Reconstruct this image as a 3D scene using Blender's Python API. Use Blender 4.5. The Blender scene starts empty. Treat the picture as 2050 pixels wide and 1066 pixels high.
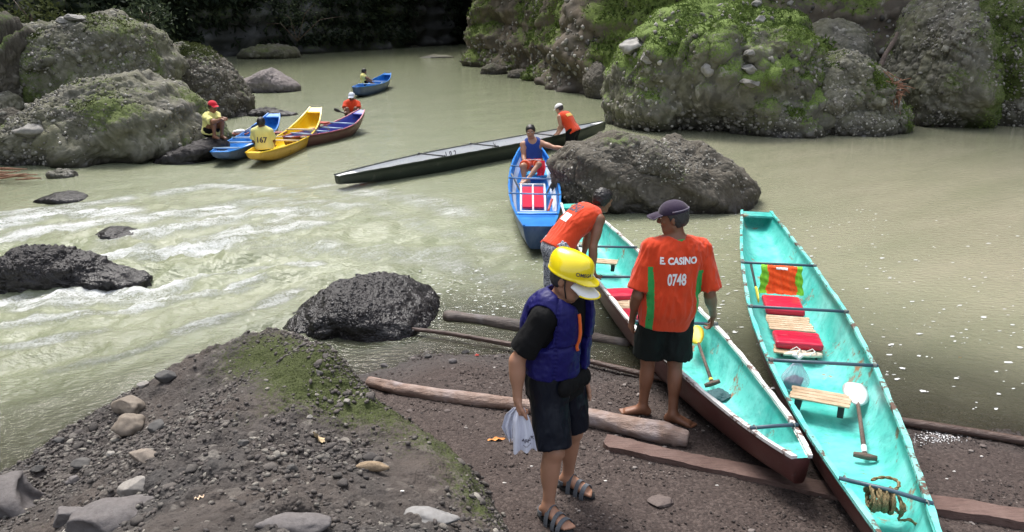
import bpy, bmesh, math, random
import numpy as np
from mathutils import Vector, Matrix
from mathutils.bvhtree import BVHTree

random.seed(7)
RNG = np.random.default_rng(11)
S = bpy.context.scene
COL = S.collection

# ------------------------------------------------------------------ camera, world, sun, exposure
CAMZ, PITCH, FPX = 3.05, math.radians(18.2), 1500.0
cd = bpy.data.cameras.new('camera'); cam = bpy.data.objects.new('camera', cd); COL.objects.link(cam)
cam.location = (0, 0, CAMZ); cam.rotation_euler = (math.pi/2 - PITCH, 0, 0)
cd.sensor_width = 36; cd.lens = FPX/2050*36; cd.clip_start = .05; cd.clip_end = 600
S.camera = cam
SUN_EL, SUN_AZ = math.radians(62), math.radians(-28)     # azimuth from +Y, clockwise
w = bpy.data.worlds.new('World'); S.world = w; w.use_nodes = True
nt = w.node_tree; nt.nodes.clear()
o_ = nt.nodes.new('ShaderNodeOutputWorld'); b_ = nt.nodes.new('ShaderNodeBackground')
sk = nt.nodes.new('ShaderNodeTexSky'); sk.sky_type = 'NISHITA'; sk.sun_disc = False
sk.sun_elevation = SUN_EL; sk.sun_rotation = SUN_AZ; sk.dust_density = 4; sk.air_density = 1.0
hs = nt.nodes.new('ShaderNodeHueSaturation'); hs.inputs['Saturation'].default_value = .42
nt.links.new(sk.outputs[0], hs.inputs['Color']); nt.links.new(hs.outputs[0], b_.inputs[0])
b_.inputs[1].default_value = .145
nt.links.new(b_.outputs[0], o_.inputs[0])
sd = bpy.data.lights.new('sun', 'SUN'); sun = bpy.data.objects.new('sun', sd); COL.objects.link(sun)
sd.energy = 1.4; sd.angle = math.radians(20); sd.color = (1, .965, .91)
sun.rotation_euler = Vector((-math.sin(SUN_AZ)*math.cos(SUN_EL), -math.cos(SUN_AZ)*math.cos(SUN_EL), -math.sin(SUN_EL))).to_track_quat('-Z', 'Y').to_euler()
S.view_settings.view_transform = 'Standard'; S.view_settings.look = 'None'
S.view_settings.gamma = 1; S.view_settings.use_curve_mapping = False
S.view_settings.exposure = 1.3

# ------------------------------------------------------------------ helpers
CT, ST = math.cos(PITCH), math.sin(PITCH)
def ray(px, py):
    a = (px-1025)/FPX; b = (533-py)/FPX
    return np.array([a, CT + b*ST, -ST + b*CT])
def G(px, py, z=0.0):
    """point of the place on the level z that the photograph shows at px, py"""
    d = ray(px, py); t = (z-CAMZ)/d[2]; return np.array([d[0]*t, d[1]*t, z])
def Q(px, py, Y):
    """point on the upright plane y = Y"""
    d = ray(px, py); t = Y/d[1]; return np.array([d[0]*t, Y, CAMZ + d[2]*t])
def nrm(v):
    v = np.asarray(v, float); n = np.linalg.norm(v); return v/n if n > 1e-9 else v

def hash3(ix, iy, iz, s=0):
    h = (ix.astype(np.int64)*73856093) ^ (iy.astype(np.int64)*19349663) ^ (iz.astype(np.int64)*83492791) ^ (s*2654435761)
    h = (h ^ (h >> 13)) * 1274126177 & 0x7fffffff
    h = (h ^ (h >> 16)) * 668265263 & 0x7fffffff
    h = h ^ (h >> 15)
    return (h & 0xfffff)/float(0xfffff)
def vnoise(p, s=0):
    f = np.floor(p); t = p-f; t = t*t*(3-2*t); i = f.astype(np.int64)
    r = 0
    for dx in (0, 1):
        wx = t[:, 0] if dx else 1-t[:, 0]
        for dy in (0, 1):
            wy = t[:, 1] if dy else 1-t[:, 1]
            for dz in (0, 1):
                wz = t[:, 2] if dz else 1-t[:, 2]
                r = r + wx*wy*wz*hash3(i[:, 0]+dx, i[:, 1]+dy, i[:, 2]+dz, s)
    return r*2-1
def fbm(p, o=4, s=0, g=.5):
    a = 1; r = 0; q = np.array(p, float)
    for k in range(o):
        r = r + a*vnoise(q, s+k*17); q = q*2.03+3.7; a *= g
    return r
def worley(p, s=0, jit=.85):
    f = np.floor(p).astype(np.int64); n = len(p)
    d1 = np.full(n, 9.); d2 = np.full(n, 9.); cid = np.zeros(n)
    for dx in (-1, 0, 1):
        for dy in (-1, 0, 1):
            for dz in (-1, 0, 1):
                cx, cy, cz = f[:, 0]+dx, f[:, 1]+dy, f[:, 2]+dz
                qx = cx+.5+(hash3(cx, cy, cz, s+1)-.5)*jit; qy = cy+.5+(hash3(cx, cy, cz, s+2)-.5)*jit; qz = cz+.5+(hash3(cx, cy, cz, s+3)-.5)*jit
                d = (p[:, 0]-qx)**2+(p[:, 1]-qy)**2+(p[:, 2]-qz)**2
                c = hash3(cx, cy, cz, s+4)
                m = d < d1
                d2 = np.where(m, d1, np.minimum(d2, d)); cid = np.where(m, c, cid); d1 = np.where(m, d, d1)
    return np.sqrt(d1), np.sqrt(d2), cid

def tag(o, label=None, cat=None, group=None, kind=None):
    if label: o['label'] = label
    if cat: o['category'] = cat
    if group: o['group'] = group
    if kind: o['kind'] = kind
    return o
def empty(name, loc=(0, 0, 0)):
    o = bpy.data.objects.new(name, None); o.location = Vector([float(c) for c in loc]); COL.objects.link(o); o.empty_display_size = .1
    return o
def mesh_data(name, V, F, mats=None, smooth=True, attrs=None, fm=None):
    V = np.asarray(V, np.float32); me = bpy.data.meshes.new(name)
    if isinstance(F, np.ndarray):
        k = F.shape[1]; n = len(F)
        me.vertices.add(len(V)); me.vertices.foreach_set('co', V.ravel())
        me.loops.add(n*k); me.loops.foreach_set('vertex_index', F.astype(np.int32).ravel())
        me.polygons.add(n); me.polygons.foreach_set('loop_start', np.arange(0, n*k, k, dtype=np.int32))
        me.update(calc_edges=True)
    else:
        me.from_pydata([tuple(map(float, v)) for v in V], [], [tuple(int(i) for i in f) for f in F]); me.update()
    if mats:
        for m in (mats if isinstance(mats, (list, tuple)) else [mats]): me.materials.append(m)
    me.polygons.foreach_set('use_smooth', np.full(len(me.polygons), bool(smooth)))
    if fm is not None: me.polygons.foreach_set('material_index', np.asarray(fm, np.int32))
    if attrs:
        for an, av in attrs.items():
            a = me.attributes.new(an, 'FLOAT', 'POINT'); a.data.foreach_set('value', np.asarray(av, np.float32))
    return me
def mobj(name, V, F, mats=None, parent=None, smooth=True, attrs=None, fm=None, origin=None):
    """mesh given in world coordinates; origin = where its local zero is"""
    V = np.asarray(V, float)
    if parent is not None: org = world_loc(parent) if origin is None else np.array(origin, float)
    else: org = np.array(origin if origin is not None else [V[:, 0].mean(), V[:, 1].mean(), V[:, 2].min()], float)
    me = mesh_data(name, V-org, F, mats, smooth, attrs, fm)
    o = bpy.data.objects.new(name, me); COL.objects.link(o)
    if parent is not None:
        o.parent = parent; o.location = Vector(list(org-world_loc(parent)))
    else: o.location = Vector(list(org))
    return o
def world_loc(o):
    p = np.array(o.location[:], float)
    while o.parent: o = o.parent; p = p+np.array(o.location[:], float)
    return p
class MB:
    """collects shapes into one mesh"""
    def __init__(s): s.V = []; s.F = []; s.n = 0; s.M = []
    def add(s, V, F, m=0):
        V = np.asarray(V, float); s.V.append(V)
        for f in F: s.F.append(tuple(int(i)+s.n for i in f)); s.M.append(m)
        s.n += len(V); return s
    def box(s, c, sz, R=None, m=0, bev=0):
        c = np.array(c, float); h = np.array(sz, float)/2
        if bev > 0:
            V = []
            for sx in (-1, 1):
                for sy in (-1, 1):
                    for sz_ in (-1, 1):
                        for ax in range(3):
                            v = np.array([sx, sy, sz_])*(h-bev); v[ax] += [sx, sy, sz_][ax]*bev; V.append(v)
            bm = bmesh.new(); [bm.verts.new(v) for v in V]; bmesh.ops.convex_hull(bm, input=bm.verts)
            bm.verts.index_update(); vs = [v for v in bm.verts]
            F = [[v.index for v in f.verts] for f in bm.faces]; V = np.array([v.co[:] for v in vs]); bm.free()
        else:
            V = np.array([[x, y, z] for x in (-1, 1) for y in (-1, 1) for z in (-1, 1)])*h
            F = [(0, 1, 3, 2), (4, 6, 7, 5), (0, 4, 5, 1), (2, 3, 7, 6), (0, 2, 6, 4), (1, 5, 7, 3)]
        if R is not None: V = V @ np.array(R).T
        return s.add(V+c, F, m)
    def tube(s, P, r, n=8, m=0, cap=True, flat=None):
        P = [np.array(p, float) for p in P]; k = len(P)
        rs = [r]*k if np.isscalar(r) else list(r)
        V = []; prev = None
        for i in range(k):
            t = nrm(P[min(i+1, k-1)]-P[max(i-1, 0)])
            if prev is None:
                a = np.array([0, 0, 1.]) if abs(t[2]) < .9 else np.array([1., 0, 0])
                u = nrm(np.cross(t, a))
            else: u = nrm(prev-t*np.dot(prev, t))
            prev = u; v = np.cross(t, u)
            for j in range(n):
                a = 2*math.pi*j/n
                V.append(P[i]+rs[i]*(math.cos(a)*u+math.sin(a)*v))
        F = [(i*n+j, i*n+(j+1) % n, (i+1)*n+(j+1) % n, (i+1)*n+j) for i in range(k-1) for j in range(n)]
        if cap: F += [tuple(range(n))[::-1], tuple((k-1)*n+j for j in range(n))]
        return s.add(V, F, m)
    def build(s, name, mats, parent=None, smooth=False, origin=None):
        V = np.concatenate(s.V)
        o = mobj(name, V, s.F, mats, parent, smooth, None, s.M if isinstance(mats, (list, tuple)) else None, origin)
        return o
def frame(z, x=None):
    """rotation whose columns are x, y, z"""
    z = nrm(z); x = np.array([1., 0, 0]) if x is None else np.array(x, float)
    if abs(np.dot(nrm(x), z)) > .98: x = np.array([0, 1., 0])
    x = nrm(x-z*np.dot(x, z)); y = np.cross(z, x)
    return np.array([x, y, z]).T
def dup_tree(o, delta=None, parent=None):
    c = o.copy(); COL.objects.link(c); c.parent = parent
    for ch in list(o.children): dup_tree(ch, None, c)
    return c
def grid_faces(nu, nv):
    i = np.arange(nu-1)[:, None]*nv+np.arange(nv-1)[None, :]
    return np.stack([i, i+nv, i+nv+1, i+1], -1).reshape(-1, 4)
def vnormals(V, F):
    V = np.asarray(V); a = V[F[:, 0]]; b = V[F[:, 1]]; c = V[F[:, 2]]; n = np.cross(b-a, c-a)
    if F.shape[1] == 4: n = n+np.cross(c-a, V[F[:, 3]]-a)
    N = np.zeros_like(V)
    for k in range(F.shape[1]):
        for ax in range(3): N[:, ax] += np.bincount(F[:, k], n[:, ax], len(V))
    return N/np.maximum(np.linalg.norm(N, axis=1, keepdims=True), 1e-9)

# ------------------------------------------------------------------ node helpers / materials
class NT:
    def __init__(s, name):
        s.m = bpy.data.materials.new(name); s.m.use_nodes = True; s.t = s.m.node_tree; s.t.nodes.clear()
        s.out = s.n('ShaderNodeOutputMaterial'); s.b = s.n('ShaderNodeBsdfPrincipled'); s.l(s.b.outputs[0], s.out.inputs[0])
        s.tc = s.n('ShaderNodeTexCoord').outputs['Object']
    def n(s, t, **k):
        x = s.t.nodes.new(t)
        for a, v in k.items(): setattr(x, a, v)
        return x
    def l(s, a, b): s.t.links.new(a, b)
    def set(s, node, **k):
        for a, v in k.items():
            i = node.inputs[a.replace('_', ' ')]
            if hasattr(v, 'is_output') or isinstance(v, bpy.types.NodeSocket): s.l(v, i)
            else: i.default_value = v
    def map(s, scale=(1, 1, 1), rot=(0, 0, 0), src=None):
        m = s.n('ShaderNodeMapping'); s.l(src or s.tc, m.inputs[0]); m.inputs['Scale'].default_value = scale; m.inputs['Rotation'].default_value = rot
        return m.outputs[0]
    def noise(s, scale, detail=4, rough=.55, src=None, dist=0, out=0):
        x = s.n('ShaderNodeTexNoise'); s.l(src or s.tc, x.inputs['Vector']); x.inputs['Scale'].default_value = scale
        x.inputs['Detail'].default_value = detail; x.inputs['Roughness'].default_value = rough; x.inputs['Distortion'].default_value = dist
        return x.outputs[out]
    def vor(s, scale, src=None, feature='F1', out='Distance'):
        x = s.n('ShaderNodeTexVoronoi', feature=feature); s.l(src or s.tc, x.inputs['Vector']); x.inputs['Scale'].default_value = scale
        return x.outputs[out]
    def ramp(s, fac, stops, interp='LINEAR'):
        x = s.n('ShaderNodeValToRGB'); s.l(fac, x.inputs[0]); r = x.color_ramp; r.interpolation = interp
        while len(r.elements) < len(stops): r.elements.new(.5)
        for e, (p, c) in zip(r.elements, stops):
            e.position = p; e.color = (c, c, c, 1) if np.isscalar(c) else (*c, 1)
        return x.outputs[0]
    def mix(s, fac, a, b, mode='MIX'):
        x = s.n('ShaderNodeMix', data_type='RGBA', blend_type=mode)
        for v, i in ((fac, 0), (a, 6), (b, 7)):
            if isinstance(v, bpy.types.NodeSocket): s.l(v, x.inputs[i])
            elif i == 0: x.inputs[0].default_value = v
            else: x.inputs[i].default_value = (*v, 1)
        return x.outputs[2]
    def math(s, op, a, b=0.0, clamp=False):
        x = s.n('ShaderNodeMath', operation=op, use_clamp=clamp)
        for v, i in ((a, 0), (b, 1)):
            if isinstance(v, bpy.types.NodeSocket): s.l(v, x.inputs[i])
            else: x.inputs[i].default_value = v
        return x.outputs[0]
    def attr(s, name): return s.n('ShaderNodeAttribute', attribute_name=name).outputs['Fac']
    def bump(s, h, strength=.5, dist=.01, prev=None):
        x = s.n('ShaderNodeBump'); s.l(h, x.inputs['Height']); x.inputs['Strength'].default_value = strength; x.inputs['Distance'].default_value = dist
        if prev: s.l(prev, x.inputs['Normal'])
        s.l(x.outputs[0], s.b.inputs['Normal']); return x.outputs[0]
    def base(s, c):
        i = s.b.inputs['Base Color']
        if isinstance(c, bpy.types.NodeSocket): s.l(c, i)
        else: i.default_value = (*c, 1)
    def rough(s, r):
        i = s.b.inputs['Roughness']
        if isinstance(r, bpy.types.NodeSocket): s.l(r, i)
        else: i.default_value = r

def m_simple(name, c, r=.6, var=.15, scale=20, bump=0., spec=.5, metal=0., bd=.004):
    t = NT(name); n = t.noise(scale, 4)
    c = np.array(c)
    t.base(t.mix(n, tuple(c*(1-var)), tuple(np.minimum(c*(1+var), 1)))); t.rough(r)
    t.b.inputs['Specular IOR Level'].default_value = spec; t.b.inputs['Metallic'].default_value = metal
    if bump: t.bump(t.noise(scale*3, 5), bump, bd)
    return t.m

def m_rock(name, dark, mid, light, moss=(.05, .10, .015), wet=0., fine=30., mossy=1., tint=None):
    """conglomerate: attrs pid (random per pebble), ph (pebble height 0..1), moss, wetb"""
    t = NT(name)
    pid = t.attr('pid'); ph = t.attr('ph')
    n1 = t.noise(3, 5, .6); n2 = t.noise(fine, 5, .65)
    pc = t.ramp(pid, [(0, dark), (.45, mid), (.86, tuple(np.array(mid)*1.1)), (.96, light), (1, light)])
    pc = t.mix(t.math('MULTIPLY', n2, .9), pc, tuple(np.array(dark)*.8))
    matrix = t.mix(n1, tuple(np.array(dark)*.75), tuple(np.array(mid)*.62))
    c = t.mix(t.ramp(ph, [(.12, 0.), (.42, 1.)]), matrix, pc)
    c = t.mix(t.ramp(t.noise(1.1, 4), [(.35, 0.), (.7, .55)]), c, tint or (.13, .105, .08))
    n3 = t.noise(fine*1.7, 4, .7)
    mc = t.mix(t.ramp(n3, [(.3, 0.), (.7, 1.)]), tuple(np.array(moss)*.45), tuple(np.array(moss)*1.35))
    mf = t.math('ADD', t.attr('moss'), t.math('MULTIPLY', t.math('SUBTRACT', n2, .5), 1.5))
    mf = t.math('MULTIPLY', t.ramp(mf, [(.35, 0.), (.65, 1.)]), mossy)
    c = t.mix(mf, c, mc)
    wb = t.attr('wetb')
    c = t.mix(wb, c, t.mix(1., c, (.28, .27, .31), 'MULTIPLY'))
    t.base(c)
    r = t.math('SUBTRACT', .92-wet*.4, t.math('MULTIPLY', wb, .55))
    t.rough(r)
    t.b.inputs['Specular IOR Level'].default_value = .4
    h = t.math('ADD', n2, t.math('MULTIPLY', t.vor(fine*1.2), -.8))
    t.bump(h, .55, .02)
    return t.m
# ------------------------------------------------------------------ ground (beach and river bed in one sheet)
SHORE_PX = [(600, 800), (740, 752), (800, 733), (880, 712), (960, 712), (1060, 722), (1180, 734), (1270, 748), (1400, 775), (1560, 805), (1800, 846), (1920, 862), (2050, 882)]
_sp = np.array([G(a, b, 0) for a, b in SHORE_PX])
SHX = np.concatenate([[-9, -3.2], _sp[:, 0], [6, 14]]); SHY = np.concatenate([[1.0, 4.5], _sp[:, 1], [3.6, 2.6]])
def ground_z(x, y, detail=False):
    s = np.interp(x, SHX, SHY)-y
    land = .16*(1-np.exp(-np.maximum(s, 0)*.75)) + .035*np.maximum(s, 0)
    s2 = np.maximum(-s, 0)
    sea = -.10*np.minimum(s2, 1.2)-.26*np.clip(s2-1.2, 0, 5)
    z = np.where(s > 0, land, sea)
    p = np.stack([x, y, 0*x], -1)
    z = z + .012*fbm(p*2.3, 3, 5)
    if detail:
        d1, d2, _ = worley(p*32, 3); z = z+.009*np.clip(1-d1*1.5, 0, 1)*(vnoise(p*4, 9)+.7)
        z = z+.004*fbm(p*24, 3, 8)
    return z
def ax(*seg):
    out = []
    for a, b, n in seg: out += list(np.linspace(a, b, n, endpoint=False))
    return np.array(out+[seg[-1][1]])
gx = ax((-140, -20, 12), (-20, -4, 24), (-4, -1.6, 60), (-1.6, 4.4, 320), (4.4, 8, 40), (8, 20, 20), (20, 140, 12))
gy = ax((-30, 1, 16), (1, 2.6, 20), (2.6, 7.2, 260), (7.2, 10, 40), (10, 30, 30), (30, 220, 20))
X, Y = np.meshgrid(gx, gy, indexing='ij'); x = X.ravel(); y = Y.ravel()
z = ground_z(x, y, True)
V = np.stack([x, y, np.maximum(z, -2.2)], -1)
GF = grid_faces(len(gx), len(gy))
t = NT('wet_gravel')
n1 = t.noise(2.2, 5, .6); n2 = t.noise(60, 4, .7)
vc = t.vor(55, out='Color')
c = t.mix(t.ramp(n2, [(.3, 0.), (.7, 1.)]), (.020, .013, .011), (.062, .042, .035))
sep = t.n('ShaderNodeSeparateColor'); t.l(vc, sep.inputs[0])
c = t.mix(t.ramp(sep.outputs[0], [(.55, 0.), (.95, .75)]), c, (.10, .075, .065))
c = t.mix(t.ramp(n1, [(.35, 0.), (.7, .6)]), c, (.035, .022, .018))
wb = t.attr('wetb')
c = t.mix(wb, c, t.mix(1., c, (.45, .42, .42), 'MULTIPLY'))
t.base(c); t.rough(t.math('SUBTRACT', .85, t.math('MULTIPLY', wb, .5)))
t.bump(t.math('ADD', n2, t.math('MULTIPLY', t.vor(55), -1.)), .8, .012)
M_GRAVEL = t.m
wetb = np.clip(1-(V[:, 2]-.0)/.07, 0, 1)*np.where(V[:, 2] > -.5, 1, 1)
ground = tag(mobj('ground', V, GF, M_GRAVEL, attrs={'wetb': wetb}, origin=(0, 0, 0)), kind='structure')

# ------------------------------------------------------------------ near rock ledge (height field through surveyed points)
def out_from(p, c, d, z):
    v = nrm(np.array([p[0]-c[0], p[1]-c[1], 0])); q = p+v*d; q[2] = z; return q
crestL = [G(-120, 1010, -.06), G(0, 955, -.05), G(110, 882, -.04), G(220, 815, .02), G(285, 785, .10), G(350, 745, .22), G(420, 712, .36), G(500, 676, .50), G(555, 664, .58), G(610, 670, .60)]
crestR = [G(668, 700, .60), G(706, 735, .60), G(738, 785, .58), G(775, 812, .53), G(838, 858, .50), G(893, 902, .48), G(935, 955, .48), G(968, 1010, .48), G(1003, 1070, .48), G(1050, 1165, .48)]
cc = G(450, 900, .8)
pts = crestL+crestR
pts += [out_from(p, cc, .16, float(p[2])-.16) for p in crestL]+[out_from(p, cc, .45, -.50) for p in crestL]+[out_from(p, cc, .95, -.9) for p in crestL]
pts += [out_from(p, cc, .20, .18) for p in crestR]+[out_from(p, cc, .45, -.15) for p in crestR]+[out_from(p, cc, 1.0, -.7) for p in crestR]
for a, b, zz in [(300, 830, .28), (255, 900, .38), (130, 960, .22), (70, 1040, .38), (300, 1040, .86), (470, 960, .88), (500, 1060, 1.08), (480, 820, .66), (600, 760, .68), (650, 850, .70), (700, 950, .80), (800, 1000, .76), (860, 1050, .76), (560, 715, .62), (420, 775, .44), (500, 740, .58), (900, 1040, .64), (180, 1060, .60), (780, 880, .62), (380, 860, .58), (360, 920, .70), (700, 800, .64)]:
    pts.append(G(a, b, zz))
pts += [np.array(q, float) for q in [(0, .6, 1.3), (-1.6, .3, 1.2), (-3.2, .3, .75), (-4.4, .9, .2), (.7, 0, 1.1), (1.1, 1.2, .75), (1.5, 2.2, -.1), (1.9, .8, .1), (-6, .5, -.3), (-6, 2, -1), (-5.2, 5.5, -1.6), (-2, 8, -1.6), (1.5, 6, -1.3), (2.6, 3, -.8)]]
C0 = np.array(pts)
def tps(r2): return .5*r2*np.log(np.maximum(r2, 1e-12))
def fit(P, lam=.004):
    n = len(P); r2 = ((P[:, None, :2]-P[None, :, :2])**2).sum(-1)
    A = np.zeros((n+3, n+3)); A[:n, :n] = tps(r2)+lam*np.eye(n); B = np.c_[np.ones(n), P[:, :2]]
    A[:n, n:] = B; A[n:, :n] = B.T
    return np.linalg.solve(A, np.r_[P[:, 2], 0, 0, 0])
CW = fit(C0)
def ledge_z0(x, y):
    out = np.empty(len(x))
    for s in range(0, len(x), 40000):
        a = x[s:s+40000]; b = y[s:s+40000]
        r2 = (a[:, None]-C0[None, :, 0])**2+(b[:, None]-C0[None, :, 1])**2
        out[s:s+40000] = tps(r2) @ CW[:-3]+CW[-3]+CW[-2]*a+CW[-1]*b
    return out
lx = np.linspace(-5.6, 2.0, 540); ly = np.concatenate([np.linspace(-2.5, 1.5, 40, endpoint=False), np.linspace(1.5, 6.4, 430)])
X, Y = np.meshgrid(lx, ly, indexing='ij'); x = X.ravel(); y = Y.ravel()
z = ledge_z0(x, y); keep = z > -1.0
base0 = z.copy()
p3 = np.stack([x, y, z], -1)
big = fbm(p3*1.1, 4, 2)
w1, w2, wc = worley(p3*7.5, 21); w3, w4, wc2 = worley(p3*17, 31)
patch = np.clip(.5+1.3*vnoise(p3*1.7, 44), 0, 1)          # where the matrix is smooth
pebA = np.clip(1-w1*1.75, 0, 1)**.55*(wc > .38); pebB = np.clip(1-w3*1.7, 0, 1)**.6*(wc2 > .25)
edge = np.clip((w2-w1)*2, 0, 1)
z = z+.045*big+.022*fbm(p3*9, 4, 6)+.028*pebA*(.35+.65*patch)+.014*pebB*(.3+.7*patch)+.016*fbm(p3*22, 3, 14)*patch
# a block step near the lower left of the slab, with a hollow behind it
hx, hy, _ = G(600, 1000, 1.0)
z = z-.09*np.exp(-(((x-hx)/.10)**2+((y-hy)/.07)**2)**2)
V = np.stack([x, y, z], -1); F = grid_faces(len(lx), len(ly))
F = F[(V[F][:, :, 2] > -1.0).all(1)]
N = vnormals(V, F)
pid = np.where(pebA > .12, wc, wc2); ph = np.maximum(pebA*1.0, pebB*.8)
mr = fbm(p3*1.6, 4, 77)
# moss: along the seaward shoulder and down the right flank
def blob(px, py, zz, r): q = G(px, py, zz); return np.exp(-((x-q[0])**2+(y-q[1])**2)/r**2)
moss = .35*mr+.05+.62*blob(640, 690, .8, .55)+.75*blob(520, 685, .62, .45)+.4*blob(610, 740, .66, .40)+.55*blob(740, 800, .65, .45)+.55*blob(900, 930, .5, .40)+.5*blob(960, 1030, .5, .30)+.45*blob(370, 760, .5, .2)+.25*blob(640, 800, .7, .6)
moss = np.clip(moss*.95-.13, 0, 1)
wetl = np.clip(1-(z-.02)/.22, 0, 1)
M_LEDGE = m_rock('ledge_conglomerate', (.030, .027, .026), (.072, .066, .062), (.20, .185, .165), moss=(.050, .062, .016), fine=45, tint=(.098, .074, .060))
used, inv = np.unique(F, return_inverse=True)
ledge = tag(mobj('rock_ledge', V[used], inv.reshape(-1, 4), M_LEDGE, attrs={'pid': pid[used], 'ph': ph[used], 'moss': moss[used], 'wetb': wetl[used]}, origin=(0, 2, 0)), kind='structure')
LV, LF = V[used], inv.reshape(-1, 4); used_l = used
BV_L = BVHTree.FromPolygons([Vector(v) for v in LV.tolist()], LF.tolist())
def ground_at(x, y): return float(ground_z(np.array([x]), np.array([y]), False)[0])
def hit(px, py):
    """where the line of sight meets the ledge or the beach"""
    d = Vector(ray(px, py)).normalized(); o = Vector((0, 0, CAMZ))
    loc, no, idx, dist = BV_L.ray_cast(o, d)
    q = G(px, py, .1)
    for _ in range(4): q = G(px, py, ground_at(q[0], q[1]))
    if loc is not None and dist < np.linalg.norm(q-np.array([0, 0, CAMZ])): return np.array(loc[:]), np.array(no[:])
    return q, np.array([0, 0, 1.])

# ------------------------------------------------------------------ water
FLOW = nrm([-.81, -.58, 0])[:2]; CRS = np.array([-FLOW[1], FLOW[0]])
foam_lines = [
 ([(-60, 462), (40, 440), (120, 427), (250, 425)], .26, 1.1), ([(-80, 500), (60, 470), (150, 455), (300, 440), (450, 420)], .30, .75),
 ([(240, 480), (330, 462), (420, 448), (500, 430), (600, 425)], .28, .8), ([(330, 388), (420, 373), (500, 378), (590, 384)], .25, .50),
 ([(150, 512), (300, 512), (420, 500), (500, 470), (640, 450)], .26, .65), ([(-60, 610), (60, 604), (150, 596), (250, 580), (350, 566)], .20, 1.0),
 ([(300, 572), (420, 552), (520, 536), (640, 535)], .13, .55), ([(-60, 665), (60, 650), (170, 638), (300, 618), (420, 590), (520, 560)], .13, .6),
 ([(360, 670), (430, 648), (520, 618), (600, 585)], .12, .55), ([(640, 376), (760, 390), (860, 405), (920, 430)], .45, .33), ([(500, 500), (640, 495), (760, 520), (900, 510)], .4, .28),
 ([(250, 400), (150, 415), (0, 430)], .25, .5), ([(0, 700), (100, 690), (200, 670)], .12, .42), ([(100, 745), (240, 720), (330, 690)], .1, .3),
 ([(760, 500), (900, 530), (1000, 560), (1080, 600)], .30, .24), ([(700, 400), (850, 455), (1000, 500)], .30, .22),
 ([(20, 540), (-40, 560), (-60, 590)], .2, 1.), ([(60, 620), (200, 600), (330, 590)], .22, .6), ([(400, 480), (520, 455), (640, 430)], .3, .45), ([(430, 410), (560, 405), (700, 415)], .3, .38)]
vv = np.linspace(0, 1, 430)
Yr = 2.2*(150/2.2)**vv                       # rows grow with distance
uu = np.linspace(-1, 1, 440)
X = uu[:, None]*(Yr[None, :]*.95+2.5); Y = np.repeat(Yr[None, :], len(uu), 0)
x = X.ravel(); y = Y.ravel(); P2 = np.stack([x, y], -1)
foam = np.zeros(len(x))
for pl, wd, st in foam_lines:
    q = np.array([G(a, b, 0)[:2] for a, b in pl]); best = np.full(len(x), 9.)
    for a, b in zip(q[:-1], q[1:]):
        ab = b-a; tt = np.clip(((P2-a) @ ab)/(ab @ ab), 0, 1); d = np.linalg.norm(P2-a-tt[:, None]*ab, axis=1); best = np.minimum(best, d)
    wd = wd*.92; st = st*1.12
    foam = np.maximum(foam, st*np.exp(-(best/wd)**2))
rap = np.exp(-(((x+5.2)/3.2)**2+((y-9.5)/3.6)**2))+.35*np.exp(-(((x+1.8)/2.6)**2+((y-10)/3)**2))
fc = np.stack([P2 @ FLOW, P2 @ CRS, 0*x], -1)
hgt = rap*(.085*(1-2*np.abs(fbm(fc*np.array([.9, 2.2, 1]), 4, 3)))+.030*fbm(fc*np.array([4, 9, 1]), 3, 4))+foam*.03
hgt += .006*fbm(fc*np.array([1.6, 3.5, 1]), 3, 8)*np.exp(-y/60)
bed = np.maximum(ground_z(x, y), np.where((x > -5.6) & (x < 2) & (y < 6.4), ledge_z0(x, y), -9))
depth = np.clip(-bed, 0, 2)
z = hgt*np.clip(depth*4, 0, 1)
t = NT('river_water')
fr = t.map(scale=(1, 1, 1), rot=(0, 0, math.atan2(FLOW[1], FLOW[0])*-1))
st = t.n('ShaderNodeMapping', vector_type='POINT'); t.l(fr, st.inputs[0]); st.inputs['Scale'].default_value = (.28, 1, 1)
fn = t.noise(4.0, 9, .80, src=st.outputs[0], dist=.9); fn2 = t.noise(34, 6, .8, dist=.6)
fn3 = t.noise(9, 5, .7)
fa = t.attr('foam')
pat = t.math('ADD', t.math('MULTIPLY', fn, .55), t.math('MULTIPLY', fn2, .45))
ff = t.math('MULTIPLY', fa, t.ramp(pat, [(.40, 0.), (.62, 1.5)]))
ff = t.math('ADD', ff, t.math('MULTIPLY', t.math('SUBTRACT', pat, .5), t.math('MULTIPLY', fa, 1.6)))
ff = t.ramp(ff, [(.08, 0.), (.38, .42), (1.0, .95)])
ln = t.noise(.22, 3, .5); ln2 = t.noise(1.1, 4, .6, src=st.outputs[0])
cg = t.mix(t.attr('warm'), (.245, .258, .172), (.300, .275, .200))
cg = t.mix(t.ramp(ln2, [(.3, 0.), (.75, .9)]), cg, t.mix(1., cg, (.78, .84, .78), 'MULTIPLY'))  # dark streaks along the flow: ripple shading put into the water colour
c = t.mix(ff, cg, (.84, .86, .87))
t.base(c); t.rough(t.math('ADD', .08, t.math('MULTIPLY', ff, .5)))
t.b.inputs['IOR'].default_value = 1.33
dp = t.attr('depth')
alpha = t.math('MAXIMUM', t.ramp(dp, [(0, .08), (.12, .30), (.40, .72), (.85, 1.)]), ff)
t.l(alpha, t.b.inputs['Alpha']) if False else None
gl = t.n('ShaderNodeBsdfGlossy'); gl.inputs['Roughness'].default_value = .07
tr = t.n('ShaderNodeBsdfTransparent'); tr.inputs[0].default_value = (.62, .57, .48, 1)
fres = t.n('ShaderNodeFresnel'); fres.inputs['IOR'].default_value = 1.33
m1 = t.n('ShaderNodeMixShader'); t.l(fres.outputs[0], m1.inputs[0]); t.l(tr.outputs[0], m1.inputs[1]); t.l(gl.outputs[0], m1.inputs[2])
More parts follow.
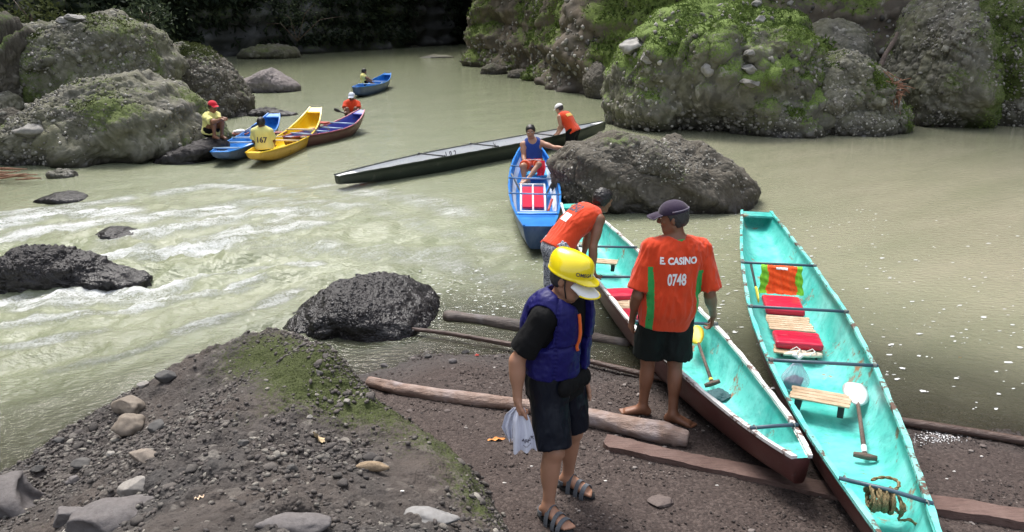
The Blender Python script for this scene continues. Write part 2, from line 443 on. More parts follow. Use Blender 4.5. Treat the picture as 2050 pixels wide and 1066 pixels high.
m2 = t.n('ShaderNodeMixShader'); t.l(alpha, m2.inputs[0]); t.l(m1.outputs[0], m2.inputs[1]); t.l(t.b.outputs[0], m2.inputs[2])
t.l(m2.outputs[0], t.out.inputs[0])
rip = t.noise(9, 4, .6, src=t.map(scale=(1, 2.0, 1))); rip2 = t.noise(34, 3, .6, src=st.outputs[0])
bn = t.bump(t.math('ADD', t.math('MULTIPLY', rip, .9), t.math('ADD', t.math('MULTIPLY', rip2, .25), t.math('MULTIPLY', ff, .7))), .65, .05)
t.l(bn, gl.inputs['Normal']); t.l(bn, fres.inputs['Normal'])
M_WATER = t.m
warm = np.clip((x-1.5)/5, 0, 1)*np.clip(1.3-y/30, 0, 1)
water = tag(mobj('water', np.stack([x, y, z], -1), grid_faces(len(uu), len(vv)), M_WATER, attrs={'foam': foam, 'depth': depth, 'warm': warm}, origin=(0, 0, 0)), kind='structure')

# ------------------------------------------------------------------ boulders
_ico = {}
def ico(sub):
    if sub not in _ico:
        bm = bmesh.new(); bmesh.ops.create_icosphere(bm, subdivisions=sub, radius=1)
        V = np.array([v.co[:] for v in bm.verts]); bm.verts.index_update()
        F = np.array([[v.index for v in f.verts] for f in bm.faces]); bm.free(); _ico[sub] = (V, F)
    return _ico[sub]
LEAFSRC = {}
def boulder(name, outline, Y, half, sub, mat, peb=8., amp=.03, lump=.12, lf=1.0, seed=1, mossf=None, wet=.18, botz=-.5, sq=.75, strat=0., parent=None, strdir=None, pebcut=.35, cen=None):
    """a rock with the outline seen from the ledge on the upright plane y=Y and its own depth (half = half thickness)"""
    O = np.array([Q(a, b, Y) for a, b in outline])
    P = np.c_[O[:, 0], O[:, 2]]
    xs = P[:, 0]; c = np.array([(xs.min()+xs.max())/2, max(P[:, 1].max()*.35, .05)]) if cen is None else np.array([Q(cen[0], cen[1], Y)[0], Q(cen[0], cen[1], Y)[2]])
    lo = P[:, 1].argsort()
    P = np.vstack([P, [[xs.min()*.8+xs.max()*.2, botz], [xs.min()*.2+xs.max()*.8, botz]]])
    th = np.arctan2(P[:, 1]-c[1], P[:, 0]-c[0]); rr = np.linalg.norm(P-c, axis=1); k = th.argsort(); th = th[k]; rr = rr[k]
    # resample the closed polygon by angle
    tt = np.linspace(-math.pi, math.pi, 721); xx = np.r_[th-2*math.pi, th, th+2*math.pi]; rx = np.r_[rr, rr, rr]
    PX = rx*np.cos(xx); PZ = rx*np.sin(xx); R = np.empty(721)
    for i, a in enumerate(tt):
        j = np.searchsorted(xx, a)-1; ax_, az, bx_, bz = PX[j], PZ[j], PX[j+1], PZ[j+1]
        dx, dz = math.cos(a), math.sin(a); den = dx*(bz-az)-dz*(bx_-ax_)
        R[i] = (ax_*(bz-az)-az*(bx_-ax_))/den if abs(den) > 1e-9 else rx[j]
    ker = np.hanning(13); ker /= ker.sum(); R = np.convolve(np.r_[R[-7:-1], R, R[1:7]], ker, 'valid'); R = R*(1+.035*fbm(np.c_[np.cos(tt)*4, np.sin(tt)*4, 0*tt+seed], 3, seed))
    U, F = ico(sub); U = U-np.array([0, .45, 0]); U = U/np.linalg.norm(U, axis=1, keepdims=True); rho = np.sqrt(U[:, 0]**2+U[:, 2]**2); a = np.arctan2(U[:, 2], U[:, 0])
    Rt = np.interp(a, tt, R)
    # round the outline out towards the poles so that the ridge keeps its outline
    V = np.stack([c[0]+Rt*np.cos(a)*rho**sq, Y+np.where(U[:, 1] > 0, .7, 1.)*half*np.sign(U[:, 1])*np.abs(U[:, 1])**.95, c[1]+Rt*np.sin(a)*rho**np.where(U[:, 1] > 0, 1.4, sq)], -1)
    sc = 1.
    N = vnormals(V, F)
    s = seed*13
    lumpn = fbm(V*lf, 4, s)
    V = V+N*(lump*lumpn*(.35+.65*np.abs(U[:, 1])))[:, None]
    N = vnormals(V, F); q = V*lf*.85+.35*np.stack([vnoise(V*lf*1.7, s+21), vnoise(V*lf*1.7, s+22), vnoise(V*lf*1.7, s+23)], -1)
    k1, k2, kc = worley(q, s+24); ed = np.clip((k2-k1)/.30, 0, 1); ed = ed*ed*(3-2*ed); msk = np.clip(.6+1.2*vnoise(V*lf*.6, s+25), 0, 1)
    V = V+N*((lump*.75*(kc-.5)*ed-lump*.32*(1-np.clip((k2-k1)/.09, 0, 1))*msk)*(.3+.7*np.abs(U[:, 1])))[:, None]
    if strat:
        dv = strdir if strdir is not None else np.array([.25, 0, 1.]); dv = nrm(dv)
        q = V @ dv+.25*vnoise(V*.8, s+5); st_ = np.abs(((q*strat) % 1)-.5)*2
        V = V+N*((st_**2)*.17*(vnoise(V*.7, s+9)*.5+.6))[:, None]
    N = vnormals(V, F)
    w1, w2, wc = worley(V*peb, s+1); w3, w4, wc2 = worley(V*peb*2.3, s+2)
    pa = np.clip(1-w1*1.7, 0, 1)**.55*(wc > pebcut); pb = np.clip(1-w3*1.7, 0, 1)**.6*(wc2 > .3)
    V = V+N*(amp*pa*(.5+wc)+amp*.45*pb+amp*.9*fbm(V*peb*.45, 3, s+7))[:, None]
    pid = np.where(pa > .12, wc, wc2); ph = np.maximum(pa, pb*.8)
    N = vnormals(V, F)
    m = np.zeros(len(V)) if mossf is None else mossf(V, N)
    m = np.clip(m, 0, 1)
    wetb = np.clip(1-(V[:, 2]-.02)/wet, 0, 1)
    fk = (V[F][:, :, 2] > -.30).any(1); used, inv = np.unique(F[fk], return_inverse=True)
    org = (c[0], Y, 0)
    o = mobj(name, V[used], inv.reshape(-1, 3), mat, parent=parent, attrs={'pid': pid[used], 'ph': ph[used], 'moss': m[used], 'wetb': wetb[used]}, origin=org)
    LEAFSRC[id(o)] = (V, N, F, m)
    o['tmp'] = 0; del o['tmp']
    return o, (V, N, F, m)
def mz(a=.4, b=.5, s=0, f=.9, c=0.):
    return lambda V, N: a*np.clip(N[:, 2], 0, 1)+b*fbm(V*f, 4, s)-.12+c
GREY = m_rock('grey_conglomerate', (.075, .069, .057), (.215, .205, .175), (.46, .44, .39), moss=(.098, .125, .036), fine=16, tint=(.165, .165, .085))
GREEN = m_rock('mossy_conglomerate', (.065, .062, .050), (.20, .19, .16), (.45, .43, .38), moss=(.14, .20, .045), fine=16, tint=(.15, .15, .075))
DARK = m_rock('wet_black_rock', (.018, .016, .017), (.040, .036, .036), (.075, .070, .070), moss=(.02, .03, .008), fine=40, wet=.45, tint=(.034, .028, .028))
BROWNR = m_rock('brown_grey_conglomerate', (.055, .049, .040), (.140, .128, .105), (.31, .30, .26), moss=(.075, .105, .028), fine=20, tint=(.085, .07, .05))

B = {}
B['e'] = boulder('boulder', [(1103, 345), (1105, 318), (1122, 300), (1160, 287), (1205, 273), (1255, 276), (1330, 286), (1400, 301), (1458, 320), (1490, 347), (1503, 385), (1500, 430), (1120, 400)], 13.1, 1.15, 7, BROWNR, peb=13, amp=.022, lump=.17, lf=1.3, seed=3, mossf=mz(.35, .55, 3, 1.2, -.08), wet=.30, sq=.62, strat=2.2, strdir=np.array([.55, 0, 1.]))
tag(B['e'][0], 'low brown-grey boulder in mid-river that the man in the blue canoe holds on to', 'boulder')
B['l2'] = boulder('boulder', [(-120, 340), (-90, 280), (0, 292), (22, 262), (60, 233), (100, 202), (150, 172), (215, 152), (280, 150), (340, 163), (390, 192), (422, 232), (442, 276), (452, 300), (300, 330)], 18.6, 2.4, 7, GREY, peb=7.5, amp=.052, lump=.30, lf=.7, seed=5, mossf=lambda V, N: .42*np.clip(N[:, 2], 0, 1)+.55*fbm(V*.8, 4, 9)-.02+.35*np.exp(-((V[:, 0]+9)**2/2+(V[:, 2]-1.3)**2/.4)), wet=.45, sq=.68, strat=1.7, strdir=np.array([-.55, 0, 1.]))
tag(B['l2'][0], 'broad layered grey boulder sloping into the river beside the squatting man in the red cap', 'boulder')
B['l1'] = boulder('boulder', [(14, 180), (12, 130), (20, 92), (50, 62), (105, 44), (180, 37), (250, 38), (300, 50), (332, 80), (348, 120), (360, 200), (200, 300), (70, 235), (30, 212)], 23.5, 2.4, 7, GREY, peb=5.5, amp=.055, lump=.34, lf=.6, strat=.9, strdir=np.array([-.3, 0, 1.]), seed=8, mossf=lambda V, N: .34*np.clip(N[:, 2], 0, 1)+.60*fbm(V*.9, 4, 12)+.06, sq=.66, cen=(180, 150))
tag(B['l1'][0], 'tall rounded grey-green boulder behind the sloping layered one at far left', 'boulder')
B['l3'] = boulder('boulder', [(330, 200), (338, 100), (352, 84), (385, 84), (420, 100), (455, 128), (482, 165), (498, 200), (502, 235), (350, 235)], 26.2, 2.0, 7, BROWNR, peb=5, amp=.06, lump=.2, lf=.8, seed=11, mossf=lambda V, N: .45*np.clip(N[:, 2], 0, 1)+.55*fbm(V*.9, 4, 15)-.02, sq=.62)
tag(B['l3'][0], 'dark mossy boulder with a steep right flank, right of the tall grey-green one', 'boulder')
B['s1'] = boulder('boulder', [(480, 172), (484, 160), (505, 150), (520, 143), (545, 137), (565, 148), (585, 160), (600, 172), (600, 185), (480, 185)], 34.6, 1.1, 6, m_rock('smooth_violet_grey_rock', (.14, .12, .12), (.26, .235, .235), (.40, .36, .34), fine=12, tint=(.22, .19, .18)), peb=6, amp=.02, lump=.10, lf=1.2, seed=14, wet=.25)
tag(B['s1'][0], 'pale smooth boulder alone in the water beyond the left boulders', 'boulder')
B['s2'] = boulder('boulder', [(484, 112), (490, 100), (520, 92), (560, 89), (590, 94), (598, 105), (600, 118), (484, 118)], 66, 3, 6, GREY, peb=2.5, amp=.08, lump=.2, lf=.5, seed=15, mossf=mz(.5, .4, 3, .4))
tag(B['s2'][0], 'low flat grey boulder far away at the foot of the dark cliff', 'boulder')
B['s3'] = boulder('boulder', [(798, 99), (805, 94), (830, 91), (845, 95), (848, 101), (798, 102)], 92, 2, 5, GREY, peb=2, amp=.05, lump=.1, lf=.5, seed=16)
tag(B['s3'][0], 'tiny pale rock far up the river near the dark cliff', 'boulder')
B['s4'] = boulder('boulder', [(832, 117), (860, 111), (905, 112), (912, 117)], 66, 1.2, 5, GREY, peb=2, amp=.05, lump=.06, lf=.5, seed=17)
tag(B['s4'][0], 'flat rock barely above the water far up the river', 'boulder')
B['f'] = boulder('boulder', [(590, 650), (600, 622), (628, 597), (662, 574), (712, 562), (762, 564), (810, 580), (848, 602), (878, 622), (888, 645), (870, 690), (650, 700)], 7.75, .85, 7, DARK, peb=17, amp=.015, lump=.08, lf=2.2, seed=21, mossf=mz(.1, .4, 3, 2., -.15), wet=.5, sq=.60)
tag(B['f'][0], 'wet black rounded rock between the near ledge and the sunken log', 'boulder')
B['g'] = boulder('boulder', [(-120, 570), (-90, 530), (-40, 525), (10, 522), (35, 502), (80, 494), (130, 498), (152, 507), (185, 513), (215, 530), (250, 540), (300, 552), (310, 580), (-60, 600)], 8.75, .50, 7, DARK, peb=15, amp=.026, lump=.09, lf=2.2, seed=24, wet=.5, sq=.62)
tag(B['g'][0], 'jagged black wet rock with white water round it at the left edge', 'boulder')
B['h'] = boulder('boulder', [(196, 480), (205, 462), (225, 454), (250, 456), (275, 466), (292, 480)], 10.7, .35, 6, DARK, peb=12, amp=.012, lump=.03, lf=2.2, seed=25, wet=.5, botz=-.3)
tag(B['h'][0], 'small dark rock washed over by the rapids above the jagged black one', 'boulder')
B['i'] = boulder('boulder', [(70, 405), (85, 394), (115, 389), (150, 390), (172, 397), (180, 405)], 13.2, .4, 6, DARK, peb=12, amp=.012, lump=.03, lf=2.2, seed=26, wet=.5, botz=-.3)
tag(B['i'][0], 'nearly drowned dark rock in the rapids below the layered boulder', 'boulder')
B['c1'] = boulder('boulder', [(1213, 262), (1211, 200), (1216, 150), (1240, 112), (1255, 92), (1290, 62), (1330, 32), (1380, 10), (1430, 2), (1490, 5), (1530, 15), (1562, 35), (1590, 66), (1630, 105), (1680, 150), (1700, 210), (1690, 262)], 23.6, 2.9, 7, GREEN, peb=5, amp=.055, lump=.55, lf=.55, strat=.75, strdir=np.array([-.45, -.3, 1.]), seed=31, mossf=lambda V, N: .55*np.clip(N[:, 2]+.2, 0, 1)+.45*fbm(V*.75, 4, 33)+.10+.34*np.clip((V[:, 2]-1.2)/1.6, -.8, 1), wet=.5, sq=.60)
tag(B['c1'][0], 'huge boulder overgrown with bright green ferns on the right bank', 'boulder')
B['c2'] = boulder('boulder', [(1560, 262), (1545, 200), (1560, 160), (1600, 128), (1650, 113), (1700, 116), (1738, 134), (1765, 165), (1785, 205), (1795, 262)], 22.6, 1.7, 7, GREY, peb=6, amp=.05, lump=.34, lf=.8, strat=1.1, strdir=np.array([-.3, 0, 1.]), seed=34, mossf=lambda V, N: .40*np.clip(N[:, 2], 0, 1)+.50*fbm(V*.8, 4, 35)+.0, wet=.5, sq=.62)
tag(B['c2'][0], 'grey pebbly boulder leaning on the fern-covered one, left of the driftwood', 'boulder')
B['c3'] = boulder('boulder', [(1632, 262), (1632, 240), (1645, 222), (1680, 213), (1720, 212), (1760, 222), (1788, 235), (1792, 262)], 21.6, 1.0, 6, GREY, peb=6, amp=.04, lump=.12, lf=1.2, seed=37, mossf=mz(.2, .5, 4), wet=.5)
tag(B['c3'][0], 'low grey boulder at the water under the pebbly one, left of the driftwood', 'boulder')
B['c4'] = boulder('boulder', [(1470, 265), (1478, 235), (1500, 215), (1540, 200), (1590, 200), (1620, 220), (1640, 265)], 21.5, 1.2, 6, GREEN, peb=6, amp=.04, lump=.16, lf=1.1, seed=38, mossf=mz(.6, .5, 4, .9, .15), wet=.5)
tag(B['c4'][0], 'mossy shoulder of rock at the waterline below the fern-covered boulder', 'boulder')
B['c5'] = boulder('boulder', [(1600, 140), (1600, 80), (1620, 50), (1655, 37), (1690, 42), (1720, 62), (1742, 95), (1750, 150)], 26.5, 1.6, 6, GREY, peb=6, amp=.05, lump=.14, lf=1., seed=39, mossf=mz(.3, .5, 4), wet=.1)
tag(B['c5'][0], 'rounded brown boulder behind the fern-covered one, under the cliff', 'boulder')
B['d1'] = boulder('boulder', [(1765, 268), (1768, 180), (1785, 120), (1800, 70), (1825, 30), (1860, -10), (1890, -20), (1915, 30), (1925, 120), (1930, 268)], 24.2, 2.4, 7, GREY, peb=5, amp=.06, lump=.42, lf=.6, strat=.7, seed=41, mossf=lambda V, N: .35*np.clip(N[:, 2], 0, 1)+.55*fbm(V*.8, 4, 45)+.05+.6*np.exp(-((V[:, 0]-13.9)/.4)**2), wet=.6, sq=.6)
tag(B['d1'][0], 'upright mossy boulder right of the driftwood bundle', 'boulder')
B['d2'] = boulder('boulder', [(1890, 268), (1888, 160), (1900, 90), (1925, 40), (1965, 5), (2030, -30), (2120, -50), (2250, -40), (2380, 60), (2420, 268)], 24.8, 3.0, 7, GREY, peb=5, amp=.06, lump=.50, lf=.5, strat=.6, seed=43, mossf=lambda V, N: .30*np.clip(N[:, 2], 0, 1)+.55*fbm(V*.7, 4, 47)-.02+.7*np.exp(-((V[:, 0]-14.6)/.5)**2)*(V[:, 2] > .8), wet=.7, sq=.6)
tag(B['d2'][0], 'massive boulder at the right edge with a dark hollow above the water', 'boulder')
B['l4'] = boulder('boulder', [(-60, 120), (-50, 30), (0, 22), (30, 30), (55, 50), (62, 75), (40, 95), (0, 100)], 21.5, 1.2, 6, BROWNR, peb=6, amp=.05, lump=.15, lf=.9, seed=51, mossf=mz(.5, .5, 4), botz=-.2)
tag(B['l4'][0], 'dark boulder in the top left corner with a mossy crown', 'boulder')
for k, (ol, Yk, hf, mt, lb) in enumerate([
    ([(285, 350), (320, 318), (360, 296), (400, 280), (432, 276), (458, 282), (462, 294), (430, 318), (380, 345)], 17.25, .75, DARK, 'dark wet lumpy rock shelf under the feet of the squatting man'),
    ([(-30, 240), (-20, 190), (10, 182), (35, 190), (45, 215), (40, 245)], 20.5, .7, GREY, 'small grey rock in the gap at the left edge between the big boulders'),
    ([(-20, 262), (-10, 225), (20, 215), (48, 228), (62, 250), (60, 275)], 19.7, .6, BROWNR, 'low brown rock at the left edge under the tall boulder'),
    ([(36, 262), (40, 236), (55, 228), (72, 232), (82, 262)], 20.2, .4, BROWNR, 'little brown rock tucked against the back of the layered boulder'),
    ([(100, 356), (103, 345), (120, 340), (145, 344), (156, 353), (156, 362)], 15.2, .25, GREY, 'flat pale slab in the water at the foot of the layered boulder'),
    ([(428, 234), (432, 218), (445, 214), (458, 220), (464, 234)], 25.0, .5, BROWNR, 'knobbly little rock just right of the red cap'),
    ([(455, 234), (462, 222), (480, 222), (495, 232), (496, 238)], 25.4, .4, BROWNR, 'second little rock in the row right of the red cap'),
    ([(490, 236), (505, 222), (535, 216), (560, 221), (590, 228), (600, 238)], 25.6, .5, DARK, 'long low wet rock reaching towards the yellow canoe bow'),
    ([(962, 150), (965, 135), (985, 128), (1010, 135), (1016, 150)], 46, 1., BROWNR, 'pale footing rock at the left end of the right cliff'),
    ([(1015, 155), (1020, 142), (1045, 138), (1070, 146), (1078, 158)], 43, 1., BROWNR, 'second footing rock along the right cliff waterline'),
    ([(1170, 185), (1168, 160), (1180, 130), (1200, 120), (1222, 140), (1226, 190)], 32, 1.2, BROWNR, 'shaded mossy rock between the cliff and the fern-covered boulder')]):
    r_ = boulder('boulder', ol, Yk, hf, 6, mt, peb=8, amp=.03, lump=.08, lf=1.4, seed=60+k, mossf=mz(.3, .5, 4), wet=.25)
    tag(r_[0], lb, 'boulder')

# ------------------------------------------------------------------ cliffs
def cliff(name, path, height, lean, mat, nu, nv, seed, mossf, amp=1.2, peb=3., pamp=.08, lf=.14, vpow=1.5, hvar=None):
    P = np.array(path, float); seg = np.r_[0, np.cumsum(np.linalg.norm(np.diff(P, axis=0), axis=1))]
    # sample density follows nearness
    tq = np.linspace(0, seg[-1], 2000); xy = np.c_[np.interp(tq, seg, P[:, 0]), np.interp(tq, seg, P[:, 1])]
    dens = 1/np.maximum(np.linalg.norm(xy, axis=1), 15); cum = np.cumsum(dens); cum = (cum-cum[0])/(cum[-1]-cum[0])
    u = np.interp(np.linspace(0, 1, nu), cum, tq)
    ker = np.hanning(81); ker /= ker.sum()
    sx = np.convolve(np.pad(xy[:, 0], 40, 'edge'), ker, 'valid'); sy = np.convolve(np.pad(xy[:, 1], 40, 'edge'), ker, 'valid')
    ux = np.interp(u, tq, sx); uy = np.interp(u, tq, sy)
    tx = np.gradient(ux); ty = np.gradient(uy); ln = np.hypot(tx, ty); nx, ny = ty/ln, -tx/ln       # towards the river
    v = np.linspace(0, 1, nv)**vpow
    Zz = -1.0+v*(height+1)
    Xg = ux[:, None]+nx[:, None]*lean(v)[None, :]; Yg = uy[:, None]+ny[:, None]*lean(v)[None, :]
    V = np.stack([Xg, Yg, np.repeat(Zz[None, :], nu, 0)], -1).reshape(-1, 3)
    N0 = np.repeat(np.stack([nx, ny, 0*nx], -1)[:, None, :], nv, 1).reshape(-1, 3)
    q = V*np.array([1, 1, .75])
    V = V+N0*(amp*fbm(q*lf, 5, seed)+amp*.35*np.abs(fbm(q*lf*4, 4, seed+3)))[:, None]
    bands = V[:, 2]*1.1+.8*vnoise(V*.25, seed+8); V = V+N0*(.26*amp*(np.abs((bands*.5 % 1)-.5)*2))[:, None]
    F = grid_faces(nu, nv)[:, ::-1].copy(); N = vnormals(V, F)
    if (N*N0).sum() < 0: F = F[:, ::-1].copy(); N = -N
    w1, w2, wc = worley(V*peb, seed+1); pa = np.clip(1-w1*1.7, 0, 1)**.55*(wc > .4)
    V = V+N*(pamp*pa+pamp*.8*fbm(V*peb*.5, 3, seed+2))[:, None]
    N = vnormals(V, F)
    m = np.clip(mossf(V, N), 0, 1)
    o = mobj(name, V, F, mat, attrs={'pid': wc, 'ph': pa, 'moss': m, 'wetb': np.clip(1-V[:, 2]/.5, 0, 1)}, origin=(P[:, 0].mean(), P[:, 1].mean(), 0))
    return tag(o, kind='structure'), (V, N, F, m)
CLIFFM = m_rock('brown_cliff', (.060, .050, .040), (.19, .165, .13), (.40, .37, .31), moss=(.11, .15, .030), fine=6, tint=(.14, .105, .07))
FARM = m_rock('dark_cliff', (.075, .078, .080), (.17, .175, .17), (.28, .285, .27), moss=(.09, .12, .05), fine=3, tint=(.05, .048, .046))
g = lambda a, b: G(a, b, 0)[:2]
pathR = [(-2, 150), (-1.5, 105), (-3.0, 70), g(957, 130), g(1000, 140), g(1060, 150), g(1095, 162), g(1160, 180), g(1215, 186), (9.2, 31), (14, 29.5), (18, 29), (21, 28), (26, 26), (36, 20), (50, 10), (60, -10)]
leanR = lambda v: -.6*np.sin(np.clip(v*9, 0, math.pi))+1.5*v**1.2
CR = cliff('cliff_wall', pathR, 26, leanR, CLIFFM, 640, 190, 5, lambda V, N: .55*np.clip(N[:, 2]+.15, 0, 1)+.62*fbm(V*.32, 4, 50)+.02, amp=1.7, peb=2.6, pamp=.17, lf=.13, vpow=1.9)
pathL = [(14, 118), (4, 112), (-6, 108), g(950, 87)+[-3, 0], g(800, 95), g(600, 106), g(470, 113), (-31, 56), (-27, 44), (-23, 34), (-22, 29), (-22, 22), (-26, 10), (-32, -12)][::-1]
leanL = lambda v: .5*v+.5*v**1.5
CL = cliff('far_cliff_wall', pathL, 30, leanL, FARM, 420, 150, 9, lambda V, N: .3+.5*fbm(V*.15, 4, 51), amp=2.4, peb=.9, pamp=.3, lf=.07, vpow=1.5)
# ------------------------------------------------------------------ signed-distance modelling (bodies and clothes as one continuous skin)
class Sdf:
    def __init__(s, h): s.h = h; s.ops = []; s.lo = []; s.hi = []
    def _bb(s, pts, r):
        p = np.array(pts); return p.min(0)-r, p.max(0)+r
    def cap(s, a, b, ra, rb=None, k=.02, cut=False, sub=False, flat=None):
        a = np.array(a, float); b = np.array(b, float); rb = ra if rb is None else rb
        def f(P):
            p = P-a
            if flat is not None:
                n, sc = flat; p = p+n*((p @ n)*(1/sc-1))[..., None]
            ab = b-a; L2 = max(ab @ ab, 1e-9); tt = (p @ ab)/L2; t = np.clip(tt, 0, 1)
            d = np.sqrt(((p-t[..., None]*ab)**2).sum(-1))-(ra+(rb-ra)*t)
            if cut: d = np.maximum(d, (tt-1)*math.sqrt(L2))
            return d
        s._op('s' if sub else 'u', f, *s._bb([a, b], max(ra, rb)), k); return s
    def ell(s, c, r, R=None, k=.02, sub=False):
        c = np.array(c, float); r = np.array(r, float); R = np.eye(3) if R is None else np.array(R)
        def f(P):
            q = (P-c) @ R; l = np.sqrt(((q/r)**2).sum(-1)); g = np.sqrt(((q/r**2)**2).sum(-1))
            return l*(l-1)/np.maximum(g, 1e-6)
        s._op('s' if sub else 'u', f, *s._bb([c], max(r)), k); return s
    def plane(s, p, n):
        p = np.array(p, float); n = nrm(n); s.ops.append(('p', lambda P: (P-p) @ n, None, None, 0)); return s
    def fn(s, f, lo, hi, k, sub=False): s._op('s' if sub else 'u', f, np.array(lo), np.array(hi), k); return s
    def _op(s, kind, f, lo, hi, k):
        s.ops.append((kind, f, lo-k-2*s.h, hi+k+2*s.h, k))
        if kind == 'u': s.lo.append(lo-3*s.h-.3*k); s.hi.append(hi+3*s.h+.3*k)
    def mesh(s):
        h = s.h; lo = np.min(s.lo, 0); hi = np.max(s.hi, 0); n = np.ceil((hi-lo)/h).astype(int)+2
        D = np.full(n, .5, np.float32); axs = [lo[i]+h*np.arange(n[i]) for i in range(3)]
        for kind, f, a, b, k in s.ops:
            if a is None: i0 = np.zeros(3, int); i1 = n
            else: i0 = np.clip(((a-lo)/h).astype(int), 0, n); i1 = np.clip(((b-lo)/h).astype(int)+2, 0, n)
            if (i1 <= i0).any(): continue
            sl = tuple(slice(i0[i], i1[i]) for i in range(3))
            P = np.stack(np.meshgrid(*[axs[i][sl[i]] for i in range(3)], indexing='ij'), -1)
            d = f(P); c = D[sl]
            if kind == 'u':
                hh = np.maximum(k-np.abs(c-d), 0)/max(k, 1e-6); D[sl] = np.minimum(c, d)-hh*hh*k*.25
            elif kind == 's':
                d = -d; hh = np.maximum(k-np.abs(c-d), 0)/max(k, 1e-6); D[sl] = np.maximum(c, d)+hh*hh*k*.25
            else: D[sl] = np.maximum(c, d)
        D[0] = D[-1] = .5; D[:, 0] = D[:, -1] = .5; D[:, :, 0] = D[:, :, -1] = .5
        I = D < 0
        cs = [(x, y, z) for x in (0, 1) for y in (0, 1) for z in (0, 1)]
        sh = tuple(np.array(n)-1)
        cnt = np.zeros(sh, np.int8)
        for x, y, z in cs: cnt += I[x:x+sh[0], y:y+sh[1], z:z+sh[2]]
        act = (cnt > 0) & (cnt < 8); idx = np.argwhere(act); vid = np.full(sh, -1, np.int64); vid[act] = np.arange(len(idx))
        val = np.stack([D[idx[:, 0]+x, idx[:, 1]+y, idx[:, 2]+z] for x, y, z in cs], -1)
        acc = np.zeros((len(idx), 3)); num = np.zeros(len(idx)); ca = np.array(cs, float)
        for i in range(8):
            for j in range(i+1, 8):
                if np.abs(ca[i]-ca[j]).sum() != 1: continue
                m = (val[:, i] < 0) != (val[:, j] < 0); t = val[:, i]/(val[:, i]-val[:, j]+1e-12)
                p = ca[i]+(ca[j]-ca[i])*t[:, None]; acc[m] += p[m]; num[m] += 1
        V = lo+h*(idx+acc/num[:, None])
        Fs = []
        for ax_, (b1, b2) in enumerate([(1, 2), (2, 0), (0, 1)]):
            s0 = [slice(None)]*3; s1 = [slice(None)]*3; s0[ax_] = slice(0, -1); s1[ax_] = slice(1, None)
            A = I[tuple(s0)]; Bq = I[tuple(s1)]; e = np.argwhere(A != Bq)
            e = e[(e[:, b1] > 0) & (e[:, b2] > 0)]
            o1 = np.zeros(3, int); o1[b1] = 1; o2 = np.zeros(3, int); o2[b2] = 1
            g_ = lambda q: vid[q[:, 0], q[:, 1], q[:, 2]]
            q = np.stack([g_(e-o1-o2), g_(e-o2), g_(e), g_(e-o1)], -1)
            inside = A[e[:, 0], e[:, 1], e[:, 2]]
            q[~inside] = q[~inside][:, ::-1]
            Fs.append(q[(q >= 0).all(1)])
        F = np.concatenate(Fs)
        # one light smoothing pass
        nb = np.zeros_like(V); ct = np.zeros(len(V))
        for k in range(4):
            a = F[:, k]; b = F[:, (k+1) % 4]
            for ax_ in range(3): nb[:, ax_] += np.bincount(a, V[b][:, ax_], len(V))+np.bincount(b, V[a][:, ax_], len(V))
            ct += np.bincount(a, minlength=len(V))+np.bincount(b, minlength=len(V))
        V = V*.5+.5*nb/np.maximum(ct, 1)[:, None]
        return V, F

def m_skin(name, c, r=.5):
    t = NT(name); n = t.noise(9, 4); c = np.array(c)
    t.base(t.mix(n, tuple(c*.78), tuple(c*1.2))); t.rough(r); t.b.inputs['Subsurface Weight'].default_value = .06
    t.b.inputs['Subsurface Radius'].default_value = (.02, .008, .004)
    t.bump(t.noise(130, 3), .25, .002); return t.m
def m_cloth(name, c, r=.85, var=.12, sheen=.2, fold=1.):
    t = NT(name); c = np.array(c); n = t.noise(5, 5, .6)
    t.base(t.mix(n, tuple(c*(1-var)), tuple(np.minimum(c*(1+var), 1)))); t.rough(r); t.b.inputs['Sheen Weight'].default_value = sheen; t.b.inputs['Specular IOR Level'].default_value = .22
    w = t.noise(420, 2); f = t.noise(14, 4, .6, src=t.map(scale=(1, 1, .35)), dist=1.2)
    t.bump(t.math('ADD', t.math('MULTIPLY', w, .06), t.math('MULTIPLY', f, fold)), .5, .012); return t.m
SK_A = m_skin('tan_skin', (.36, .185, .115)); SK_B = m_skin('brown_skin', (.20, .088, .048)); SK_C = m_skin('dark_brown_skin', (.150, .062, .034))
M_HAIR = m_simple('black_hair', (.012, .010, .010), .45, .4, 60, .8)
M_GHAIR = m_simple('greying_hair', (.035, .032, .032), .6, .7, 90, .8)
M_EYE = m_simple('eye_white', (.6, .57, .53), .3); M_PUP = m_simple('dark_iris', (.01, .008, .006), .2); M_LIP = m_simple('lip', (.17, .06, .05), .5)

HW = np.array([.168, .160, .146, .146, .158, .168, .150]); DP = np.array([.108, .104, .094, .096, .106, .102, .078]); TT = np.array([.0, .14, .30, .46, .62, .78, .92])
def torso_frames(J):
    hl, hr, sl, sr = [np.array(J[k], float) for k in ('hipL', 'hipR', 'shL', 'shR')]
    nk = np.array(J['neck'], float); P0 = (hl+hr)/2; ra = nrm(hr-hl); rb = nrm(sr-sl)
    bend = np.array(J.get('bend', (0, 0, 0)), float)
    out = []
    for t in TT:
        c = P0+(nk-P0)*t+bend*4*t*(1-t); r = nrm(ra*(1-t)+rb*t); out.append((c, r))
    return out
def torso(sd, J, inf=0., s=1., k=.06, t0=-1, t1=2, hw=None, dp=None):
    for (c, r), t, w_, d_ in zip(torso_frames(J), TT, HW if hw is None else hw, DP if dp is None else dp):
        if t < t0 or t > t1: continue
        w2 = w_*s+inf; d2 = d_*s+inf; q = r*(w2-d2); sd.cap(c-q, c+q, d2, k=k)
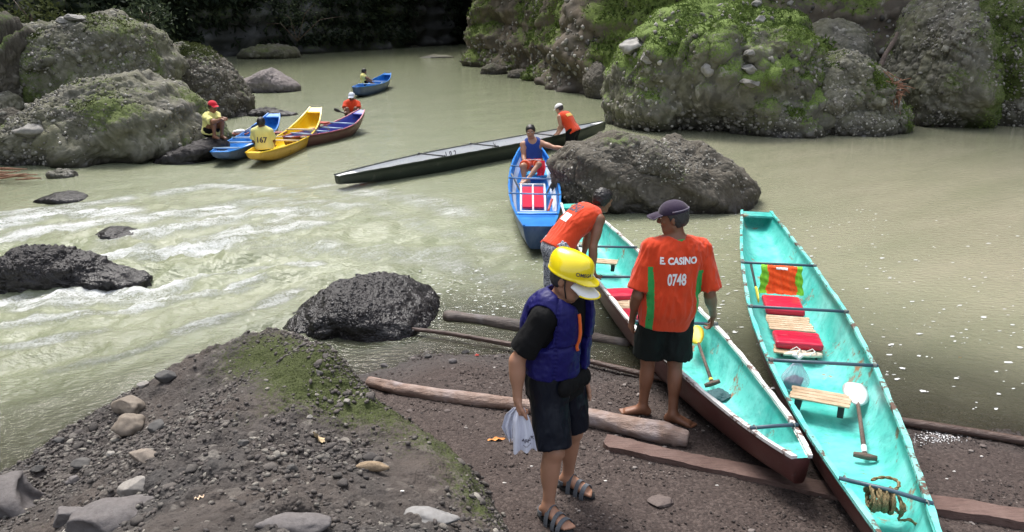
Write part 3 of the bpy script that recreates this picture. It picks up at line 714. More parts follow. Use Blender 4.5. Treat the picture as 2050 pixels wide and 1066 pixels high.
def hand(sd, W, d, n, right, s=1., curl=.5, spread=.0, thumb=.5):
    W = np.array(W, float); d = nrm(d); n = np.array(n, float); n = nrm(n-d*np.dot(n, d)); th = np.cross(d, n) if right else np.cross(n, d)
    for u, L in ((-.028, .072), (-.010, .078), (.010, .080), (.028, .076)):
        sd.cap(W+d*.005+th*u*.55*s, W+d*L*s+th*u*s, .015*s, .0125*s, k=.012)
    for i, (u, L) in enumerate(((-.030, .060), (-.010, .074), (.011, .080), (.031, .070))):
        a = W+d*(.074+.004*(i in (1, 2)))*s+th*u*s; ang = curl*(.75+.1*i); dd = d+th*(u*spread*4)
        for j, f in enumerate((.46, .31, .25)):
            v = nrm(nrm(dd)*math.cos(ang)+n*math.sin(ang)); b = a+v*L*f*s; r = (.0092-.0010*j)*s
            sd.cap(a, b, r, r-.0006, k=.004); a = b; ang += curl*1.15
    a = W+d*.022*s+th*.026*s
    for j, (L, an) in enumerate(((.040, thumb), (.030, thumb*.7), (.024, thumb*.4))):
        v = nrm(d*math.cos(an)+th*math.sin(an)*1.0+n*.35); b = a+v*L*s; sd.cap(a, b, (.0125-.0015*j)*s, (.011-.0015*j)*s, k=.008); a = b
def foot(sd, A, d, s=1., up=(0, 0, 1.)):
    A = np.array(A, float); u = nrm(up); d = nrm(np.array(d)-u*np.dot(d, u)); l = np.cross(u, d)
    heel = A-u*.045*s-d*.035*s; sd.cap(A, heel, .036*s, .030*s, k=.02)
    for q in (-1, 1): sd.cap(A-u*.02*s+l*q*.008, A+d*.125*s-u*.058*s+l*q*.022*s, .031*s, .021*s, k=.025)
    sd.cap(heel, A+d*.12*s-u*.058*s, .026*s, .022*s, k=.02)
    return l
def toes(sd, A, d, big, s=1., up=(0, 0, 1.)):
    A = np.array(A, float); u = nrm(up); d = nrm(np.array(d)-u*np.dot(d, u)); l = np.cross(u, d)*big
    for i, (q, L, r) in enumerate(((.030, .050, .0135), (.012, .048, .010), (-.003, .042, .0095), (-.017, .036, .009), (-.030, .028, .0088))):
        a = A+d*.125*s-u*.062*s+l*q*s; sd.cap(a, a+d*L*s-u*.004, r*s, r*.85*s, k=.006)
def head_frame(J):
    f = nrm(J['hf']); u = np.array(J.get('hu', (0, 0, 1.)), float); u = nrm(u-f*np.dot(u, f)); r = np.cross(f, u); return f, u, r
def head(sd, J, s=1.):
    c = np.array(J['head'], float); f, u, r = head_frame(J); R = np.array([r, f, u]).T; e = lambda a, b, cc: c+(r*a+f*b+u*cc)*s
    sd.ell(e(0, -.010, .030), np.array((.074, .096, .086))*s, R, k=.02)
    sd.ell(e(0, .022, -.035), np.array((.060, .066, .078))*s, R, k=.035)
    sd.cap(e(-.022, .050, -.088), e(.022, .050, -.088), .024*s, k=.03)                 # chin
    for q in (-1, 1):
        sd.cap(e(q*.050, -.005, -.055), e(q*.028, .045, -.082), .020*s, k=.025)       # jaw line
        sd.ell(e(q*.036, .066, -.022), np.array((.020, .016, .016))*s, R, k=.02)        # cheek
        sd.ell(e(q*.077, -.010, -.005), np.array((.010, .020, .031))*s, R, k=.006)      # ear
        sd.ell(e(q*.031, .098, .010), np.array((.016, .012, .010))*s, R, k=.012, sub=True)
    sd.cap(e(-.032, .082, .030), e(.032, .082, .030), .012*s, k=.02)                   # brow
    sd.cap(e(0, .088, .014), e(0, .108, -.022), .009*s, .013*s, k=.012)                # nose
    sd.ell(e(0, .097, -.027), np.array((.019, .011, .008))*s, R, k=.008)
    sd.cap(e(-.018, .080, -.051), e(.018, .080, -.051), .0085*s, k=.006); sd.cap(e(-.015, .078, -.062), e(.015, .078, -.062), .0085*s, k=.006)
def neckp(sd, J, s=1., inf=0.):
    c = np.array(J['head'], float); f, u, r = head_frame(J); nk = np.array(J['neck'], float)
    sd.cap(nk-np.array([0, 0, .03]), c-u*.05*s-f*.015*s, (.060+inf)*s, (.054+inf)*s, k=.035)
def limbs(sd, J, s=1., legs=True, arms=True):
    for q in 'LR':
        if arms:
            S_, E, W = [np.array(J[k+q], float) for k in ('sh', 'el', 'wr')]
            nk = np.array(J['neck'], float); sd.cap(nk, S_, .050*s, .050*s, k=.05)
            sd.cap(S_, E, .054*s, .040*s, k=.04); m = S_*.55+E*.45; sd.ell(m, np.array((.047, .047, .09))*s, frame(E-S_), k=.03)
            sd.cap(E, W, .039*s, .026*s, k=.02); m = E*.72+W*.28; sd.ell(m, np.array((.043, .040, .085))*s, frame(W-E), k=.03)
        if legs:
            H, K, A = [np.array(J[k+q], float) for k in ('hip', 'kn', 'an')]
            sd.cap(H, K, .088*s, .054*s, k=.05); sd.cap(K, A, .050*s, .034*s, k=.03)
            ka = nrm(A-K); bk = nrm(np.array(J.get('back'+q, J.get('back', (0, -1, 0))), float)); bk = nrm(bk-ka*np.dot(bk, ka))
            sd.ell(K*.68+A*.32+bk*.020, np.array((.048, .046, .115))*s, frame(A-K), k=.04)
            sd.ell(K-bk*.022, np.array((.036, .036, .042))*s, k=.03)
def wrinkle(V, F, fr, amp, sc=(16, 16, 5), seed=0, rid=1.):
    N = vnormals(V, F); q = V @ fr*np.array(sc); q = q+.6*np.stack([vnoise(q*.4, seed+3), vnoise(q*.4, seed+4), 0*q[:, 0]], -1)
    w_ = 1-np.abs(fbm(q, 3, seed))*2 if rid else fbm(q, 3, seed)
    mask = np.clip(.55+.8*vnoise(V*4.5, seed+9), .1, 1)
    return V+N*(amp*w_*mask)[:, None]
def bvh_of(V, F): return BVHTree.FromPolygons([Vector(v) for v in np.asarray(V).tolist()], [tuple(int(i) for i in f) for f in F])
def decal(name, text, c, right, up, out, size, mat, bvh, parent, offset=.0, bold=0., squeeze=1., lift=.003):
    cu = bpy.data.curves.new(name, 'FONT'); cu.body = text; cu.size = size; cu.align_x = 'CENTER'; cu.align_y = 'CENTER'; cu.offset = bold; cu.resolution_u = 3
    to = bpy.data.objects.new(name, cu); COL.objects.link(to); bpy.context.view_layer.update()
    me = to.to_mesh(); bm = bmesh.new(); bm.from_mesh(me); to.to_mesh_clear(); bpy.data.objects.remove(to)
    bmesh.ops.triangulate(bm, faces=bm.faces)
    for _ in range(3):
        ed = [e for e in bm.edges if e.calc_length() > size*.14]
        if not ed: break
        bmesh.ops.subdivide_edges(bm, edges=ed, cuts=1); bmesh.ops.triangulate(bm, faces=bm.faces)
    bm.verts.index_update(); right = nrm(right); out = nrm(out); up = nrm(up); V = []
    for v in bm.verts:
        p = np.array(c)+right*v.co.x*squeeze+up*v.co.y; lo_, no, i, d = bvh.ray_cast(Vector(p+out*.35), Vector(-out))
        V.append((np.array(lo_[:]) if lo_ is not None else p)+out*lift)
    F = [[v.index for v in f.verts] for f in bm.faces]; bm.free()
    return mobj(name, V, F, mat, parent, smooth=False)
def quad_decal(name, c, right, up, out, w_, h_, mat, bvh, parent, lift=.002, n=8):
    V = []
    for i in range(n+1):
        for j in range(n+1):
            p = np.array(c)+right*(i/n-.5)*w_+up*(j/n-.5)*h_; lo_, no, _, d = bvh.ray_cast(Vector(p+out*.35), Vector(-out)); V.append((np.array(lo_[:]) if lo_ is not None else p)+out*lift)
    return mobj(name, V, grid_faces(n+1, n+1), mat, parent)
def hair(J, root, mat, s=1., inf=.010, low=-.045, face=.045, h=.008, amp=.004, name='hair'):
    sd = Sdf(h); c = np.array(J['head'], float); f, u, r = head_frame(J); R = np.array([r, f, u]).T
    sd.ell(c+(-.012*f+.034*u)*s, (np.array((.078, .098, .088))+inf)*s, R); sd.ell(c+(-.030*f-.010*u)*s, (np.array((.070, .068, .070))+inf)*s, R, k=.03)
    sd.plane(c+u*low*s, -u)
    sd.plane(c+f*face*s+u*.03*s, f*1.0-u*.55)
    V, F = sd.mesh(); N = vnormals(V, F); V = V+N*(amp*fbm(V*60, 3, 4))[:, None]
    return mobj(name, V, F, mat, root)
def eyes(J, root, s=1., closed=False):
    c = np.array(J['head'], float); f, u, r = head_frame(J); R = np.array([r, f, u]).T
    for q in (-1, 1):
        p = c+(r*q*.031+f*.079+u*.010)*s
        V, F = ico(3); mobj('eye', V*np.array((.0135, .012, .007))*s @ R.T+p, F, M_EYE, root)
        mobj('iris', V*np.array((.006, .004, .006))*s @ R.T+p+f*.010*s, F, M_PUP, root)
        b = MB(); b.tube([c+(r*q*.016+f*.094+u*.030)*s, c+(r*q*.032+f*.092+u*.036)*s, c+(r*q*.048+f*.078+u*.030)*s], .0042*s, 6); b.build('eyebrow', M_HAIR, root, True)
    b = MB(); b.tube([c+(-r*.024+f*.082-u*.056)*s, c+(f*.0895-u*.0565)*s, c+(r*.024+f*.082-u*.056)*s], .004*s, 6); b.build('mouth', M_LIP, root, True)
def ring(c, n, r1, r2, x, tr, name, mat, root, seg=28):
    R = frame(n, x); b = MB(); pts = [np.array(c)+R[:, 0]*math.cos(a)*r1+R[:, 1]*math.sin(a)*r2 for a in np.linspace(0, 2*math.pi, seg)]; b.tube(pts, tr, 8, cap=False); return b.build(name, mat, root, True)
def shirt(J, h=.01, inf=.018, sleeve=.55, s=1., hem=0.02, mat=None, root=None, seed=1, amp=.004, sr=(.072, .078), hw=None, dp=None, fmf=None, mats=None, tank=0, name='shirt', belly=0):
    sd = Sdf(h); fr = torso_frames(J)
    torso(sd, J, inf, s, hw=hw, dp=dp); nk = np.array(J['neck'], float)
    ax_ = nrm(nk-fr[0][0])
    if hem < 0:
        c, r = fr[0]; q = r*((HW[0]*s+inf)-(DP[0]*s+inf)); cc = c+ax_*hem; sd.cap(cc-q, cc+q, DP[0]*s+inf+.012, k=.06)
    for q in 'LR':
        S_, E = np.array(J['sh'+q], float), np.array(J['el'+q], float)
        if sleeve > 0:
            sd.cap(nk-ax_*.015, S_, .050*s+inf*.4, .056*s+inf*.5, k=.04)
            e = S_+(E-S_)*sleeve; sd.cap(S_, e, sr[0]*s, sr[1]*s, k=.035, cut=True)
        else:
            m = nk*.45+S_*.55-ax_*.0; sd.cap(nk-ax_*.02, m, .050*s+inf*.4, .046*s+inf*.5, k=.03)
    c, u = np.array(J['head'], float), nrm(np.array(J['head'], float)-nk)
    sd.cap(nk+ax_*.025, c, .066*s, .07*s, k=.01, sub=True)
    f = np.cross(ax_, fr[-1][1]); f = nrm(f)
    if tank:
        sd.cap(nk+f*.09, nk+f*.13+ax_*.1, .085*s, k=.015, sub=True)
        for q in 'LR':
            S_ = np.array(J['sh'+q], float); sd.cap(S_-ax_*.06-f*.12, S_-ax_*.06+f*.12, .062*s, k=.01, sub=True)
    hp = fr[0][0]+ax_*hem*s; sd.plane(hp, -ax_)
    V, F = sd.mesh(); R = frame(ax_, fr[3][1]); V = wrinkle(V, F, R, amp, seed=seed)
    fm = None
    if fmf is not None:
        C = V[F].mean(1); fm = fmf(C)
    o = mobj(name, V, F, mats if mats else mat, root, fm=fm)
    return o, V, F
def shorts(J, h=.01, inf=.02, frac=.85, s=1., mat=None, root=None, seed=2, r=(.105, .100), amp=.004, top=.10, name='shorts', mats=None, fmf=None):
    sd = Sdf(h); fr = torso_frames(J); nk = np.array(J['neck'], float); ax_ = nrm(nk-fr[0][0])
    for q in 'LR':
        H, K = np.array(J['hip'+q], float), np.array(J['kn'+q], float); e = H+(K-H)*frac
        sd.cap(H, e, r[0]*s, r[1]*s, k=.03, cut=True)
    P0 = fr[0][0]; rr = fr[0][1]; q = rr*.065*s; sd.cap(P0-q, P0+q, .108*s+inf, k=.05); q2 = ax_*.07*s; sd.cap(P0-q+q2, P0+q+q2, .100*s+inf, k=.04)
    sd.plane(P0+ax_*top*s, ax_)
    V, F = sd.mesh(); V = wrinkle(V, F, frame(ax_, rr), amp, seed=seed, sc=(14, 14, 6))
    fm = fmf(V[F].mean(1)) if fmf else None
    return mobj(name, V, F, mats or mat, root, fm=fm), V, F
def body(J, h, skin, root, s=1., hands=None, feet=True, toe=True, legs=True):
    sd = Sdf(h); torso(sd, J, 0, s); limbs(sd, J, s, legs=legs); neckp(sd, J, s); head(sd, J, s)
    for q in 'LR':
        hd = J.get('hand'+q)
        if hd: hand(sd, J['wr'+q], hd[0], hd[1], q == 'R', s, *(hd[2:]))
        if legs and feet and 'foot'+q in J:
            foot(sd, J['an'+q], J['foot'+q], s, J.get('fup', (0, 0, 1.)))
            if toe: toes(sd, J['an'+q], J['foot'+q], 1 if q == 'R' else -1, s, J.get('fup', (0, 0, 1.)))
    V, F = sd.mesh(); return mobj('body', V, F, skin, root), V, F
def cap_hat(J, root, mat, bill_dir=None, s=1., name='cap', bill_mat=None, lift=.0, bill=.085, h=.008, seam=None):
    c = np.array(J['head'], float); f, u, r = head_frame(J); bf = f if bill_dir is None else nrm(bill_dir)
    sd = Sdf(h); R = np.array([r, f, u]).T
    sd.ell(c+(-.008*f+(.040+lift)*u)*s, np.array((.088, .108, .088))*s, R); sd.plane(c+(.036+lift)*u*s, -u-f*.12)
    V, F = sd.mesh(); o = mobj(name, V, F, mat, root)
    # bill: curved thin plate
    bf = nrm(bf-u*np.dot(bf, u)); br = np.cross(bf, u); g_ = []
    n1, n2 = 15, 8
    for top in (0, 1):
        for i in range(n1):
            a = (i/(n1-1)-.5)*2; side = a*.078*s
            for j in range(n2):
                t = j/(n2-1); ext = math.sqrt(max(0, 1-(a*.96)**2))*bill*s*1.15
                p = c+u*(.050+lift)*s+br*side*(1-.15*t)+bf*(.060*s+t*(ext+.035*s)*1.0)-u*(.020*a*a+.020*t*t+.008*t)*s+u*.004*top
                g_.append(p)
    Fq = grid_faces(n1, n2); N1 = n1*n2; Fs = [tuple(f_) for f_ in Fq]+[tuple(q+N1 for q in f_[::-1]) for f_ in Fq]
    rim = [i*n2 for i in range(n1)]+[(n1-1)*n2+j for j in range(1, n2)]+[i*n2+n2-1 for i in range(n1-2, -1, -1)]+[j for j in range(n2-2, 0, -1)]
    Fs += [(rim[i], rim[(i+1) % len(rim)], rim[(i+1) % len(rim)]+N1, rim[i]+N1) for i in range(len(rim))]
    mobj('brim', np.array(g_), Fs, bill_mat or mat, o)
    return o
# ------------------------------------------------------------------ boats
def m_paint(name, c, worn=(.16, .10, .07), pale=None, amt=.5, r=.38, dirt=.5, scale=3., stain=None, scr=0):
    t = NT(name); c = np.array(c); n1 = t.noise(scale, 6, .62); n2 = t.noise(scale*6, 5, .7); n3 = t.noise(1.6, 6, .7, dist=.8)
    pale = pale if pale is not None else tuple(np.minimum(c*1.0+.10, 1))
    col = t.mix(t.ramp(n3, [(.35, 0.), (.75, 1.)]), tuple(c), pale)
    col = t.mix(t.ramp(n2, [(.52, 0.), (.85, dirt)]), col, tuple(c*.55))
    w_ = t.math('ADD', t.math('MULTIPLY', n1, .7), t.math('MULTIPLY', n2, .3))
    wf = t.ramp(w_, [(.62-.10*amt, 0.), (.67-.10*amt, 1.)])
    col = t.mix(wf, col, worn)
    if stain is not None:
        sf = t.ramp(t.noise(2.1, 6, .75, dist=.6), [(.54, 0.), (.66, .75)])
        col = t.mix(sf, col, stain)
    if scr:
        sn = t.noise(16, 7, .8, src=t.map(scale=(1, .25, 1), rot=(0, 0, .2)), dist=1.5); col = t.mix(t.ramp(sn, [(.60, 0.), (.68, .6)]), col, (.42, .66, .62)); sn2 = t.noise(23, 6, .8, dist=.7); col = t.mix(t.ramp(sn2, [(.62, 0.), (.70, .75)]), col, (.04, .10, .09))
    t.base(col); t.rough(t.math('ADD', r, t.math('MULTIPLY', wf, .35))); t.bump(t.math('ADD', n2, t.math('MULTIPLY', wf, -.6)), .35, .004)
    return t.m
TEAL = m_paint('teal_paint', (.035, .42, .36), worn=(.30, .14, .07), pale=(.24, .66, .62), amt=.42, r=.38, dirt=1., stain=(.03, .27, .25), scr=1)
TEALR = m_paint('worn_teal_rim', (.05, .50, .44), worn=(.10, .055, .04), pale=(.35, .62, .58), amt=1.05, r=.5, scale=5)
WHITER = m_paint('worn_white_rim', (.62, .62, .60), worn=(.13, .07, .055), pale=(.75, .76, .75), amt=.8, r=.5, scale=5)
OXRED = m_paint('oxide_red_hull', (.085, .022, .020), worn=(.16, .13, .12), pale=(.11, .05, .045), amt=.35, r=.45)
BLUE = m_paint('blue_paint', (.020, .155, .52), worn=(.10, .13, .16), pale=(.035, .26, .66), amt=-.3, r=.3)
BLUED = m_paint('dark_blue_hull', (.012, .05, .15), worn=(.05, .05, .05), amt=.2)
WHITEP = m_simple('white_paint', (.72, .76, .80), .4, .12, 8, .2)
YEL = m_paint('yellow_paint', (.84, .52, .010), worn=(.30, .15, .03), pale=(.92, .68, .05), amt=-.1, r=.3)
YELD = m_paint('yellow_hull', (.62, .34, .01), worn=(.10, .09, .04), amt=.1)
PURP = m_paint('violet_blue_paint', (.05, .07, .34), worn=(.30, .24, .06), pale=(.10, .10, .40), amt=.5)
MAROON = m_paint('maroon_hull', (.10, .030, .030), worn=(.12, .10, .05), pale=(.13, .07, .05), amt=.4)
MAGR = m_simple('magenta_rim', (.34, .07, .12), .5, .3, 9)
BLKH = m_paint('black_green_hull', (.016, .022, .017), worn=(.07, .075, .06), pale=(.028, .038, .028), amt=.25, r=.4)
PALEIN = m_paint('scuffed_pale_lining', (.66, .67, .67), worn=(.08, .075, .065), pale=(.62, .63, .64), amt=.30, r=.5)
BARM = m_simple('blue_grey_bar', (.055, .095, .13), .45, .25, 14, .3)
BARL = m_simple('light_blue_bar', (.32, .45, .58), .4, .15, 14, .2)
LASH = m_simple('lashing_cord', (.22, .23, .22), .9, .3, 60, .5)
SEC = [(0, 0), (.24, 0), (.46, .008), (.62, .07), (.75, .22), (.86, .46), (.94, .74), (1., 1.)]
SEC = [(-a, b) for a, b in SEC[:0:-1]]+SEC
def boat(name, A, Bp, beam, mats, label, group, zs, zb, wend=(.14, .17), bars=(), n=56, rim=.022, deck=(.06, .05), barmat=None, barr=.013, cat='canoe', pk=.5, pe=2.3, wtab=None, thick=.022, ribs=0):
    """A, Bp: ends on the plan; zs(t), zb(t): height of the rim and of the keel; mats: outside, inside, rim"""
    A = np.array([A[0], A[1], 0.]); Bp = np.array([Bp[0], Bp[1], 0.]); L = np.linalg.norm(Bp-A); ux = (Bp-A)/L; uy = np.array([-ux[1], ux[0], 0])
    root = empty(name, (A+Bp)/2+[0, 0, float(zb(.5))]); tag(root, label, cat, group)
    hb = lambda t: (beam/2-(wend[0]*(1-t)+wend[1]*t))*np.clip(1-np.abs((t-pk)/np.where(t < pk, pk, 1-pk))**pe, 0, 1)+(wend[0]*(1-t)+wend[1]*t)
    if wtab is not None:
        tx_ = np.linspace(0, 1, 201); wy_ = np.interp(tx_, wtab[0], wtab[1]); kk = np.hanning(31); kk /= kk.sum(); pad = np.r_[2*wy_[0]-wy_[15:0:-1], wy_, 2*wy_[-1]-wy_[-2:-17:-1]]; wy_ = np.convolve(pad, kk, 'valid'); hb = lambda t: np.interp(t, tx_, wy_)
    P = lambda t, lat, z: A+ux*L*t+uy*lat+np.array([0, 0, z])
    ts = np.linspace(0, 1, n); m = len(SEC); V = []
    for shell in (0, 1):
        for i, t in enumerate(ts):
            tt = t if not shell else np.clip(t, .006, .994); w_ = float(hb(tt))-shell*thick; z0 = float(zb(tt)); z1 = float(zs(tt))
            if shell: z0 = max(z0+.03, min(.05, z1-.03))
            for a, b in SEC: V.append(P(tt, a*w_, z0+b*(z1-z0)-(.004 if shell else 0)))
    V = np.array(V); V += .003*fbm(V*5, 2, 3)[:, None]*np.array([uy[0], uy[1], .0])
    F = [tuple(q) for q in grid_faces(n, m)]; N1 = n*m; fm = [0]*len(F)
    F2 = [tuple(q+N1 for q in f[::-1]) for f in grid_faces(n, m)]; F += F2; fm += [1]*len(F2)
    for i in range(n-1):                                              # rim strip
        for j in (0, m-1): F.append((i*m+j, (i+1)*m+j, (i+1)*m+j+N1, i*m+j+N1)); fm.append(2)
    for i0 in (0, n-1):
        F.append(tuple(i0*m+j for j in range(m))); fm.append(0); F.append(tuple(N1+i0*m+j for j in range(m))); fm.append(1)
    hull = mobj('hull', V, F, mats[:3], root, fm=fm)
    for sg in (-1, 1):                                                # gunwales, a squared strip that sits on the edge
        pts = [P(t, sg*(float(hb(t))-.004), float(zs(t))+.006) for t in ts]; g_ = []
        for i, p in enumerate(pts):
            wob = .0025*math.sin(i*2.1+sg)+.002*math.sin(i*5.3)
            for dy, dz in ((-1, -1), (1, -1), (1, 1), (-1, 1)): g_.append(p+uy*dy*(rim*.75+wob)+np.array([0, 0, dz*rim*.5+wob]))
        Fg = [(i*4+j, i*4+(j+1) % 4, (i+1)*4+(j+1) % 4, (i+1)*4+j) for i in range(n-1) for j in range(4)]+[(0, 1, 2, 3), ((n-1)*4+3, (n-1)*4+2, (n-1)*4+1, (n-1)*4)]
        mobj('gunwale', g_, Fg, mats[2], root, smooth=False)
    for e, (t0, sgn) in enumerate(((0, 1), (1, -1))):                 # small end decks
        if deck[e] <= 0: continue
        k = 6; g_ = []
        for i in range(k):
            t = t0+sgn*deck[e]*i/(k-1); wq = float(hb(t))-.01
            for lat in (-wq, -wq*.3, wq*.3, wq):
                g_.append(P(t, lat, float(zs(t))-.004))
        gg = np.array(g_); lowg = gg-[0, 0, .022]; Fd = [tuple(q) for q in grid_faces(k, 4)]; Fd += [tuple(q+k*4 for q in f[::-1]) for f in grid_faces(k, 4)]
        j = (k-1)*4; Fd += [(j, j+1, j+1+k*4, j+k*4), (j+1, j+2, j+2+k*4, j+1+k*4), (j+2, j+3, j+3+k*4, j+2+k*4)]
        mobj('end_deck', np.vstack([gg, lowg]), Fd, mats[1], root)
    for bt in bars:
        if np.isscalar(bt): t1 = t2 = bt
        else: t1, t2 = bt
        b = MB(); b.tube([P(t1, -float(hb(t1))-.012, float(zs(t1))+.024), P((t1+t2)/2, 0, float(zs(t1))+.026), P(t2, float(hb(t2))+.012, float(zs(t2))+.024)], barr, 10)
        br = b.build('crossbar', barmat or BARM, root, True)
        for t_, sg in ((t1, -1), (t2, 1)):
            c = P(t_, sg*(float(hb(t_))-.02), float(zs(t_))+.020); l_ = MB()
            for q in range(3): l_.tube([c+ux*(q-1)*.008+np.array([math.cos(a)*0, 0, 0])+uy*math.cos(a)*.004+np.array([0, 0, 1])*math.sin(a)*(barr+.006)+ux*math.cos(a)*.014 for a in np.linspace(0, 2*math.pi, 10)], .003, 5, cap=False)
            l_.build('lashing', LASH, br, True)
    if ribs:
        for t in np.linspace(.14, .86, ribs):
            w_ = float(hb(t))-thick-.002; z0 = max(float(zb(t))+.03, .04); z1 = float(zs(t)); b = MB()
            b.tube([P(t, a*w_*.985, z0+bb*(z1-z0)+.004) for a, bb in SEC], .007, 5); b.build('rib', mats[1], root, True)
    return root, P, hb, dict(L=L, ux=ux, uy=uy, zs=zs)
def sheer(a, m_, b, p=2.2): return lambda t: m_+(a-m_)*np.clip(1-2*t, 0, 1)**p+(b-m_)*np.clip(2*t-1, 0, 1)**p
GT = 'narrow river canoes'
zbR = sheer(.44, .05, .30, 1.8); zbL = sheer(.36, .035, .30, 2.0)
# right teal canoe
A_ = (1.93, 2.85); B_ = (3.42, 10.2)
BR = boat('river_canoe', A_, B_, .90, [OXRED, TEAL, TEALR], 'teal canoe at right with empty red cushions, a coiled rope and white paddle aboard', GT, sheer(.62, .45, .50), zbR, wtab=([0, .06, .087, .13, .22, .36, .5, .7, .85, 1], [.11, .17, .20, .25, .335, .415, .445, .385, .30, .20]), bars=[(.082, .105)], deck=(.035, .03))
A_ = (1.75, 3.93); B_ = (.87, 10.6)
BL = boat('river_canoe', A_, B_, .92, [OXRED, TEAL, WHITER], 'teal canoe with dark red hull and white edges between the two men in orange', GT, sheer(.54, .44, .52), zbL, wtab=([0, .046, .11, .18, .26, .33, .54, .83, 1], [.055, .150, .215, .275, .335, .37, .39, .28, .165]), bars=[.055], deck=(.03, .03))
zBR, zBL = BR[3]['zs'], BL[3]['zs']
def bar_px(bt, p1, p2, r=.014, mat=BARM):
    root, P, hb, d = bt
    def tl(px, py):
        z = .45
        for _ in range(4):
            q = G(px, py, z); v = q-P(0, 0, 0); t = np.clip((v @ d['ux'])/d['L'], 0, 1); z = float(d['zs'](t))+.02
        return t
    t1, t2 = tl(*p1), tl(*p2); lat1 = 1
    a = P(t1, 1*(float(hb(t1))+.01), float(d['zs'](t1))+.026); b2 = P(t2, -(float(hb(t2))+.01), float(d['zs'](t2))+.026)
    b = MB(); b.tube([a, (a+b2)/2, b2], r, 10); br = b.build('crossbar', mat, root, True)
    for c in (a-(a-b2)*.03, b2+(a-b2)*.03):
        l_ = MB()
        for q in range(3):
            l_.tube([c+(a-b2)/np.linalg.norm(a-b2)*(q-1)*.009+np.array([0, 0, 1])*math.sin(w_)*(r+.005)+d['ux']*math.cos(w_)*(r+.005) for w_ in np.linspace(0, 2*math.pi, 12)], .0035, 5, cap=False)
        l_.build('lashing', LASH, br, True)
for p1, p2 in (((1487, 527), (1622, 533)), ((1500, 615), (1688, 625)), ((1534, 722), (1744, 733))): bar_px(BR, p1, p2)
for p1, p2 in (((1165, 494), (1266, 497)), ((1190, 556), (1292, 558)), ((1262, 645), (1425, 651))): bar_px(BL, p1, p2)
# middle blue canoe
A_ = G(1078, 462, .36); B_ = G(1062, 288, .50)
BC = boat('river_canoe', A_, B_, .86, [BLUED, BLUE, BLUE], 'blue canoe with white stripes in mid-river carrying the man in a blue tank top', GT, sheer(.42, .36, .50), sheer(.10, -.06, .2, 3), wend=(.20, .16), bars=[.10], deck=(.15, .05), barmat=BLUE)
for p1, p2 in (((1020, 357), (1115, 360)), ((1022, 388), (1118, 391)), ((1030, 333), (1106, 335))): bar_px(BC, p1, p2, .013, m_simple('mid_blue_bar', (.10, .22, .42), .4))
def stripe(bt, t0, t1, l0, w_, mat, name='painted_stripe', zf=None, n=24):
    root, P, hb, d = bt; zbf = zf; V = []
    for i in range(n+1):
        t = t0+(t1-t0)*i/n; w2 = float(hb(t))-.022
        for f_ in (l0-w_/2, l0, l0+w_/2):
            z0 = max(float(zbf(t))+.03, .04); z1 = float(d['zs'](t)); a = np.interp(f_, [s_[0] for s_ in SEC], [s_[1] for s_ in SEC])
            V.append(P(t, f_*w2*.985, z0+a*(z1-z0)+.006))
    return mobj(name, V, grid_faces(n+1, 3), mat, root)
zc = sheer(.10, -.06, .2, 3)
for sg in (-1, 1): stripe(BC, .17, .9, sg*.84, .16, WHITEP, zf=zc)
# long black canoe
A_ = G(675, 348, .30); B_ = G(1208, 247, .40)
BK = boat('long_canoe', A_, B_, .78, [BLKH, PALEIN, BLKH], 'very long black-green canoe lying across the river behind the man in the tank top', GT, sheer(.26, .34, .44, 2), sheer(.10, -.05, .22, 3), wend=(.10, .08), bars=[], deck=(.05, .05), n=70)
DBAR = m_simple('dark_bar', (.03, .032, .035), .6)
for p1, p2 in (((860, 312), (905, 316)), ((958, 291), (1010, 296)), ((1068, 268), (1120, 274))): bar_px(BK, p1, p2, .016, DBAR)
# blue canoe at left, yellow canoe, maroon canoe, far blue canoe
A_ = G(440, 303, .34); B_ = G(548, 226, .62)
BB = boat('river_canoe', A_, B_, .80, [BLUED, BLUE, BLUE], 'blue canoe moored beside the layered boulder, left of the yellow one', GT, sheer(.32, .28, .60), sheer(.2, -.06, .36, 3), wend=(.20, .16), bars=[.10, .30, .47, .68], deck=(.05, .05), barmat=BARL, barr=.022, n=40)
zbb = sheer(.2, -.06, .36, 3)
stripe(BB, .08, .9, .45, .22, WHITEP, zf=zbb); stripe(BB, .2, .9, -.82, .14, WHITEP, zf=zbb)
A_ = G(506, 303, .36); B_ = G(632, 214, .78)
BY = boat('river_canoe', A_, B_, .80, [YELD, YEL, YEL], 'yellow canoe with its empty bow raised, carrying the man in shirt 167', GT, sheer(.32, .27, .76), sheer(.2, -.06, .46, 3), wend=(.16, .16), bars=[.40, .52, .70], deck=(.05, .05), barmat=m_simple('cream_bar', (.62, .55, .38), .5), barr=.02, n=40)
A_ = G(575, 268, .40); B_ = G(724, 220, .60)
BP = boat('river_canoe', A_, B_, .80, [MAROON, PURP, MAGR], 'maroon canoe with violet-blue inside, behind the yellow one', GT, sheer(.32, .28, .60), sheer(.1, -.06, .40, 3), wend=(.14, .10), bars=[.16, .34, .52, .70], deck=(.05, .07), barmat=BARL, barr=.02, n=40)
A_ = G(712, 180, .34); B_ = G(777, 152, .50)
BF = boat('river_canoe', A_, B_, .90, [BLUED, BLUE, BLUE], 'small blue canoe farthest up the open river with one man aboard', GT, sheer(.44, .38, .62), sheer(.15, -.05, .36, 3), wend=(.14, .14), bars=[.35, .6], deck=(.05, .05), barmat=BARL, barr=.02, n=32)
zbf_ = sheer(.15, -.05, .36, 3)
stripe(BF, .45, .9, -.75, .3, WHITEP, zf=zbf_); stripe(BF, .45, .9, .6, .25, WHITEP, zf=zbf_)
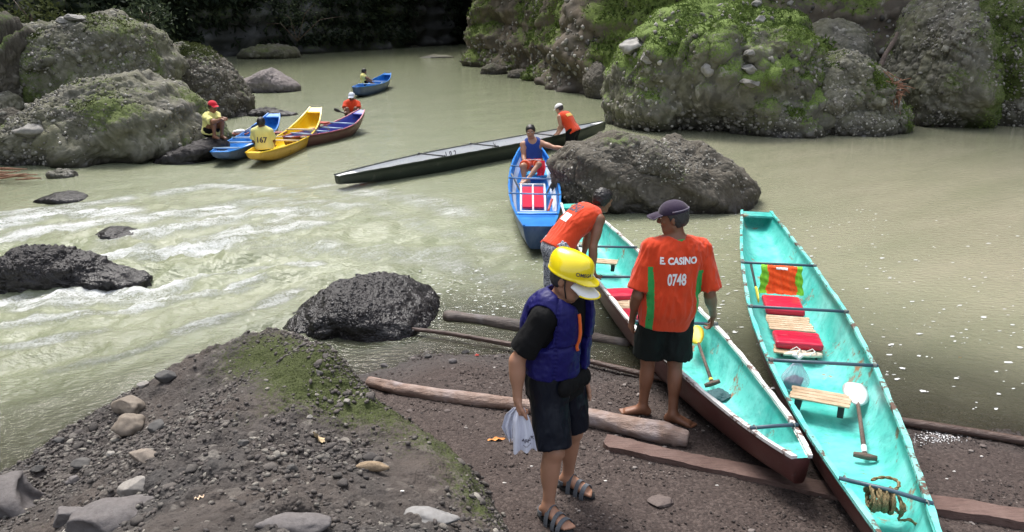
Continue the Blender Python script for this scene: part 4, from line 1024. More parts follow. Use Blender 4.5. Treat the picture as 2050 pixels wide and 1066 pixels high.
# ------------------------------------------------------------------ people
A3 = lambda *a: np.array(a, float)
ZUP = A3(0, 0, 1)
ORANGE = m_cloth('orange_jersey', (.60, .050, .012)); GREENC = m_cloth('green_jersey_panel', (.03, .30, .07)); BLACKC = m_cloth('black_cotton', (.0045, .0045, .005), .9, .3, 0)
NAVY = m_cloth('dark_navy_nylon', (.0045, .0065, .013), .42, .3, 0); VESTB = m_cloth('blue_violet_nylon', (.010, .009, .095), .5, .3, .0, fold=.9); LEMON = m_cloth('pale_yellow_cotton', (.66, .62, .22))
WHITET = m_simple('white_print', (.75, .75, .75), .7); DKT = m_simple('dark_print', (.05, .04, .07), .7); REDC = m_cloth('red_cotton', (.55, .012, .03))
TANKB = m_cloth('blue_tank_cotton', (.015, .045, .22)); ORSH = m_cloth('orange_red_nylon', (.62, .07, .02), .6)
t = NT('patterned_cotton'); v = t.noise(34, 3, .6, dist=2.5); t.base(t.mix(t.ramp(v, [(.47, 0.), (.50, 1.)], 'LINEAR'), (.02, .025, .06), (.50, .52, .56))); t.rough(.9); PATT = t.m
HELM = m_simple('glossy_yellow_shell', (.86, .68, .012), .22, .05, 6); HELM.node_tree.nodes['Principled BSDF'].inputs['Coat Weight'].default_value = .5
WPL = m_simple('white_plastic', (.78, .78, .78), .4); RUB = m_simple('black_rubber', (.012, .012, .013), .8); STRAP = m_cloth('grey_webbing', (.085, .095, .11), .8)
PURPCAP = m_cloth('dark_purple_cap_cotton', (.030, .018, .040)); OWEB = m_cloth('orange_webbing', (.75, .13, .02), .7)

def person(label, base):
    r = empty('person', base); tag(r, label, 'person'); return r

# --- the man in the yellow hard hat
gz = lambda p: ground_at(p[0], p[1])
anR = Q(1097, 1026, 3.74); anR[2] = gz(anR)+.105; anL = Q(1136, 975, 4.08); anL[2] = gz(anL)+.105
F_ = nrm([.78, -.62, 0]); Rt = np.cross(F_, ZUP)
hc = Q(1113, 762, 3.98); hc[2] = .20+.86
J = dict(hipR=hc+Rt*.088, hipL=hc-Rt*.088, knR=(hc+Rt*.088+anR)/2+F_*.045-ZUP*.03, knL=(hc-Rt*.088+anL)/2+F_*.05-ZUP*.03, anR=anR, anL=anL, footR=F_+Rt*.12, footL=F_-Rt*.10, back=-F_)
nk = hc+F_*.02+ZUP*.475; J['neck'] = nk; J['bend'] = -F_*.015
J['shR'] = nk+Rt*.175-ZUP*.045+F_*.01; J['shL'] = nk-Rt*.175-ZUP*.04+F_*.02
J['elR'] = Q(1035, 722, J['shR'][1]-.02); J['wrR'] = Q(1036, 800, J['shR'][1]-.06)
J['elL'] = J['shL']+A3(.03, .02, -.27)-F_*.02; J['wrL'] = J['elL']+A3(.02, -.06, -.235)
J['handR'] = (A3(.02, -.02, -1), nrm(-Rt*.9+F_*.5), .95, 0, .5); J['handL'] = (A3(.05, -.05, -1), nrm(Rt), .5)
J['head'] = nk+F_*.055+ZUP*.150; J['hf'] = nrm(A3(.80, -.46, -.24)); J['hu'] = ZUP
man1 = person('man in yellow hard hat, blue life vest and black shorts looking down at his feet', (anR[0], anR[1], gz(anR)))
body(J, .0065, SK_A, man1)
hair(J, man1, M_GHAIR, inf=.006, low=-.06, face=.02); eyes(J, man1)
shirt(J, .0075, .016, sleeve=.80, hem=-.10, mat=BLACKC, root=man1, seed=3, amp=.006, sr=(.070, .080), name='t_shirt')
shorts(J, .0075, .024, frac=.93, mat=NAVY, root=man1, seed=4, r=(.112, .108), amp=.008)
# life vest
fr = torso_frames(J); ax_ = nrm(nk-fr[0][0]); vf = nrm(np.cross(ax_, fr[3][1])); vr = np.cross(vf, ax_)
sd = Sdf(.0065)
torso(sd, J, .062, 1., t0=.10, k=.05)
for q, sg in (('R', 1), ('L', -1)):
    S_ = J['sh'+q]; m = nk*.50+S_*.50
    sd.cap(m+ax_*.028-vf*.045, m+ax_*.028+vf*.06, .036, k=.04); sd.cap(m+vf*.075, m+vf*.075-ax_*.10, .045, k=.05); sd.cap(m-vf*.075, m-vf*.075-ax_*.10, .045, k=.05)
sd.plane(fr[2][0]-ax_*.075, -ax_)
for q, sg in (('R', 1), ('L', -1)):
    S_ = J['sh'+q]; out = vr*sg; sd.cap(S_+out*.01-ax_*.01, S_+out*.10-ax_*.03, .085, .12, k=.012, sub=True); sd.cap(S_-ax_*.10+out*.035, S_-ax_*.10+out*.14, .075, .10, k=.03, sub=True)
c = nk; sd.cap(c-ax_*.055+vf*.03, c+ax_*.10+vf*.05, .092, .11, k=.015, sub=True)
f0 = c+vf*.16-vr*.035
def vgap(P):                                                          # the open front, widening to the neck
    p = P-f0; a = p @ ax_; l = p @ vr; return np.maximum(np.abs(l)-(.030+.05*np.clip(a+.25, 0, .3)/.3), -(p @ vf)-.13)
sd.ops.append(('s', vgap, None, None, .01))
V, F = sd.mesh(); N = vnormals(V, F); p = V-fr[3][0]; a = p @ ax_; l = p @ vr; w_ = p @ vf; phi = np.arctan2(l, w_)
gr = lambda d, w0: np.exp(-(d/w0)**2)
s_ = gr(a-.045+.0*l, .010)*(np.abs(l) > .03)+gr(phi-.95, .055)+gr(phi+.95, .055)+gr(phi-1.95, .055)+gr(phi+1.95, .055)+gr(a+.165, .010)*.6
s_ = np.clip(s_, 0, 1); puck = .5+.5*np.sin(a*260)
V = V-N*(s_*.014*(.75+.35*puck))[:, None]+N*(.0045*fbm(V*26, 3, 5)+.008*fbm(V*8, 2, 6))[:, None]
vest = mobj('life_vest', V, F, VESTB, man1); bvv = bvh_of(V, F)
b = MB(); pts = []
for k in range(12):
    tt = k/11; p_ = f0+vr*.075+ax_*(-.02-.22*tt)+vf*.25; lo_, no, _, d_ = bvv.ray_cast(Vector(p_), Vector(-vf)); pts.append(np.array(lo_[:])+vf*.006 if lo_ is not None else p_-vf*.2)
b.tube(pts, .010, 8)
b.build('orange_webbing_strap', OWEB, vest, True)
# belly bag
sd = Sdf(.007); bc = fr[0][0]+vf*.145+ax_*.02+vr*.02; sd.cap(bc-vr*.09, bc+vr*.09, .055, k=.02, flat=(vf, .7)); V, F = sd.mesh(); V = V+vnormals(V, F)*(.004*fbm(V*25, 3, 2))[:, None]; mobj('waist_pouch', V, F, BLACKC, man1)
b = MB(); P0 = fr[0][0]+ax_*.045; b.tube([P0+vr*math.cos(q)*.175+vf*math.sin(q)*.135 for q in np.linspace(.4, 2*math.pi-2.4+.0, 20)], .012, 6, cap=False); b.build('pouch_belt', BLACKC, man1, True)
# hard hat
f, u, r = head_frame(J); c = J['head']; sd = Sdf(.006); R = np.array([r, f, u]).T
hcn = c-.004*f+.050*u; HS = .86
sd.ell(hcn, (.106, .124, .106), R)
sd.cap(hcn-f*.07+u*.050, hcn+f*.065+u*.050, .056, k=.05)
sd.plane(hcn-u*.012, -u)
sd.ell(hcn-u*.012, (.112, .131, .011), R, k=.012)
sd.ell(hcn+f*.098-u*.018, (.078, .084, .013), R, k=.016)
sd.ell(hcn-u*.03, (.094, .112, .100), R, k=.002, sub=True)
V, F = sd.mesh(); hat = mobj('hard_hat', V, F, HELM, man1); bh = bvh_of(V, F)
dcl = nrm(f*.78+r*.30+u*.55) ; pc = hcn+nrm(f*.85+r*.48)*.13+u*.030
decal('print', 'OMEGA', pc, np.cross(u, nrm(f*.85+r*.48)), u, nrm(f*.85+r*.48), .028, DKT, bh, hat, bold=.0006, squeeze=.9)
# second, white peak with a yellow rim below the shell
V = []; n1, n2 = 17, 8
for top in (0, 1):
    for i in range(n1):
        q = (i/(n1-1)-.5)*2
        for j in range(n2):
            tt = j/(n2-1); ext = math.sqrt(max(0, 1-(q*.97)**2)); V.append(hcn-u*(.032+.022*q*q+.026*tt*tt*ext+.026*tt)+r*q*.092*(1-.12*tt)+f*(.060+tt*(.030+.112*ext))+u*.005*top)
N1 = n1*n2; Fq = grid_faces(n1, n2); Fs = [tuple(x) for x in Fq[:, ::-1]]+[tuple(q+N1 for q in x) for x in Fq]
rim = [i*n2 for i in range(n1)]+[(n1-1)*n2+j for j in range(1, n2)]+[i*n2+n2-1 for i in range(n1-2, -1, -1)]+[j for j in range(n2-2, 0, -1)]
Fs += [(rim[i], rim[(i+1) % len(rim)], rim[(i+1) % len(rim)]+N1, rim[i]+N1) for i in range(len(rim))]
pk = mobj('peak', np.array(V), Fs, WPL, hat); b = MB(); Vn = np.array(V)
b.tube([Vn[i*n2+n2-1]+u*.003 for i in range(n1)], .0055, 6); b.build('peak_edge', HELM, pk, True)
b = MB()
for q in (1, -1): b.tube([hcn+r*q*.092-u*.03+f*.02, c+r*q*.080-u*.03+f*.02, c+r*q*.060-u*.09+f*.035, c+f*.055-u*.118], .0042, 6)
b.build('chin_strap', RUB, hat, True)
# sandals
def band(pts, wv, th=.004):
    g_ = []
    for i, p in enumerate(pts):
        for s1, s2 in ((-1, 0), (1, 0), (1, 1), (-1, 1)):
            n_ = nrm(p-cen)*th if s2 else 0
            g_.append(p+wv*s1+n_)
    k = len(pts); return g_, [(i*4+j, i*4+(j+1) % 4, (i+1)*4+(j+1) % 4, (i+1)*4+j) for i in range(k-1) for j in range(4)]
for A, d in ((J['anR'], J['footR']), (J['anL'], J['footL'])):
    d = nrm(d-ZUP*np.dot(d, ZUP)); l = np.cross(ZUP, d); zs_ = A[2]-.088
    sole = MB(); ol = []
    for s1 in (0, 1):
        for k in range(26):
            q = 2*math.pi*k/26; x_ = math.cos(q); y_ = math.sin(q); ww = .042+.010*x_; p = A+d*(.055+.138*x_)+l*(y_*ww); p = p.copy(); p[2] = zs_+(.006 if s1 else -.020)+.006*max(0, x_)**2; ol.append(p)
    Fs = [tuple(range(26))[::-1], tuple(range(26, 52))]+[(k, (k+1) % 26, 26+(k+1) % 26, 26+k) for k in range(26)]
    sl = mobj('sandal', ol, Fs, RUB, man1)
    for off, hgt_, wid, wv in ((.128, .060, .060, .014), (.085, .078, .057, .013), (.030, .108, .053, .014)):
        cen = A+d*off; cen = cen.copy(); cen[2] = zs_+.0
        pts = [cen+l*math.cos(q)*wid+ZUP*math.sin(q)*hgt_+d*(-.3*hgt_*math.sin(q)*0) for q in np.linspace(-.1, math.pi+.1, 18)]
        g_, Fb = band(pts, d*wv); mobj('strap', g_, Fb, STRAP, sl, smooth=False)
    cen = A+d*-.02; cen[2] = zs_+.05
    pts = [cen-d*math.cos(q)*.048+l*math.sin(q)*.045+d*.005 for q in np.linspace(-1.7, 1.7, 18)]; g_, Fb = band(pts, ZUP*.012); mobj('heel_strap', g_, Fb, STRAP, sl, smooth=False)
# white cloth bag in his right hand
hp = J['wrR']+A3(.0, -.015, -.085)
CLW = m_cloth('white_cotton', (.66, .67, .76), .9, .05)
def hang(name, pts, wid, mat, parent, seed, ny=22, nx=14, th=.006):
    V = []; pts = np.array(pts); tq = np.linspace(0, len(pts)-1, ny)
    for s1 in (0, 1):
        for t_ in tq:
            c_ = np.array([np.interp(t_, range(len(pts)), pts[:, k]) for k in range(3)]); w_ = np.interp(t_, range(len(wid)), wid)
            for i in range(nx):
                q = i/(nx-1)-.5; V.append(c_+A3(1, .25, 0)*q*w_+A3(0, 1, 0)*(.022*math.sin(q*13+seed+t_)*(.3+t_/len(pts)))+A3(0, -1, 0)*(th if s1 else 0)*(1-abs(2*q)**4))
    n_ = ny*nx; Fq = grid_faces(ny, nx); return mobj(name, V, [tuple(x) for x in Fq]+[tuple(q+n_ for q in x[::-1]) for x in Fq], mat, parent)
bag = empty('cloth_bag', hp-[0, 0, .27]); tag(bag, 'white cotton bag with small dark print hanging from the hard-hat man\'s hand', 'bag')
b1 = hang('bag_front', [hp+A3(.015, 0, .035), hp+A3(.02, -.01, -.03), hp+A3(.035, -.02, -.13), hp+A3(.045, -.02, -.225)], [.045, .095, .12, .135], CLW, bag, 1)
hang('bag_fold', [hp+A3(-.01, .01, .04), hp+A3(-.04, .01, 0), hp+A3(-.055, .01, -.08), hp+A3(-.04, .01, -.17)], [.03, .06, .07, .03], CLW, bag, 4)
bb = bvh_of(np.array([v.co[:] for v in b1.data.vertices])+world_loc(b1), [p.vertices[:] for p in b1.data.polygons])
for k in range(4):
    decal('print', 'ARKX'[k], hp+A3(.035+.016*k, -.02, -.155+.006*(k % 2)), A3(1, .2, 0), ZUP, A3(0, -1, 0), .03, DKT, bb, bag, bold=.0004)
decal('print', '-----', hp+A3(.055, -.02, -.182), A3(1, .2, 0), ZUP, A3(0, -1, 0), .03, DKT, bb, bag, bold=.0004)

# --- the man with the number on his back
anL = Q(1287, 816, 5.20); anL[2] = gz(anL)+.075; anR = Q(1347, 828, 5.08); anR[2] = gz(anR)+.075
F_ = nrm([-.10, .99, 0]); Rt = np.cross(F_, ZUP); hc = A3((anL[0]+anR[0])/2+.03, 5.20, .12+.89)
J = dict(hipR=hc+Rt*.092, hipL=hc-Rt*.092, anR=anR, anL=anL, footR=nrm([.75, -.35, 0]), footL=nrm([-.85, .15, 0]), back=-F_)
J['knR'] = (J['hipR']+anR)/2+A3(.0, .03, -.02); J['knL'] = (J['hipL']+anL)/2+A3(0, .03, -.02)
nk = hc+A3(.045, .03, .505); J['neck'] = nk; J['shR'] = nk+Rt*.185-ZUP*.055; J['shL'] = nk-Rt*.185-ZUP*.045; J['bend'] = A3(0, -.015, 0)
J['elL'] = Q(1276, 592, 5.15); J['wrL'] = Q(1266, 640, 5.32); J['elR'] = Q(1421, 590, 5.20); J['wrR'] = Q(1428, 632, 5.35)
J['handL'] = (A3(-.08, .10, -1), nrm(A3(.9, .3, 0)), .55); J['handR'] = (A3(-.02, .15, -1), nrm(A3(-.9, .3, 0)), .55)
J['head'] = nk+A3(-.035, .02, .175); J['hf'] = nrm(A3(-.93, .30, -.12)); J['hu'] = ZUP
man2 = person('barefoot man seen from behind in an orange T-shirt numbered 0748 and dark cap', (hc[0], 5.15, gz(anL)))
body(J, .0068, SK_B, man2)
hair(J, man2, M_GHAIR, inf=.007, low=-.060, face=.030); eyes(J, man2)
hwS = HW+np.array([.034, .030, .024, .022, .018, .010, .0]); dpS = DP+np.array([.042, .040, .035, .025, .02, .012, .0])
fr = torso_frames(J); ax_ = nrm(nk-fr[0][0]); vf = nrm(np.cross(ax_, fr[3][1])); vr = np.cross(vf, ax_); vr = vr if np.dot(vr, Rt) > 0 else -vr
def fmf(C):
    p = C-fr[3][0]; l = p @ Rt; a = p @ ax_; side = (np.abs(l) > (.160+.10*np.clip(a-.0, 0, 1))) & (a < .10)
    return (side & (np.abs(l) < .205)).astype(int)
sh, V, F = shirt(J, .0075, .010, sleeve=.88, hem=-.14, mat=None, mats=[ORANGE, GREENC], root=man2, seed=8, amp=.013, sr=(.072, .090), hw=hwS, dp=dpS, fmf=fmf, name='t_shirt')
bs = bvh_of(V, F); bo = nrm(A3(-.10, -1, .05)); cc_ = fr[4][0]
decal('print', 'E. CASINO', fr[5][0]+ZUP*.005+Rt*.012, Rt, ZUP, bo,   .066, WHITET, bs, sh, bold=.0030, squeeze=.88)
decal('print', '0748', fr[4][0]-ZUP*.050+Rt*.012, Rt, ZUP, bo, .115, WHITET, bs, sh, bold=.0036, squeeze=.60)
ring(nk+ax_*.020, nrm(J['head']-nk)+ax_, .070, .066, Rt, .012, 'collar', GREENC, sh)
BLSH = m_cloth('black_green_nylon', (.004, .0075, .007), .7, .3, 0)
shorts(J, .0078, .030, frac=.90, mat=BLSH, root=man2, seed=9, r=(.112, .122), amp=.009, top=-.01)
cap = cap_hat(J, man2, PURPCAP, s=1.04, h=.0065, bill=.075)
f, u, r = head_frame(J); b = MB(); b.tube([J['head']+f*.0+u*.058+r*math.sin(q)*.094-f*math.cos(q)*.116+u*.012*math.cos(q) for q in np.linspace(-1.5, 1.5, 18)], .0055, 6); b.build('seam', m_simple('pale_piping', (.12, .10, .14), .7), cap, True)

# --- bending man in the water at the left canoe
F_ = nrm([.90, .44, 0]); Rt = np.cross(F_, ZUP); hc = Q(1117, 498, 7.40)
nk = Q(1187, 427, 7.62)
J = dict(hipR=hc+Rt*.09, hipL=hc-Rt*.09, anR=A3(hc[0]-.02, hc[1]-.1, -.16), anL=A3(hc[0]-.05, hc[1]+.2, -.16), back=-F_)
J['knR'] = J['hipR']*.5+J['anR']*.5+F_*.05; J['knL'] = J['hipL']*.5+J['anL']*.5+F_*.05
J['neck'] = nk; J['bend'] = -F_*.02+ZUP*.07; J['shR'] = nk+Rt*.175-ZUP*.03-F_*.03; J['shL'] = nk-Rt*.17-ZUP*.03
J['elR'] = Q(1187, 497, 7.33); J['wrR'] = Q(1188, 541, 7.28); J['elL'] = J['shL']+A3(.05, .02, -.26); J['wrL'] = J['elL']+A3(-.05, -.05, -.22)
J['handR'] = (nrm(A3(.35, .1, -.75)), nrm(A3(.7, 0, .2)), .7); J['handL'] = (nrm(A3(.2, 0, -.9)), nrm(A3(0, 0, 1)), .5)
J['head'] = nk+A3(.105, .05, .12); J['hf'] = nrm(A3(.85, .45, -.35)); J['hu'] = nrm(A3(.35, .15, 1))
man3 = person('man in orange sleeveless jersey and patterned shorts bending over the left teal canoe', (hc[0], hc[1], -.2))
body(J, .010, SK_B, man3, feet=False)
hair(J, man3, M_HAIR, inf=.014, low=-.055, face=.035, h=.009, amp=.006)
sh, V, F = shirt(J, .009, .022, sleeve=0, hem=-.06, mat=ORANGE, root=man3, seed=12, amp=.009, name='jersey'); bs = bvh_of(V, F)
fr = torso_frames(J); ax_ = nrm(nk-hc); rr_ = nrm(fr[4][1]); bo = np.cross(rr_, ax_); bo = bo if bo[2] > 0 else -bo
tdir = nrm(rr_)
rw = tdir if np.dot(np.cross(tdir, ax_), bo) > 0 else -tdir
decal('print', '250', fr[5][0]-ax_*.02, rw, ax_, bo, .16, DKT, bs, sh, bold=.004, squeeze=.8)
quad_decal('white_patch', fr[3][0]-ax_*.0-rw*.0, rw, ax_, bo, .13, .10, WHITET, bs, sh, lift=.004)
shorts(J, .009, .03, frac=.95, mat=PATT, root=man3, seed=13, r=(.112, .135), amp=.010, top=.05)

# --- man in the tank top in the blue canoe
hc = Q(1068, 329, 14.35); F_ = nrm([-.05, -1, 0]); Rt = np.cross(F_, ZUP); nk = Q(1066, 281, 14.45)
J = dict(hipR=hc+Rt*.09, hipL=hc-Rt*.09, back=ZUP*-.3-F_)
J['knR'] = Q(1047, 333, 13.95); J['knL'] = Q(1079, 330, 13.95); J['anR'] = Q(1049, 358, 13.90); J['anL'] = Q(1056, 360, 13.75)
J['footR'] = nrm(A3(-.3, -.9, -.2)); J['footL'] = nrm(A3(-.8, -.5, -.1)); J['neck'] = nk; J['shR'] = Q(1047, 290, 14.40); J['shL'] = Q(1086, 288, 14.40)
J['elR'] = Q(1048, 313, 14.30); J['wrR'] = Q(1052, 334, 14.05); J['elL'] = Q(1110, 296, 14.25); J['wrL'] = Q(1133, 297, 14.0)
J['handR'] = (nrm(A3(.1, -.4, -.8)), nrm(A3(0, 1, 0)), .4); J['handL'] = (nrm(A3(.95, -.1, .1)), nrm(A3(0, -.2, -1)), .15)
J['head'] = Q(1062, 264, 14.38); J['hf'] = nrm(A3(-.05, -1, -.16)); J['hu'] = ZUP
man4 = person('smiling man in blue tank top and orange shorts seated in the mid-river blue canoe', hc-[0, 0, .2])
body(J, .012, SK_A, man4, toe=True); hair(J, man4, M_HAIR, inf=.016, low=.0, face=.050, h=.012); eyes(J, man4, 1.15)
shirt(J, .011, .014, sleeve=0, hem=.01, mat=TANKB, root=man4, seed=15, amp=.005, tank=1, name='tank_top')
def f4(C): return (C[:, 0] > hc[0]+.17).astype(int)
sh4, V, F = shorts(J, .012, .022, frac=.78, mats=[ORSH, m_cloth('lime_cotton', (.25, .55, .05))], fmf=f4, root=man4, seed=16, r=(.105, .10), amp=.006)
b = MB(); bs = bvh_of(V, F)
for off in (0, .035):
    pts = []
    for k in range(10):
        o_ = Q(1053+k*3.4, 321-off*300+.5*math.sin(k), 13.0); d_ = Vector(o_-A3(0, 0, CAMZ)).normalized(); lo_, _, _, _ = bs.ray_cast(Vector(o_), d_)
        if lo_ is not None: pts.append(np.array(lo_[:])+A3(0, -.004, .004))
    if len(pts) > 3: b.tube(pts, .009, 6)
if b.V: b.build('white_stripes', WHITET, sh4, True)
# cloth hanging over the board beside him
o = hang('hanging_cloth', [Q(1084, 322, 14.0), Q(1084, 337, 13.9), Q(1082, 352, 13.85)], [.12, .16, .13], REDC, None, 3); tag(o, 'red cloth hanging down beside the tank-top man\'s knee', 'cloth')

# --- man with white cap behind the boulder, leaning on the long canoe
hc = Q(1147, 262, 18.4); nk = Q(1127, 231, 18.55); F_ = nrm([-.8, .55, 0]); Rt = np.cross(F_, ZUP)
J = dict(hipR=hc+Rt*.09, hipL=hc-Rt*.09, anR=A3(hc[0], hc[1]-.05, -.3), anL=A3(hc[0]-.05, hc[1]-.1, -.3), back=-F_, neck=nk, bend=ZUP*.05)
J['knR'] = J['hipR']*.5+J['anR']*.5+F_*.05; J['knL'] = J['hipL']*.5+J['anL']*.5+F_*.05
J['shL'] = nk-Rt*.17-ZUP*.03; J['shR'] = nk+Rt*.17-ZUP*.03; J['elL'] = Q(1122, 252, 18.35); J['wrL'] = Q(1114, 268, 18.55); J['elR'] = J['shR']+A3(-.08, .05, -.26); J['wrR'] = J['elR']+A3(-.1, .02, -.2)
J['handL'] = (nrm(A3(-.3, .3, -.8)), nrm(A3(0, 1, 0)), .5); J['handR'] = (nrm(A3(-.3, .3, -.8)), nrm(A3(0, 1, 0)), .5)
J['head'] = nk+A3(-.09, .07, .145); J['hf'] = nrm(A3(-.8, .5, -.4))
man5 = person('man in orange jersey and white cap leaning on the long black canoe', (hc[0], hc[1], -.3))
body(J, .014, SK_A, man5, feet=False); hair(J, man5, M_GHAIR, inf=.006, low=-.05, h=.014)
sh, V, F = shirt(J, .013, .025, sleeve=0, hem=-.07, mat=ORANGE, root=man5, seed=18, amp=.008, name='jersey'); bs = bvh_of(V, F)
fr = torso_frames(J); ax_ = nrm(nk-hc); rr_ = nrm(fr[4][1]); bo = np.cross(rr_, ax_); bo = bo if bo[1] < 0 else -bo
quad_decal('print_panel', fr[5][0]-ax_*.02, rr_, ax_, bo, .26, .08, m_simple('yellow_print', (.72, .45, .12), .7), bs, sh, lift=.006)
shorts(J, .013, .03, frac=1., mat=BLACKC, root=man5, seed=19, r=(.115, .11), top=.05)
cap_hat(J, man5, m_cloth('white_cap_cotton', (.68, .66, .66)), s=1.05, h=.011, bill=.03)

# --- squatting man in the red cap
def seat(hc, nk, F_, kn, an, sh, el, wr, hd, hf, base, label, skin, h, hands=None, foot_=None):
    Rt = np.cross(F_, ZUP); J = dict(hipR=hc+Rt*.09, hipL=hc-Rt*.09, neck=nk, back=-F_-ZUP*.5)
    J['knL'], J['knR'] = kn; J['anL'], J['anR'] = an; J['shL'], J['shR'] = sh; J['elL'], J['elR'] = el; J['wrL'], J['wrR'] = wr
    J['head'] = hd; J['hf'] = nrm(hf); hq = hands or (nrm(F_), nrm(A3(0, 0, -1)))
    J['handL'] = (hq[0], hq[1], .5); J['handR'] = (hq[0], hq[1], .5); J['footL'] = J['footR'] = foot_ if foot_ is not None else F_
    m = person(label, base); body(J, h, skin, m, toe=False); return J, m
Yc = 17.35; hc = Q(421, 263, Yc); F_ = nrm([.85, -.45, 0]); Rt = np.cross(F_, ZUP); nk = Q(423, 229, Yc)
J, man6 = seat(hc, nk, F_, (Q(445, 240, Yc-.10), Q(428, 243, Yc-.30)), (Q(444, 272, Yc-.05), Q(429, 272, Yc-.30)), (nk-Rt*.17-ZUP*.04, nk+Rt*.17-ZUP*.05), (Q(437, 243, Yc-.05), Q(426, 246, Yc-.35)), (Q(447, 236, Yc-.22), Q(443, 239, Yc-.38)), Q(426, 214, Yc), A3(.8, -.55, -.1), hc-[0, 0, .2], 'man in red cap and yellow T-shirt squatting at the rock edge by the blue canoe', SK_B, .015)
hair(J, man6, M_HAIR, inf=.008, low=-.07, h=.013); cap_hat(J, man6, REDC, s=1.12, h=.012, bill=.05)
shirt(J, .013, .022, sleeve=.8, hem=-.06, mat=LEMON, root=man6, seed=21, amp=.007, sr=(.07, .085)); shorts(J, .014, .02, frac=.7, mat=BLACKC, root=man6, seed=22)
# --- man 167
Yc = 17.1; hc = Q(530, 293, Yc); F_ = nrm([.12, 1, 0]); nk = Q(524, 259, Yc); Rt = np.cross(F_, ZUP)
J, man7 = seat(hc, nk, F_, (Q(516, 280, Yc+.4), Q(541, 280, Yc+.4)), (Q(518, 285, Yc+.75), Q(540, 285, Yc+.75)), (nk-Rt*.185-ZUP*.05, nk+Rt*.185-ZUP*.05), (Q(508, 283, Yc+.05), Q(548, 282, Yc+.05)), (Q(512, 287, Yc+.25), Q(548, 292, Yc+.22)), Q(523, 246, Yc), A3(-.05, 1, -.1), hc-[0, 0, .1], 'man seen from behind in a pale yellow T-shirt numbered 167 seated in the yellow canoe', SK_C, .015)
hair(J, man7, M_HAIR, inf=.012, low=-.065, h=.013)
sh, V, F = shirt(J, .013, .030, sleeve=.8, hem=-.06, mat=LEMON, root=man7, seed=24, amp=.006, sr=(.075, .09)); shorts(J, .014, .02, frac=.8, mat=BLACKC, root=man7, seed=25)
bs = bvh_of(V, F); decal('print', '167', torso_frames(J)[3][0]-ZUP*.02, Rt, ZUP, A3(0, -1, 0), .17, DKT, bs, sh, bold=.005, lift=.006)
# --- man in orange in the maroon canoe
Yc = 22.3; hc = Q(704, 231, Yc); F_ = nrm([-.1, -1, 0]); nk = Q(704, 204, Yc); Rt = np.cross(F_, ZUP)
J, man8 = seat(hc, nk, F_, (Q(712, 218, Yc-.45), Q(695, 219, Yc-.45)), (Q(709, 233, Yc-.55), Q(699, 233, Yc-.55)), (nk-Rt*.18-ZUP*.05, nk+Rt*.18-ZUP*.05), (Q(718, 219, Yc-.15), Q(690, 219, Yc-.15)), (Q(712, 226, Yc-.5), Q(692, 225, Yc-.5)), Q(704, 195, Yc), A3(0, -1, -.15), hc-[0, 0, .1], 'man in orange T-shirt and pale cap seated at the raised end of the maroon canoe', SK_C, .018)
cap_hat(J, man8, m_cloth('pale_blue_cap', (.52, .56, .64)), s=1.12, h=.014, bill=.06)
sh8, V8, F8 = shirt(J, .016, .025, sleeve=.8, hem=.0, mat=ORANGE, root=man8, seed=27, amp=.007, sr=(.075, .085)); shorts(J, .017, .02, frac=.5, mat=BLACKC, root=man8, seed=28)
# --- far man
Yc = 34.2; hc = Q(729, 166, Yc); F_ = nrm([.95, .15, 0]); nk = Q(727, 150, Yc); Rt = np.cross(F_, ZUP)
J, man9 = seat(hc, nk, F_, (Q(737, 160, Yc+.1), Q(738, 161, Yc-.15)), (Q(744, 165, Yc+.1), Q(745, 166, Yc-.1)), (nk-Rt*.17-ZUP*.05, nk+Rt*.17-ZUP*.05), (Q(735, 156, Yc+.1), Q(735, 157, Yc-.2)), (Q(743, 161, Yc+.1), Q(744, 161, Yc-.1)), Q(729, 144, Yc), A3(.9, .1, -.3), hc-[0, 0, .1], 'man in pale yellow shirt paddling the farthest blue canoe', SK_B, .02)
hair(J, man9, M_HAIR, inf=.02, low=-.05, h=.016); shirt(J, .018, .025, sleeve=.6, hem=-.02, mat=LEMON, root=man9, seed=30); shorts(J, .02, .02, frac=.7, mat=BLACKC, root=man9, seed=31)
# ------------------------------------------------------------------ stones, logs, planks
def stone_geo(seed, sub=2, ang=.5):
    V, F = ico(sub); V = V.copy(); rg = np.random.default_rng(seed)
    V *= 1+.22*fbm(V*1.3+seed*3.1, 2, seed)[:, None]
    for _ in range(5):
        n = nrm(rg.normal(size=3)); d = .55+.3*rg.random(); e = V @ n; V = V-np.outer(np.maximum(e-d, 0), n)*ang*1.6
    return V, F
def m_stone(name, cols, rough=.8, fine=70, bump=.6, attr=False, wetf=0.):
    t = NT(name)
    if attr: rnd = t.attr('pid')
    else: rnd = t.n('ShaderNodeObjectInfo').outputs['Random']
    c = t.ramp(rnd, [(i/(len(cols)-1), cc__) for i, cc__ in enumerate(cols)], 'LINEAR'); n = t.noise(fine, 5, .65)
    c = t.mix(t.ramp(n, [(.35, .0), (.75, .65)]), c, t.mix(1., c, (.45, .42, .40), 'MULTIPLY'))
    t.base(c); t.rough(rough); t.bump(n, bump, .006); return t.m
LEDST = m_stone('ledge_stone', [(.055, .047, .043), (.085, .075, .068), (.125, .112, .10), (.10, .085, .078), (.065, .058, .055), (.21, .19, .165), (.33, .31, .27)])
LEDST_A = m_stone('ledge_pebbles', [(.050, .042, .038), (.075, .065, .058), (.115, .10, .09), (.09, .075, .068), (.060, .052, .050), (.13, .12, .105), (.24, .22, .19)], attr=True)
BEACH_A = m_stone('beach_pebbles', [(.020, .014, .012), (.036, .025, .021), (.058, .042, .036), (.040, .029, .026), (.026, .019, .017), (.085, .066, .058), (.24, .20, .18)], attr=True)
